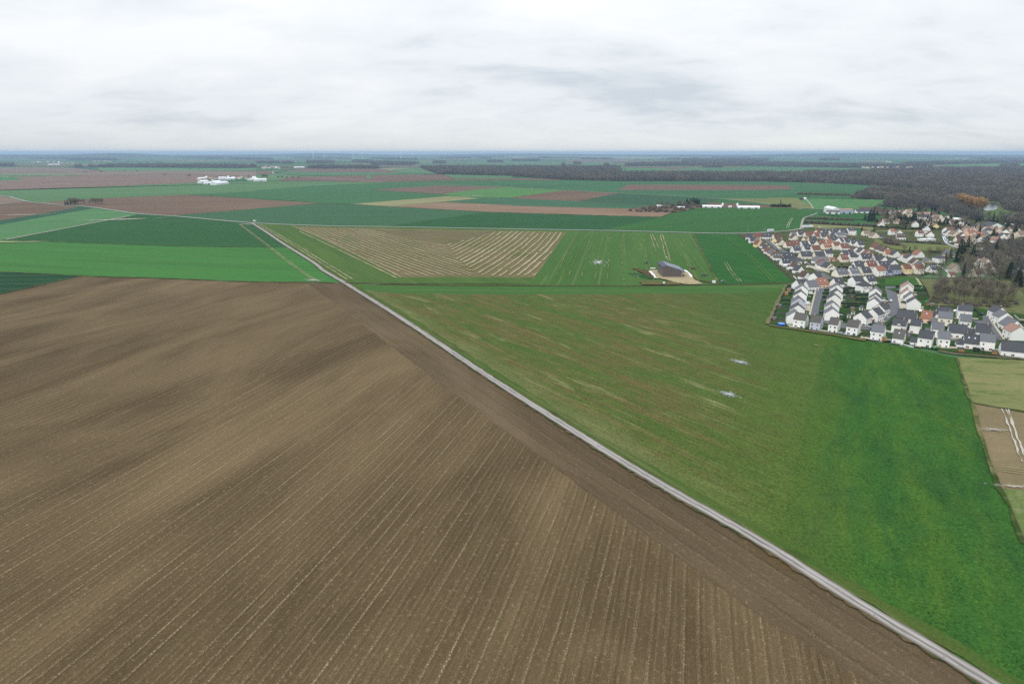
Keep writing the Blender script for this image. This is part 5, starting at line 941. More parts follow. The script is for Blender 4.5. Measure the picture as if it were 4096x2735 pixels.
for (x, y), h, w, tp in (((600, 440), 17, 1.5, T_PINE), ((480, 450), 14, 1.3, T_PINE), ((400, 450), 12, 1.3, T_PINE), ((745, 385), 12, 1.4, T_PINE), ((715, 470), 12, 1.4, T_PINE), ((1105, 480), 14, 1.5, T_PINE), ((1270, 500), 12, 1.6, T_PINE), ((1300, 1060), 26, .95, T_CON), ((1340, 1040), 24, 1.0, T_CON), ((1430, 930), 22, 1.0, T_CON), ((1515, 1075), 21, .9, T_CON), ((690, 262), 15, 1.2, T_CON), ((890, 252), 14, 1.2, T_CON), ((942, 252), 14, 1.2, T_CON), ((1850, 420), 18, 1.0, T_CON), ((2045, 605), 14, 1.4, T_CON), ((1890, 570), 9, 1.6, T_PINE), ((2080, 1320), 17, 1.2, T_CON), ((2230, 1440), 18, 1.5, T_CON), ((540, 895), 8, 1.1, T_CON), ((1610, 740), 12, 1.5, T_PINE), ((1750, 770), 10, 1.5, T_PINE), ((1375, 1310), 16, .8, T_CON), ((2120, 1250), 13, 1.4, T_CON), ((1900, 870), 14, 1.1, T_CON)):
    plant(tp, P(*V2((x, y))[0]), h, "conifer_tree", "large dark conifer standing out above the village gardens", "tree", "large village conifers", w)
for (x, y), h in (((2270, 415), 22), ((2245, 410), 18), ((2315, 400), 24), ((2190, 395), 12), ((2140, 560), 9), ((2330, 575), 9)):
    plant(T_CON, P(*V1((x, y))[0]), h, "conifer_tree", "tall dark conifer at the end of the long hedge", "tree", "conifers by the long hedge", 1.0)
plant(T_BARE, P(*V2((755, 1300))[0]), 15, "bare_tree", "single wide bare tree in front of the cream house on the green", "tree", None, 1.3)
plant(T_PINK, P(*V2((1235, 1200))[0]), 6, "blossom_tree", "pink blossoming tree beside the tan roofed stone house", "tree", None, 1.2)
plant(T_PINK, P(*V2((1900, 612))[0]), 6, "blossom_tree", "pink blossoming tree in the old village", "tree", None, 1.4)
plant(T_WHT, P(*V2((742, 290))[0]), 6, "blossom_tree", "white blossoming tree by the long slate roof", "tree", None, 1.1)
for p in scatter(V2((140, 770), (370, 800), (340, 760), (160, 720)), 12, 0, 3, 15): plant(T_BRN, p, random.uniform(6, 9), "shrub", "grey-brown shrub in the clump beside the meadow strip", "shrub", "clump beside the meadow strip", 1.3)
for (x, y) in ((450, 870), (640, 880), (620, 855), (850, 960), (1000, 940), (850, 900), (980, 890), (1080, 900), (1120, 1080), (1070, 1120), (1150, 1150), (900, 1300), (1000, 1320), (560, 620), (250, 700), (320, 690)):
    plant(T_BARE + T_GRN, P(*V2((x, y + 20))[0]), random.uniform(6, 10), "bare_tree", "bare garden tree around the green", "tree", "bare trees around the green", 1.2)
for p in scatter(V1((300, 640), (720, 1000), (1090, 1310), (1640, 1320), (2349, 1300), (2349, 700), (1900, 560), (1000, 600)), 80, 5.6, 4, 18):
    u = random.random(); plant(T_EVER + T_BRN + T_BUSH if u < .8 else T_BARE, p, random.uniform(1.2, 3.0) if u < .8 else random.uniform(4, 7), "shrub" if u < .8 else "bare_tree", "garden shrub between the older estate's houses" if u < .8 else "small bare garden tree between the older estate's houses", "shrub" if u < .8 else "tree", "garden shrubs of the older estate" if u < .8 else "garden trees of the older estate", 1.3)
for p in scatter(V3((480, 300), (250, 760), (1000, 1000), (1760, 1100), (2300, 1100), (2349, 400), (1400, 350)), 26, 5.6, 3, 19): plant(T_EVER + T_BUSH, p, random.uniform(.8, 1.8), "shrub", "small shrub in the gardens of the new estate", "shrub", "garden shrubs of the new estate", 1.3)
for p in scatter(V4((100, 700), (700, 700), (1500, 700), (2200, 1100), (2200, 1420), (300, 1220)), 18, 5.6, 3, 20): plant(T_EVER + T_BUSH, p, random.uniform(.8, 1.8), "shrub", "small shrub in the right gardens of the new estate", "shrub", "right garden shrubs of the new estate", 1.3)
wood(V2((1330, 900), (1600, 830), (1900, 770), (2349, 750), (2900, 780), (2900, 1560), (2349, 1480), (2150, 1380), (1900, 1290), (1500, 1280), (1400, 1150)), 9.5, 9.5, "bare thicket woodland between the trees on the right slope", floor=False, avoid=8)
# orange willows by the pond
a, b = P(*cD((1755, 548))[0]), P(*cD((1965, 612))[0])
for k in range(16): plant(T_ORG, a.lerp(b, k / 15) + Vector((random.uniform(-3, 3), random.uniform(-5, 5), 0)), random.uniform(20, 25), "willow_tree", "orange twigged willow in the row by the pond", "tree", "orange willows by the pond", 1.6)
# hedges: lines of shrubs grown together
def hedge(pts, h, w, tpl, name, label, cat="hedge", dens=1.0):
    wl_ = smooth_line([P(*p) for p in pts], 2.0); c = wl_[len(wl_) // 2]; o = empty(name, (c.x, c.y, 0)); n = int(len(wl_) * dens * 2.0 / (w * .55)) + 1
    r = random.Random(int(c.x * 3)); st, fo = [], []
    for k in range(n):
        p = wl_[min(len(wl_) - 1, int(k * len(wl_) / n))]; s, f = r.choice(tpl); m = Matrix.Translation(p - Vector((c.x, c.y, 0)) + Vector((r.uniform(-.3, .3), r.uniform(-.3, .3), 0)) * w) @ Matrix.Rotation(r.uniform(0, 6.28), 4, "Z") @ Matrix.Diagonal((w * 1.2, w * 1.2, h * r.uniform(.75, 1.2), 1))
        fo.append((f, m))
    co = []
    for f, m in fo:
        v = np.empty(len(f.vertices) * 3, np.float32); f.vertices.foreach_get("co", v); v = v.reshape(-1, 3); mm = np.array(m); co.append((v @ mm[:3, :3].T + mm[:3, 3]).reshape(-1, 4, 3))
    link(bpy.data.objects.new("foliage", quads_mesh("foliage", np.concatenate(co)[:: 2 if len(co) > 60 else 1], fo[0][0].materials[0])), o)
    b = MB()
    for f, m in fo[::2]: q = m.to_translation(); b.tube((q.x, q.y, 0), (q.x, q.y, h * .6), .06, .03, 4)
    link(bpy.data.objects.new("stem", b.data("stem", [BARK])), o); return tag(o, label, cat)
hedge(V1((215, 612), (480, 800), (720, 1010), (960, 1235), (1080, 1325)), 2.0, 3.0, T_BRN, "hedge", "scrubby brown hedge along the older estate's field edge")
hedge(V1((1270, 440), (1500, 450), (1800, 470), (2100, 485), (2349, 500)), 6.5, 7, T_BRN[:1], "hedge", "long dark brown hedge behind the older estate")
hedge(V2((0, 500), (350, 530), (700, 545), (1000, 540)), 5, 6, T_EVER, "hedge", "long dark green hedge continuing towards the village")
hedge(V1((1285, 370), (1500, 375), (1680, 390)), 6.0, 8, T_BRN[:1], "hedge", "bushy left part of the upper brown hedge"); hedge(V1((1680, 385), (1990, 395)), 5.5, 7, T_BRN[:1], "hedge", "bushy right part of the upper brown hedge")
hedge(V2((500, 740), (800, 745), (1050, 770)), 4, 5, T_BRN, "hedge", "brown hedge above the meadow strip"); hedge(V2((430, 905), (600, 930), (700, 960)), 3.5, 5, T_EVER, "hedge", "dark hedge behind the orange roofs")
hedge(V2((860, 900), (1000, 920)), 4, 5, T_EVER, "hedge", "dark hedge beside the slate hipped house"); hedge(V1((745, 183)[0:1] + (183,) if False else (745, 180), (1025, 185)), 9, 9, T_EVER, "hedge", "clipped dark green hedge clump in the open fields")
hedge(cD((280, 452), (500, 455), (780, 462)), 8, 11, T_BRN, "hedge", "hedgerow on the slope behind the barn"); hedge(cD((760, 480), (900, 492), (1060, 496)), 10, 12, T_BRN, "hedge", "thick hedgerow joining the wood")
hedge(V3((1600, 475), (1840, 485)), 1.9, 1.6, T_EVER, "hedge", "dark garden hedge in the middle gardens, upper one"); hedge(V3((1600, 535), (1840, 540)), 1.9, 1.6, T_EVER, "hedge", "dark garden hedge in the middle gardens, lower one")
hedge(V1((870, 1108), (1045, 1108)), 1.8, 1.6, T_EVER, "hedge", "black-green hedge behind the white slate roofed pair"); hedge(V1((630, 925), (712, 935)), 1.8, 1.6, T_EVER, "hedge", "dark clipped hedge on the field edge")
plant(T_CON, P(*V1((868, 160))[0]), 14, "conifer_tree", "lone conifer rising from the clipped hedge clump", "tree", None, .9)
for p in scatter(cC((1060, 602), (1180, 588), (1330, 560), (1500, 550), (1700, 550), (1745, 568), (1600, 602), (1480, 617), (1150, 611)), 60, 0, 7, 16):
    plant(T_BUSH + T_BRN, p, random.uniform(4.5, 8), "shrub", "grey-brown shrub in the scrubby copse beside the poultry sheds", "shrub", "shrubs of the scrubby copse", 1.5)
for p in scatter(cC((1330, 556), (1500, 548), (1740, 556), (1600, 590), (1400, 590)), 16, 0, 9, 17): plant(T_BARE, p, random.uniform(8, 13), "bare_tree", "bare tree in the scrubby copse beside the poultry sheds", "tree", "bare trees of the scrubby copse", 1.3)
for x, y, h in ((1605, 546, 14), (1640, 548, 15), (1665, 546, 17), (1690, 548, 16), (1710, 550, 14), (1465, 572, 9)): plant(T_PINE, P(*cC((x, y))[0]), h, "conifer_tree", "dark conifer at the right end of the scrubby copse", "tree", "conifers of the scrubby copse", 1.3)
for k in range(30):
    p = P(*cA((random.uniform(640, 968), random.uniform(532, 550)))[0]); plant(T_BARE, p, random.uniform(11, 15), "bare_tree", "bare tree in the small copse by the left road", "tree", "bare trees of the roadside copse", 1.25)
for x in (600, 622, 650): plant(T_CON, P(*cA((x, 549))[0]), random.uniform(9, 13), "conifer_tree", "dark conifer at the left end of the roadside copse", "tree", "conifers of the roadside copse", .9)
for x, y in ((540, 488), (610, 480), (685, 488), (1130, 470), (370, 492)): plant(T_BARE, P(*cD((x, y))[0]), 11, "bare_tree", "lone bare tree on the slope behind the barn", "tree", "lone trees on the slope", 1.4)
for cr, x, y, h in ((cA, 1732, 300, 17), (cA, 1745, 300, 17), (cA, 1880, 300, 12), (cA, 1938, 305, 14), (cA, 2030, 306, 14), (cA, 2280, 300, 14), (cB, 60, 310, 20), (cB, 75, 312, 22), (cB, 90, 312, 22), (cB, 105, 314, 20), (cB, 205, 318, 18), (cB, 240, 318, 18), (cB, 285, 320, 16), (cB, 340, 320, 18), (cB, 395, 322, 18)):
    plant(T_TALL + T_VIO, P(*cr((x, y))[0]), h, "bare_tree", "tall bare tree around the white farm sheds", "tree", "trees around the white farm", 1.1)
for x, y in ((780, 248), (930, 245), (1142, 240), (1258, 238), (1510, 275), (760, 214), (825, 218), (1745, 220), (1825, 217)): plant(T_BUSH, P(*cA((x, y))[0]), 8, "shrub", "dark speck of a bush in the far brown fields", "shrub", "bushes in the far fields", 1.8)

# ------------------------------------------------------------------ fences, walls
def fence(pts, h, mat, label, th=.12, name="fence", cat="fence", cr=None):
    w = [P(*p) for p in pts]; c = w[0]; o = empty(name, (c.x, c.y, 0)); tag(o, label, cat)
    for i in range(len(w) - 1):
        a, b = w[i], w[i + 1]; L = (b - a).length; rz = math.atan2(b.y - a.y, b.x - a.x); m = MB()
        m.box(0, L, -th / 2, th / 2, .05, h); m.box(0, L, -th / 2 - .02, th / 2 + .02, h, h + .05)
        k = max(1, int(L / 2.2))
        q = m.build("panel", mat, o); q.location = (a.x - c.x, a.y - c.y, 0); q.rotation_euler = (0, 0, rz)
        if name == "fence":
            for j in range(k + 1):
                s = obj("post", POST, o); s.location = (a.x - c.x + (b.x - a.x) * j / k, a.y - c.y + (b.y - a.y) * j / k, 0); s.scale = (1, 1, h + .12)
    return o
pm_ = MB(); pm_.box(-.07, .07, -.09, .09, 0, 1); POST = pm_.data("post", [M_FGREY])
FEN = [(V3, ((1390, 458), (1590, 462)), 1.9, 1, "second grey one in the middle gardens"), (V3, ((1600, 440), (1840, 436)), 1.9, 0, "upper right of the middle gardens"), (V3, ((1600, 508), (1840, 512)), 1.9, 0, "centre right of the middle gardens"), (V3, ((1390, 645), (1590, 655)), 1.9, 0, "below the long middle one"), (V3, ((1040, 408), (1160, 412)), 1.9, 0, "front plot of the second gable row, top"), (V3, ((1040, 472), (1150, 478)), 1.9, 0, "front plot of the second gable row, second"), (V3, ((1035, 515), (1130, 520)), 1.9, 1, "front plot of the second gable row, third"), (V3, ((1030, 612), (1110, 618)), 1.9, 1, "front plot of the second gable row, fourth"), (V3, ((1035, 692), (1110, 700)), 1.9, 0, "front plot of the second gable row, lowest"), (V3, ((1390, 368), (1480, 366)), 1.9, 0, "short one behind the cross street"),
       (V3, ((470, 288), (610, 288)), 1.8, 0, "topmost of the west gardens"), (V3, ((505, 347), (585, 352)), 1.8, 0, "second of the west gardens"), (V3, ((440, 408), (560, 418)), 1.8, 0, "beside the orange sheds"), (V3, ((350, 525), (540, 525)), 1.8, 0, "fourth of the west gardens"), (V3, ((330, 592), (530, 595)), 1.5, 0, "fifth of the west gardens"),
       (V3, ((280, 665), (520, 672)), 1.7, 1, "sixth of the west gardens"), (V3, ((255, 745), (450, 752)), 1.7, 1, "seventh of the west gardens"), (V3, ((268, 845), (450, 855)), 1.7, 1, "behind the blue pool"), (V3, ((468, 272), (300, 625), (165, 910)), 1.4, 0, "along the estate's west edge"), (V3, ((830, 315), (935, 315)), 1.9, 0, "left of the cross street"),
       (V3, ((1080, 352), (1165, 352)), 2, 0, "right of the gable street top"), (V3, ((1385, 335), (1640, 315)), 2, 0, "behind the cross street"), (V3, ((1480, 382), (1690, 380)), 1.9, 0, "below the hipped house"), (V3, ((1390, 408), (1590, 408)), 1.9, 0, "upper middle gardens"), (V3, ((1390, 510), (1590, 518)), 1.8, 1, "grey one in the middle gardens"), (V3, ((1330, 582), (1590, 584), (1830, 600)), 1.9, 0, "long one across the middle gardens"),
       (V3, ((1598, 520), (1592, 380)), 1.8, 0, "dividing the middle gardens"), (V3, ((1460, 618), (1680, 628)), 1.9, 0, "lower middle gardens"), (V3, ((1330, 745), (1400, 765)), 1.7, 0, "below the middle row"), (V3, ((1380, 868), (1450, 880)), 2, 0, "beside the parking court"), (V3, ((1390, 850), (1500, 770)), 1.8, 0, "slanting by the court"), (V3, ((1380, 1100), (1420, 1035)), 1.8, 0, "left of the fourth front house"), (V3, ((1735, 1155), (1850, 1015)), 1.7, 1, "left of the awning house"), (V3, ((1760, 930), (1870, 940)), 1.8, 0, "behind the red car"), (V3, ((700, 990), (750, 945)), 1.8, 1, "beside the first front house"),
       (V4, ((175, 302), (285, 298)), 2, 0, "left of the top salmon house"), (V4, ((475, 290), (665, 292), (745, 480)), 2, 0, "round the green swing garden"), (V4, ((480, 362), (690, 368)), 1.8, 0, "below the green swing"), (V4, ((530, 425), (720, 432)), 1.7, 1, "grey one below the salmon houses"), (V4, ((1490, 700), (1530, 700), (1575, 755), (1550, 815)), 2, 0, "round the tall white house garden"), (V4, ((430, 1125), (500, 1302)), 1.8, 0, "right of the low front house"), (V4, ((25, 975), (115, 900)), 2, 0, "beside the street bend"), (V4, ((1010, 1010), (1060, 1015)), 1.8, 0, "between two block houses"), (V4, ((1200, 1205), (1250, 1300)), 1.6, 1, "between two front gardens"), (V4, ((1630, 1335), (1680, 1440)), 1.8, 0, "right of the trampoline"), (V4, ((2280, 905), (2440, 930)), 1.9, 0, "at the right edge"),
       (V1, ((1640, 1250), (1740, 1280)), 2, 0, "beside the lowest old row"), (V1, ((1760, 1148), (1930, 1148)), 2.2, 0, "behind the lowest old row"), (V1, ((1070, 892), (1160, 898)), 2, 0, "by the third old row"), (V1, ((1640, 860), (1930, 852)), 2, 0, "long one below the cream houses"), (V1, ((1090, 960), (1190, 980)), 2, 0, "by the fourth old row"), (V1, ((1840, 1310), (1960, 1310)), 2.2, 0, "above the hipped roof"), (V2, ((300, 1270), (490, 1275), (385, 1230)), 1.9, 0, "round the blue house terrace"), (V2, ((90, 1295), (300, 1282)), 1.8, 1, "grey one below the blue house")]
for cr, pts, h, g, lb in FEN: fence(cr(*pts), h, M_FGREY if g else M_SCREEN, ("grey board" if g else "black screen") + " fence, " + lb)
for cr, pts, h, lb in ((V4, ((2180, 790), (2260, 860), (2420, 870)), 1.8, "cream garden wall at the right edge"), (V4, ((930, 1372), (1200, 1408), (1650, 1446)), .6, "low white wall below the right front gardens"), (V4, ((1690, 1450), (2030, 1478)), .5, "low white wall below the last front gardens"), (V2, ((970, 1115), (1060, 1160), (1140, 1220)), 1.8, "white garden wall beside the green"), (V3, ((560, 120), (610, 170)), 1.8, "white garden wall at the top of the west edge"), (V4, ((525, 145), (560, 210), (590, 270)), 1.2, "grey block wall beside the straw path"), (V4, ((240, 1215), (280, 1245), (480, 1305)), .5, "low white edging below the low front house"), (V1, ((1780, 1360), (2050, 1450)), .8, "pale kerb wall beside the hipped house")):
    fence(cr(*pts), h, M_WPLAS if "white" in lb else m_pave, lb, .25, "wall", "wall")

# ------------------------------------------------------------------ barns, sheds and farm buildings
def barn(px, eave, rh, W, roof, wall, label, name="barn", cat="barn", L=None, rz=None, doors=1, asym=0.0):
    a, b = P(*px[0], rh), P(*px[1], rh)
    if a.x > b.x: a, b = b, a
    c = (a + b) / 2; L = L or (b - a).length; an = math.atan2(b.y - a.y, b.x - a.x) if rz is None else radians(rz); l, w = L / 2, W / 2; ym = asym * w
    root = empty(name, (c.x, c.y, 0), an); tag(root, label, cat)
    m = MB(); m.prism([(-w, 0), (w, 0), (w, eave), (ym, rh - .15), (-w, eave)], -l, l); m.build("wall", wall, root)
    m = MB()
    for s in (-1, 1):
        pr = [(ym, rh), (s * (w + .4), eave - .2), (s * (w + .4), eave + .05), (ym, rh + .28)]; m.prism(pr if s > 0 else pr[::-1], -l - .3, l + .3)
    ro = m.build("roof", roof, root)
    if doors:
        d = MB(); d.box(-.5, .5, -.05, .05, -.5, .5)
        for k in range(doors):
            q = d.build("door", M_FGREY, root); q.location = (-l + L * (k + .5) / doors, -w - .03, min(2.0, eave * .4)); q.scale = (min(4, L * .2), 1, min(3.8, eave * .75))
    return root
W_SHEET = paint("white_cladding", (.66, .68, .70, 1), .6, .06, .2); B_SHEET = paint("blue_grey_cladding", (.40, .47, .58, 1), .6, .06, .2); BR_SHEET = paint("brown_cladding", (.115, .098, .09, 1), .55, .05, .2, .3); BK = paint("black_timber", (.05, .045, .045, 1), .8, .1)
barn(R(V1, 1612, 164, 1752, 190), 9.0, 12.0, 14, ROOF["white"], W_SHEET, "tall white farm barn behind the long hedge")
barn(R(V1, 1592, 233, 1800, 238), 5.2, 7.2, 11, ROOF["olive"], W_SHEET, "low pale farm shed in front of the tall white barn", doors=2)
barn(R(V1, 1788, 211, 1985, 209), 7.6, 9.4, 12, ROOF["salmon"], B_SHEET, "blue-grey farm shed with a reddish roof", doors=2)
barn(R(V1, 2098, 182, 2350, 186), 4, 8.5, 10, ROOF["brown"], WALL["stone"], "long stone farmhouse range with dark brown roof", doors=3)
barn(R(V1, 2050, 216, 2300, 216), 4, 8.0, 9, ROOF["slate"], WALL["white"], "long white farmhouse range with black roof", doors=3)
barn(R(V2, 1762, 412, 1922, 434), 6, 11, 22, ROOF["slate"], WALL["white"], "big dark roofed barn in the old village", doors=2)
barn(R(V1, 1180, 38, 1225, 38), 3, 5, 7, ROOF["brown"], BK, "small brown field shelter on the slope"); barn(R(V1, 1235, 36, 1268, 36), 3, 5, 6, ROOF["white"], W_SHEET, "small white field shelter on the slope")
# poultry sheds with silos
def silo(px, h, r, label):
    p = P(*px); m = MB(); o = empty("silo", (p.x, p.y, 0)); tag(o, label, "silo"); m.tube((0, 0, 1.5), (0, 0, h), r, r, 12); m.build("tank", W_SHEET, o, True)
    m = MB(); m.tube((0, 0, h), (0, 0, h + r * .8), r, .2, 12); m.build("cap", W_SHEET, o)
    for k in range(4): m = MB(); m.tube((cos(k * 1.57) * r * .8, sin(k * 1.57) * r * .8, 0), (cos(k * 1.57) * r * .8, sin(k * 1.57) * r * .8, 1.6), .12, .12, 5); m.build("leg", M_FGREY, o)
barn(R(cC, 1748, 548, 1922, 550), 2.8, 5.0, 13, ROOF["white"], W_SHEET, "long white poultry shed touching the scrubby copse", doors=3); barn(R(cC, 2072, 555, 2270, 557), 2.8, 5.0, 13, ROOF["white"], W_SHEET, "long white poultry shed standing free in the green field", doors=3)
silo(cC((1931, 572))[0], 8.5, 2.0, "white feed silo at the end of the left poultry shed"); silo(cC((2066, 574))[0], 8.5, 2.0, "white feed silo at the end of the free standing poultry shed")
barn(R(cC, 1988, 556, 2014, 556), 2.6, 3.4, 5, ROOF["white"], W_SHEET, "small white hut between the poultry sheds"); barn(R(cC, 1508, 561, 1584, 562), 3.0, 4.0, 8, ROOF["white"], W_SHEET, "low white shed inside the scrubby copse"); barn(R(cC, 1330, 547, 1376, 548), 3.2, 4.2, 8, ROOF["white"], W_SHEET, "small white shed at the back of the copse")
# white farm on the left
for q, ev, rh, w, lb in ((R(cA, 1828, 321, 1900, 318), 7, 11, 22, "leftmost white shed of the left farm"), (R(cA, 1870, 338, 1950, 336), 5, 8, 16, "low white link shed of the left farm"), (R(cA, 1935, 326, 2010, 320), 7, 11, 22, "middle white shed of the left farm"), (R(cA, 1955, 336, 2070, 326), 6, 11, 24, "front white shed of the left farm"), (R(cA, 1818, 295, 1872, 293), 6, 9, 18, "grey-white shed behind the left farm"), (R(cB, -20, 305, 92, 303), 7, 11, 22, "white shed at the right of the left farm"), (R(cA, 2290, 300, 2349, 295), 6, 10, 20, "pale shed at the right of the left farm, behind"), (R(cA, 2070, 296, 2140, 293), 6, 10, 20, "white roofed shed among the farmyard trees"), (R(cB, 350, 196, 440, 195), 7, 10, 30, "far white warehouse by the far village"), (R(cA, 440, 172, 545, 171), 7, 10, 30, "far white warehouse at left")):
    barn(q, ev, rh, w, ROOF["white"], W_SHEET, lb)
for k, x in enumerate((2018, 2035, 2052, 2072)): silo(cA((x, 328))[0], 15, 4.5, f"white grain silo of the left farm, {ordinal(k)} from left")
# the new brown shed: gable wall to the camera, long right roof slope
A0, B0, D0 = P(*cS((880, 648))[0]), P(*cS((1375, 645))[0]), P(*cS((778, 500))[0])
root = empty("agricultural_shed", (A0.x, A0.y, 0), math.atan2(B0.y - A0.y, B0.x - A0.x) - radians(4)); tag(root, "new brown metal shed with lopsided blue-grey roof on pale gravel", "shed")
Ws = (B0 - A0).length; Ls = 28.0; hl, hr, ha, xa = 9.9, 6.3, 11.2, Ws * .19
m = MB(); m.prism([(0, 0), (Ws, 0), (Ws, hr), (xa, ha), (0, hl)], 0, Ls, axis="y"); m.build("wall", BR_SHEET, root)
RB = paint("blue_grey_roof", (.19, .215, .26, 1), .6, .05, .3, .2); RD = paint("solar_panel", (.05, .058, .09, 1), .5, .05, .3, .2)
m = MB(); m.prism([(xa, ha + .02), (Ws + .5, hr - .1), (Ws + .5, hr + .15), (xa, ha + .28)], -.3, Ls + .3, axis="y"); m.build("roof", RB, root)
m = MB(); m.prism([(-.4, hl - .02), (xa, ha + .03), (xa, ha + .29), (-.4, hl + .24)], -.3, Ls + .3, axis="y"); ro = m.build("solar_roof", RD, root)
for k in range(26):
    m = MB(); m.box(Ws * k / 26 + .02, Ws * k / 26 + .12, -.05, 0, .1, hl + (ha - hl) * min(1, (k / 26) / .19) - .25 if k / 26 < .19 else ha - (ha - hr) * ((k / 26) - .19) / .81 - .25); m.build("cladding_rib", BR_SHEET, root)
m = MB(); m.tube((Ws - 2, -.25, 0), (Ws - 2, -.25, hr + .6), .12, .12, 6); m.build("drainpipe", W_SHEET, root)
m = MB(); m.box(Ws * .03, Ws * .10, -.06, 0, 0, 2.2); m.build("door", M_FGREY, root); m = MB(); m.box(Ws - 1.2, Ws - .4, -.06, 0, 4, 4.8); m.build("lamp", M_WPLAS, root)
sheet("ground", cS((560, 488), (770, 486), (1380, 488), (1460, 500), (1570, 590), (1600, 690), (1830, 812), (1500, 824), (1240, 790), (1120, 760), (940, 705), (760, 672), (680, 600), (600, 530)), field_mat(C(198, 184, 148), C(176, 162, 128), 20, C(142, 128, 94), .4, .45, (.06, .06), (.2, .2), (.58, .7), 1.2, 80.0), "pale gravel apron around the brown shed", rag=.7)
for pts, lb in ((((575, 515), (650, 580), (700, 665), (760, 668)), "left"), (((1400, 488), (1500, 545), (1570, 650)), "right")): strip("plastic_sheet", cS(*pts), 2.6, M_WPLAS, "white membrane strip edging the gravel, " + lb + " of the shed", wob=.3, step=3)
sheet("ground", cS((200, 440), (330, 470), (520, 490), (640, 600), (690, 660), (560, 690), (480, 610), (420, 560), (280, 500)), field_mat(C(112, 88, 58), C(90, 76, 50), 0, seed=81.0, grain=.4), "bare brown earth left of the brown shed", rag=.9)
sheet("ground", cS((1430, 480), (1560, 560), (1640, 690), (2030, 760), (2040, 785), (1620, 700), (1560, 600), (1460, 500)), field_mat(C(122, 96, 62), C(100, 84, 54), 0, seed=82.0, grain=.4), "bare brown earth right of the brown shed", rag=.5)
sheet("ground", cS((330, 740), (560, 740), (1180, 770), (1290, 830), (380, 830)), field_mat(C(122, 108, 76), C(96, 104, 60), 0, C(150, 132, 100), .3, .5, (.1, .1), (.2, .2), seed=83.0), "trampled earth below the brown shed", rag=1.0)
def mound(px, L, W, H, rz, mat, label, name="earth_heap", cat="earth heap"):
    p = P(*px); v, f = [], []; n, mm = 14, 8; r = random.Random(int(p.x)); 
    for j in range(mm + 1):
        for i in range(n):
            a = 2 * pi * i / n; k = j / mm; q = (1 - k) ** .8; v.append((L / 2 * q * cos(a) * r.uniform(.88, 1.12), W / 2 * q * sin(a) * r.uniform(.88, 1.12), H * (1 - (1 - k) ** 2) * r.uniform(.9, 1.05)))
    for j in range(mm):
        for i in range(n): f.append((j * n + i, j * n + (i + 1) % n, (j + 1) * n + (i + 1) % n, (j + 1) * n + i))
    o = obj(name, mesh(name, v, f, mat, None, True), None, (p.x, p.y, 0), radians(rz)); return tag(o, label, cat)
mound(cS((400, 620))[0], 42, 9, 2.2, 118, field_mat(C(46, 104, 52), C(40, 90, 46), 0, seed=84.0, grain=.4), "long dark grassy bank left of the brown shed", "grass_bank", "bank")
mound(cS((245, 450))[0], 9, 4, 1.5, 10, field_mat(C(116, 86, 56), C(90, 68, 46), 0, seed=85.0, grain=.4), "small heap of brown earth at the far left of the shed plot")
mound(cS((540, 775))[0], 10, 3, .9, 5, field_mat(C(116, 86, 64), C(90, 68, 50), 0, seed=86.0, grain=.4), "low reddish heap of rubble by the farm track")
blotch("chalk_patch", cS((245, 600))[0], 2, 12, 10, 30, M_WPLAS, "white plastic scraps left of the grassy bank", .2, .5, 2)
# ------------------------------------------------------------------ vehicles
wm_ = MB(); wm_.tube((0, -.11, 0), (0, .11, 0), .33, .33, 12, 0); wm_.tube((0, -.125, 0), (0, .125, 0), .19, .19, 8, 1); WHEEL = wm_.data("wheel", [M_TYRE, paint("rim", (.45, .45, .47, 1), .35, .05)])
def car_prof(kind):
    if kind == "van": return [(-2.4, .35), (2.4, .35), (2.45, 1.0), (1.9, 1.25), (1.35, 2.05), (1.0, 2.2), (-2.35, 2.25), (-2.4, 2.1)], [(1.95, 1.28), (1.38, 2.02), (.75, 2.05), (.75, 1.3)]
    return [(-2.0, .35), (2.05, .35), (2.1, .75), (1.35, .95), (.65, 1.42), (-.9, 1.46), (-1.75, 1.0), (-2.05, .95)], [(1.18, .96), (.60, 1.38), (-.88, 1.41), (-1.5, 1.0)]
CARM = {}
def car(cr, x, y, rz, colr, label, kind="car"):
    key = (kind, colr)
    if key not in CARM:
        pr, gl = car_prof(kind); w = .95 if kind == "van" else .86; a = MB(); a.prism([(p[0], p[1]) for p in pr], -w, w, axis="y"); g = MB(); g.prism(gl, -w - .012, w + .012, axis="y")
        hb = MB(); hb.box(-.04, .04, -.18, .18, -.09, .09); CARM[key] = (a.data("body", [M_CAR[colr]]), g.data("side_window", [M_GLASS]), hb.data("headlight", [M_WPLAS]))
    p = P(*cr((x, y))[0]); o = empty("parked_" + kind, (p.x, p.y, ZL[0] + .02), radians(rz)); tag(o, label, kind, "parked vehicles"); bm_, gm_, hm_ = CARM[key]
    link(bpy.data.objects.new("body", bm_), o); link(bpy.data.objects.new("side_window", gm_), o)
    for sx in (-1.3, 1.35):
        for sy in (-.8, .8): q = link(bpy.data.objects.new("wheel", WHEEL), o); q.location = (sx, sy, .33)
    for sy in (-.55, .55): q = link(bpy.data.objects.new("headlight", hm_), o); q.location = (2.07 if kind == "car" else 2.43, sy, .72)
    return o
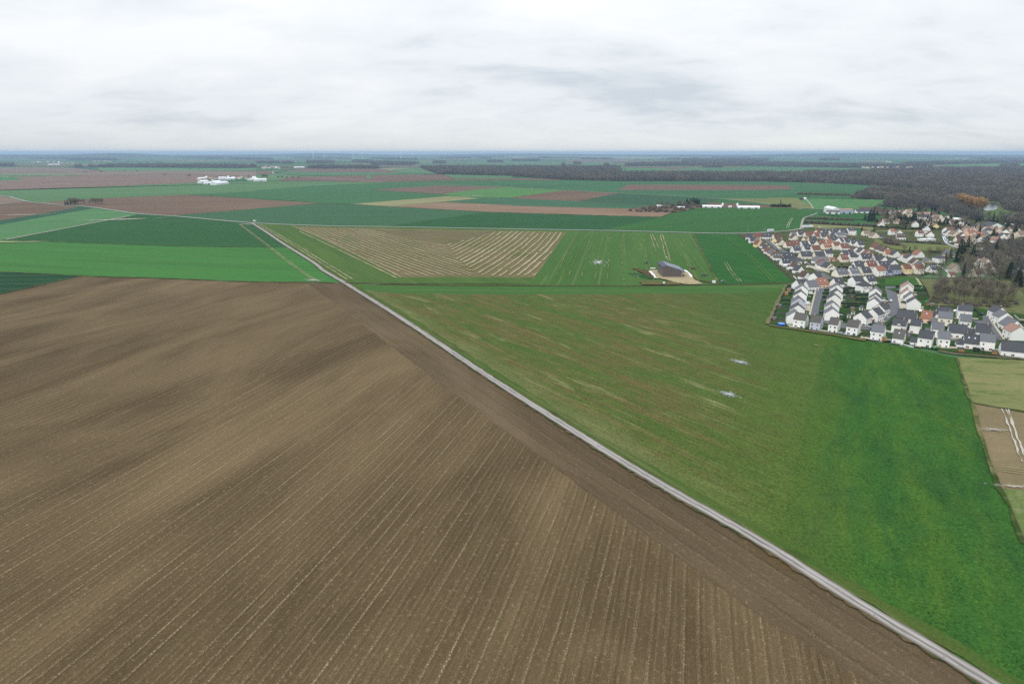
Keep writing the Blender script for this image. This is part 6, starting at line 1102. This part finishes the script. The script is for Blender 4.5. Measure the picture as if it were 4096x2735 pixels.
for cr, x, y, rz, c_, lb, k in ((V3, 850, 425, 20, "white", "white van on the forecourt beside the gable street", "van"), (V3, 800, 600, 15, "white", "white van on the pale forecourt, left gable row", "van"), (V3, 1150, 845, 75, "white", "white van parked behind the third front house", "van"), (V3, 1045, 735, 10, "black", "black car behind the second front house", "car"), (V3, 955, 295, 0, "grey", "grey car before the orange roofed house", "car"), (V3, 1040, 292, 0, "white", "white car before the orange roofed house", "car"), (V3, 1090, 550, -5, "black", "black car beside the gable street", "car"),
                         (V3, 1740, 945, 60, "black", "black car at the parking court's right end", "car"), (V3, 1920, 880, 5, "red", "red car below the gable row", "car"), (V3, 2090, 552, -15, "white", "white car beside the descending street, left side", "car"), (V3, 2190, 545, 65, "silver", "silver car standing in the descending street", "car"), (V3, 2100, 602, -20, "red", "small red car near the street corner", "car"), (V3, 2320, 372, 5, "black", "black car below the cross street end", "car"),
                         (V4, 230, 378, 5, "black", "black car left of the salmon house", "car"), (V4, 315, 575, 0, "black", "black car in the drive below the salmon houses", "car"), (V4, 390, 645, -5, "white", "white car before the lowest short-row house", "car"), (V4, 585, 722, 70, "white", "white car left of the orange roofed block house", "car"), (V4, 765, 915, 30, "black", "black car in the block behind the front row", "car"), (V4, 1215, 1148, -25, "yellow", "small yellow car between the front houses", "car"), (V4, 1625, 775, 70, "black", "black car at the top of the right street", "car"), (V4, 1845, 868, 5, "blue", "dark blue car beside the right gable row", "car"), (V4, 2040, 1080, 5, "black", "black car beside the salmon roofed gable house", "car"), (V4, 2115, 1170, 5, "silver", "silver car at the foot of the right street", "car"), (V4, 1195, 725, 20, "white", "white car left of the tall white house", "car"),
                         (V1, 1265, 1085, 30, "white", "white car in the winding old street", "car"), (V1, 1300, 1152, 10, "white", "white car at the bend of the old street", "car"), (V1, 1495, 1142, 15, "white", "white van by the lowest old row", "van"), (V1, 1655, 1200, 10, "silver", "silver car below the lowest old row", "car"), (V1, 970, 880, 10, "blue", "dark blue car in the old street", "car"), (V1, 1000, 890, 10, "black", "black car in the old street", "car"), (V1, 2000, 615, 5, "white", "white car in the estate end parking court, upper", "car"), (V1, 2045, 632, 5, "white", "white car in the estate end parking court, lower", "car"), (V1, 1488, 518, 5, "white", "white car driving on the country road", "car"), (V1, 800, 1030, 5, "white", "white van on the field edge of the older estate", "van"), (V1, 1400, 1088, 10, "white", "white van in the yards of the old street", "van"),
                         (V2, 375, 1030, 10, "white", "white car before the orange roofed old house", "car"), (V2, 1120, 722, 110, "silver", "silver car on the curving village road", "car"), (V2, 1190, 752, 10, "white", "white car beside the curving village road", "car"), (V2, 2060, 465, 5, "white", "white car by the big barn", "car"), (V2, 2165, 480, 0, "white", "white van by the big barn", "van"), (cE, 1710, 46, -10, "white", "white van stopped at the field road junction", "van"), (V2, 1840, 1232, 5, "white", "white car below the stone houses", "car"), (cS, 1330, 632, 5, "grey", "grey car parked at the brown shed wall", "car"), (cS, 2300, 772, 5, "grey", "grey car on the farm track right of the shed", "car")):
    car(cr, x, y, rz, c_, lb, k)
def lorry(px, rz, label, cab=True, L=13.6):
    p = P(*px); o = empty("lorry", (p.x, p.y, ZL[0] + .02), radians(rz)); tag(o, label, "lorry"); m = MB(); m.box(0, L, -1.25, 1.25, 1.1, 4.0); m.build("trailer", W_SHEET, o); m = MB(); m.box(.2, L - .2, -1.0, 1.0, .8, 1.1); m.build("chassis", M_FGREY, o)
    xs = [L - 1.5, L - 2.8, L - 4.1]
    if cab: m = MB(); m.prism([(-.4, .6), (-2.6, .6), (-2.7, 1.9), (-2.3, 3.5), (-.5, 3.8)], -1.2, 1.2, axis="y"); m.build("cab", M_CAR["white"], o); m = MB(); m.prism([(-2.72, 2.0), (-2.38, 3.2), (-2.3, 3.2), (-2.6, 2.0)], -1.0, 1.0, axis="y"); m.build("windscreen", M_GLASS, o); xs += [-1.9, .6]
    for x in xs:
        for s in (-1, 1): q = link(bpy.data.objects.new("wheel", WHEEL), o); q.location = (x, s * 1.05, .5); q.scale = (1.5, 1.6, 1.5)
lorry(V1((1232, 522))[0], 2, "white articulated lorry driving on the country road"); lorry(V1((665, 588))[0], 20, "white trailer lorry at the estate corner road", False, 10); lorry(V2((1535, 890))[0], -18, "white lorry on the road among the trees", True, 9)
# tractor and green trailer by the shed
def tractor(px, rz, label):
    p = P(*px); o = empty("tractor", (p.x, p.y, 0), radians(rz)); tag(o, label, "tractor"); gm = paint("green_paint", (.03, .10, .05, 1), .4, .05)
    m = MB(); m.box(.1, 2.3, -.4, .4, .8, 1.6); m.build("bonnet", gm, o); m = MB(); m.prism([(-1.2, 1.0), (.2, 1.0), (.1, 2.6), (-1.1, 2.6)], -.7, .7, axis="y"); m.build("cab", M_GLASS, o); m = MB(); m.box(-1.25, .2, -.78, .78, 2.6, 2.72); m.build("cab_roof", gm, o)
    for x, z, s in ((-.8, .85, 2.6), (1.8, .55, 1.65)):
        for y in (-.85, .85): q = link(bpy.data.objects.new("wheel", WHEEL), o); q.location = (x, y, z); q.scale = (s, s * 1.3, s)
tractor(cS((510, 322))[0], 190, "green tractor standing in the grass behind the brown shed")
def trailer(px, rz, label, mat):
    p = P(*px); o = empty("farm_trailer", (p.x, p.y, 0), radians(rz)); tag(o, label, "trailer"); m = MB(); m.prism([(-2.0, 1.0), (2.0, 1.0), (2.4, 2.3), (-2.4, 2.3)], -1.1, 1.1, axis="y"); m.build("body", mat, o); m = MB(); m.box(-2.2, 3.6, -.15, .15, .75, 1.0); m.build("drawbar", M_FGREY, o)
    for x in (-.9, .6):
        for y in (-1, 1): q = link(bpy.data.objects.new("wheel", WHEEL), o); q.location = (x, y, .55); q.scale = (1.6, 1.6, 1.6)
trailer(cS((1855, 612))[0], 5, "dark green farm trailer in the grass right of the brown shed", paint("dark_green_paint", (.05, .10, .09, 1), .5, .1)); trailer(cS((1590, 455))[0], 8, "rusty low farm trailer behind the brown shed", paint("rusty_steel", (.10, .075, .05, 1), .8, .2))
def crate(px, sx, sy, sz, mat, name, label, cat, rz=0, cr=None):
    p = P(*px); o = empty(name, (p.x, p.y, ZL[0] + .01), radians(rz)); tag(o, label, cat); m = MB(); m.box(-sx / 2, sx / 2, -sy / 2, sy / 2, 0, sz); m.build("body", mat, o); m = MB(); m.box(-sx / 2 - .06, sx / 2 + .06, -sy / 2 - .06, sy / 2 + .06, sz, sz + .12); m.build("lid", mat, o)
    return o
crate(cS((912, 805))[0], 1.4, 1.2, 1.2, M_WPLAS, "water_tank", "small white tank beside the farm track", "tank"); crate(cS((2085, 792))[0], 2.8, .5, 2.0, M_WPLAS, "container", "white upright board beside the farm track", "board"); crate(cS((650, 455))[0], 5, 1.6, .5, M_WPLAS, "stack_of_sheets", "white stack of sheets behind the brown shed", "stack", 3)
# marker post by the white track
p = P(2660, 1962); o = empty("marker_post", (p.x, p.y, 0)); tag(o, "small white marker post with dark top beside the white track", "post"); m = MB(); m.tube((0, 0, 0), (0, 0, 1.1), .09, .08, 8); m.build("pole", M_WPLAS, o); m = MB(); m.tube((0, 0, 1.1), (0, 0, 1.45), .10, .10, 8); m.build("cap", M_SCREEN, o)
for x, y, h, k in ((357, 582, 9, 0), (630, 575, 7, 1), (603, 575, 4, 2), (900, 556, 4, 3)):
    p = P(*V1((x, y))[0]); o = empty("lamp_post", (p.x, p.y, 0)); tag(o, f"thin post beside the country road at the estate, {ordinal([0, 2, 1, 3][k])} from left", "lamp post"); m = MB(); m.tube((0, 0, 0), (0, 0, h), .14, .08, 6); m.build("pole", M_CONC, o); m = MB(); m.box(-.1, .9, -.12, .12, h, h + .15); m.build("lamp_head", M_CONC, o)
# ------------------------------------------------------------------ garden things
BLUE = paint("pool_blue", (.03, .12, .55, 1), .4, .05); ORG = paint("orange_timber", (.42, .22, .05, 1), .8, .15, 2)
def pool(cr, x, y, r_, label):
    p = P(*cr((x, y))[0]); o = empty("garden_pool", (p.x, p.y, ZL[0])); tag(o, label, "pool"); m = MB(); m.tube((0, 0, 0), (0, 0, 1.0), r_, r_, 20); m.build("wall", BLUE, o); m = MB(); m.tube((0, 0, 1.0), (0, 0, 1.04), r_ * .92, r_ * .92, 20); m.build("water", paint("pool_water", (.10, .30, .62, 1), .1, .05), o)
pool(V3, 356, 940, 2.4, "round blue garden pool at the estate's lower left corner")
def shed(cr, x, y, sx, sy, h, mat, label, rf="grey", rz=-25):
    p = P(*cr((x, y))[0]); o = empty("garden_shed", (p.x, p.y, ZL[0]), radians(rz)); tag(o, label, "shed"); m = MB(); m.prism([(-sy / 2, 0), (sy / 2, 0), (sy / 2, h), (0, h + .6), (-sy / 2, h)], -sx / 2, sx / 2); m.build("wall", mat, o); m = MB()
    for s in (-1, 1):
        pr = [(0, h + .62), (s * (sy / 2 + .2), h - .08), (s * (sy / 2 + .2), h + .04), (0, h + .76)]; m.prism(pr if s > 0 else pr[::-1], -sx / 2 - .15, sx / 2 + .15)
    m.build("roof", ROOF[rf], o); m = MB(); m.box(-.4, .4, -sy / 2 - .04, -sy / 2, 0, 1.7); m.build("door", M_TIMB, o)
for cr, x, y, mat, lb, rf in ((V3, 235, 860, M_FGREY, "grey garden shed above the blue pool", "grey"), (V3, 478, 375, ORG, "orange timber shed in the west gardens, upper", "tan"), (V3, 440, 432, ORG, "orange timber shed in the west gardens, lower", "tan"), (V3, 1545, 695, M_TIMB, "brown garden shed in the middle gardens", "grey"), (V3, 1690, 690, W_SHEET, "wide white garden shed in the middle gardens", "grey"), (V3, 1540, 480, M_FGREY, "grey garden shed in the upper middle gardens", "slate"), (V3, 1555, 765, W_SHEET, "small white shed below the middle gardens", "grey"), (V3, 1485, 820, W_SHEET, "small white shed behind the fourth front house", "grey"), (V3, 325, 645, M_FGREY, "low grey shed on the west edge", "grey"), (V3, 2075, 1205, ORG, "brown shed right of the awning house", "tan"), (V4, 1278, 1402, M_TIMB, "brown garden shed with grey roof left of the trampoline", "slate"), (V4, 1840, 1442, M_TIMB, "brown garden shed with grey roof below the last two-storey house", "olive"), (V4, 718, 610, M_TIMB, "brown garden shed by the green slide", "brown"), (V4, 780, 636, M_FGREY, "grey garden shed by the green slide", "grey"), (V1, 935, 1142, W_SHEET, "white garden shed on the older estate's edge, upper", "white"), (V1, 985, 1188, W_SHEET, "white garden shed on the older estate's edge, lower", "white"), (V1, 1755, 1060, M_TIMB, "dark red garden shed in the lowest old row", "red"), (V3, 1520, 400, M_FGREY, "dark garden shed below the hipped house", "slate")):
    shed(cr, x, y, 2.5, 2.0, 1.8, mat, lb, rf)
def trampoline(cr, x, y, label):
    p = P(*cr((x, y))[0]); o = empty("trampoline", (p.x, p.y, ZL[0])); tag(o, label, "trampoline"); m = MB(); m.tube((0, 0, .85), (0, 0, .95), 1.9, 1.9, 20); m.build("mat", M_SCREEN, o)
    for k in range(6): m = MB(); a = k * pi / 3; m.tube((1.85 * cos(a), 1.85 * sin(a), 0), (1.85 * cos(a), 1.85 * sin(a), 2.6), .05, .05, 5); m.build("pole", M_FGREY, o)
    v = [(1.88 * cos(2 * pi * i / 20), 1.88 * sin(2 * pi * i / 20), z) for z in (.95, 1.5) for i in range(20)]; obj("net", mesh("net", v, [(i, (i + 1) % 20, 20 + (i + 1) % 20, 20 + i) for i in range(20)], M_SCREEN), o)
for cr, x, y, lb in ((V4, 1533, 1390, "black trampoline below the skylight house in the front row"), (V1, 1130, 1255, "black trampoline in the older estate's field edge garden"), (V4, 1330, 1000, "dark trampoline in the block behind the front row")): trampoline(cr, x, y, lb)
GRNP = paint("green_plastic", (.03, .42, .20, 1), .4, .05)
def slide(cr, x, y, rz, label):
    p = P(*cr((x, y))[0]); o = empty("garden_slide", (p.x, p.y, ZL[0]), radians(rz)); tag(o, label, "slide"); m = MB(); m.prism([(-2.2, .1), (-2.0, .1), (.5, 1.7), (.3, 1.8)], -.25, .25, axis="y"); m.build("chute", GRNP, o); m = MB()
    m.box(.4, 1.5, -.6, .6, 1.5, 1.65); m.build("platform", M_TIMB, o)
    for sx in (.5, 1.4):
        for sy in (-.5, .5): m = MB(); m.tube((sx, sy, 0), (sx, sy, 2.7), .06, .06, 5); m.build("post", M_TIMB, o)
slide(V4, 880, 1350, 0, "green slide in the front garden beside the white house"); slide(V4, 715, 560, 0, "green slide tower by the garden sheds"); slide(V4, 625, 325, 30, "green swing and slide in the fenced garden")
# awning, patio
p = P(*V3((1895, 1140))[0]); o = empty("awning", (p.x, p.y, ZL[0]), radians(-25)); tag(o, "white patio awning on the fifth front house", "awning"); m = MB(); m.prism([(-1.6, 2.3), (1.6, 2.9), (1.6, 3.0), (-1.6, 2.4)], -2, 2); m.build("canopy", M_WPLAS, o)
for s in (-1.9, 1.9): m = MB(); m.tube((s, -1.5, 0), (s, -1.5, 2.35), .06, .06, 6); m.build("post", M_FGREY, o)
# flat roofed bungalows
def flat(px0, px1, D, h, label):
    a, b = P(*px0), P(*px1); c = (a + b) / 2; L = (b - a).length; o = empty("bungalow", (c.x, c.y, 0), math.atan2(b.y - a.y, b.x - a.x)); tag(o, label, "house"); m = MB(); m.box(-L / 2, L / 2, 0, D, 0, h); m.build("wall", WALL["white"], o); m = MB(); m.box(-L / 2 - .4, L / 2 + .4, -.4, D + .4, h, h + .35); ro = m.build("roof", ROOF["white"], o)
    for k in range(3): q = obj("window", WIN, o); q.location = (-L / 2 + L * (k + .5) / 3, -.02, 1.4); q.rotation_euler = (0, 0, pi); q.scale = (1.8, 1, 1.3)
    m = MB(); m.box(-.6, .6, D * .4, D * .6, h + .35, h + .9); m.build("chimney", M_CHIM, ro)
flat(V2((758, 735))[0], V2((950, 722))[0], 9, 3.2, "white flat roofed bungalow below the curving village road"); flat(V2((750, 618))[0], V2((840, 616))[0], 6, 3, "low white flat roofed annexe between two old houses"); flat(V2((1320, 392))[0], V2((1412, 390))[0], 8, 3, "low white flat roofed building under the wood")
# ------------------------------------------------------------------ far hamlets, wind turbines, mast
far_r = random.Random(9); k = 0; FARMB = MB(); FARM = [WALL["white"], WALL["cream"], WALL["beige"]] + [ROOF[q] for q in ("red", "tan", "slate", "salmon", "orange", "white")]
for cr, x0, x1, y0, y1, n, nm in ((cB, 60, 220, 200, 214, 16, "far village behind the left farm"), (cA, 2120, 2349, 172, 190, 8, "far church hamlet at left"), (cA, 300, 700, 155, 164, 12, "hamlet on the left horizon"), (cA, 850, 1030, 146, 152, 9, "second hamlet on the left horizon"), (cB, 1900, 2349, 108, 118, 12, "town on the centre horizon"), (cC, 0, 640, 106, 116, 18, "town right of the centre horizon"), (cC, 900, 1700, 116, 124, 12, "scattered houses on the right horizon"), (cD, 870, 1500, 204, 214, 15, "hamlet beyond the great wood"), (cD, 2150, 2349, 222, 244, 20, "housing at the far right edge"), (cD, 50, 420, 106, 114, 10, "small town on the right horizon"), (cD, 1080, 1140, 152, 158, 5, "farm on the right horizon"), (cD, 1600, 1950, 124, 130, 8, "houses on the far right horizon"), (cA, 1890, 2349, 296, 318, 16, "farmyard houses by the white silos"), (cD, 860, 940, 206, 212, 3, "white houses at the wood's far edge")):
    for i in range(n):
        x = x0 + (x1 - x0) * (i + far_r.uniform(.1, .9)) / n; y = far_r.uniform(y0, y1); c = P(*cr((x, y))[0]); big = 1.0 if c.y < 5000 else 1.5
        if c.y > 6000:                   # too small to tell apart: kept together
            L_, W_ = far_r.uniform(11, 20) / 2, 6.0; wm = far_r.choice((0, 1, 1, 2)); rm = far_r.choice((3, 4, 5, 6, 7, 8)); n0 = len(FARMB.v)
            FARMB.prism([(-W_, 0), (W_, 0), (W_, 5.5), (0, 10.5), (-W_, 5.5)], -L_, L_, wm); FARMB.prism([(-W_ - .5, 5.2), (0, 10.6), (W_ + .5, 5.2), (0, 11.2)], -L_ - .4, L_ + .4, rm)
            FARMB.v[n0:] = [(q[0] + c.x, q[1] + c.y, q[2]) for q in FARMB.v[n0:]]; continue
        h = dict(c=c, rz=far_r.uniform(-.5, .5), L=far_r.uniform(9, 15) * big, W=8.5 * big, eave=4.0 * big, rh=8.0 * big, roof=far_r.choice(["red", "tan", "slate", "salmon", "orange", "white"]), wall=far_r.choice(["white", "cream", "cream", "beige"]), row=nm, hip=False, garage=None, detail=0, sky=0, chim=False, kind="1", front=None, name="house")
        build_house(h, f"tiny {h['wall']} house, {ROOFN[h['roof']]} roof, {ordinal(i)} from left, {nm}".replace(" tiled", "") if len(nm.split()) > 6 else f"tiny {h['wall']} house, {ROOFN[h['roof']]} roof, {ordinal(i)} from left in {nm}")
tag(FARMB.build("far_houses", FARM), "scattered tiny houses of the hamlets along the horizon", None, None, "stuff")
M_TUR = paint("turbine_white", (.80, .82, .84, 1), .4, .02)
def turbine(px, hub, blade, ph, label):
    p = P(*px); o = empty("wind_turbine", (p.x, p.y, 0)); tag(o, label, "wind turbine", "wind turbines on the horizon"); m = MB(); m.tube((0, 0, 0), (0, 0, hub), 4.0, 2.4, 10); m.build("tower", M_TUR, o); m = MB(); m.box(-2.5, 2.5, -6, 5, hub - 2, hub + 3); m.build("nacelle", M_TUR, o)
    for k in range(3):
        a = ph + k * 2 * pi / 3; m = MB(); c = Vector((0, -7, hub + .5)); t_ = c + Vector((sin(a), 0, cos(a))) * blade; md_ = c.lerp(t_, .25); m.tube(c, md_, 1.2, 2.4, 6); m.tube(md_, t_, 2.4, .5, 6); m.build("blade", M_TUR, o)
for i, (x, y) in enumerate(((526, 124), (630, 123), (893, 123), (975, 121), (1330, 123))): turbine(cB((x, y))[0], 112, 35, i * .5 + .3, f"white wind turbine on the left horizon, {ordinal(i)} from left")
for i, (x, y) in enumerate(((158, 90), (185, 90), (1302, 101), (1477, 99), (1645, 99), (1847, 91))): turbine(cD((x, y))[0], 108, 35, i * .7, f"faint wind turbine on the right horizon, {ordinal(i)} from left")
p = P(*cB((1426, 95))[0]); o = empty("water_tower", (p.x, p.y, 0)); tag(o, "pale water tower on the horizon right of the turbines", "water tower"); m = MB(); m.tube((0, 0, 0), (0, 0, 55), 6, 6, 12); m.build("shaft", M_TUR, o); m = MB(); m.tube((0, 0, 55), (0, 0, 62), 7, 12, 14); m.tube((0, 0, 62), (0, 0, 72), 12, 11, 14); m.build("tank", M_TUR, o)
# low hills on the horizon
def hill(px0, px1, dist, h, label):
    a, b = P(*px0), P(*px1); a, b = a.normalized() * dist, b.normalized() * dist; n, mm = 40, 8; v, f = [], []
    for j in range(mm + 1):
        for i in range(n + 1):
            t_ = i / n; k_ = j / mm; q = a.lerp(b, t_) * (1 + .35 * k_); hh = h * (sin(pi * t_) ** .6) * sin(pi * min(1, k_ * 1.0)) * (.8 + .2 * sin(t_ * 9 + h)); v.append((q.x, q.y, max(0, hh) - .5))
    for j in range(mm):
        for i in range(n): k_ = j * (n + 1) + i; f.append((k_, k_ + 1, k_ + n + 2, k_ + n + 1))
    o = obj("hill", mesh("hill", v, f, field_mat(C(70, 92, 66), C(84, 104, 74), 10, C(60, 70, 58), .3, .1, (.0008, .002), (.002, .004), (.5, .6), .02, 90.0), None, True)); tag(o, label, None, None, "structure")
hill((-200, 640), (760, 640), 17000, 108, "low wooded hill on the left horizon"); hill((600, 640), (1700, 640), 20000, 90, "low hill behind the turbines"); hill((1500, 640), (3000, 640), 22000, 80, "low rise on the centre horizon"); hill((2700, 640), (4500, 640), 19000, 92, "low rise on the right horizon")

# ------------------------------------------------------------------ haze
hm = bpy.data.materials.new("haze"); hm.use_nodes = True; hn = hm.node_tree.nodes; hn.clear(); ho = hn.new("ShaderNodeOutputMaterial"); pv = hn.new("ShaderNodeVolumePrincipled")
pv.inputs["Color"].default_value = (.47, .65, .92, 1); pv.inputs["Density"].default_value = 5.5e-5; pv.inputs["Anisotropy"].default_value = 0.2
hm.node_tree.links.new(pv.outputs[0], ho.inputs["Volume"])
m = MB(); m.box(-47500, 47500, -4200, 47500, -1.0, 152); hz_o = m.build("haze", hm); tag(hz_o, "thin bluish haze in the air over the plain", None, None, "stuff")

# ------------------------------------------------------------------ things that look alike are told apart by their place
from collections import defaultdict
same = defaultdict(list)
for o in scene.objects:
    if o.parent is None and "category" in o: same[o["label"]].append(o)
for lb, os_ in same.items():
    if len(os_) < 2: continue
    os_.sort(key=lambda o: o.location.x / max(1.0, o.location.y))
    for i, o in enumerate(os_): o["label"] = f"{lb}, {ordinal(i)} from left"
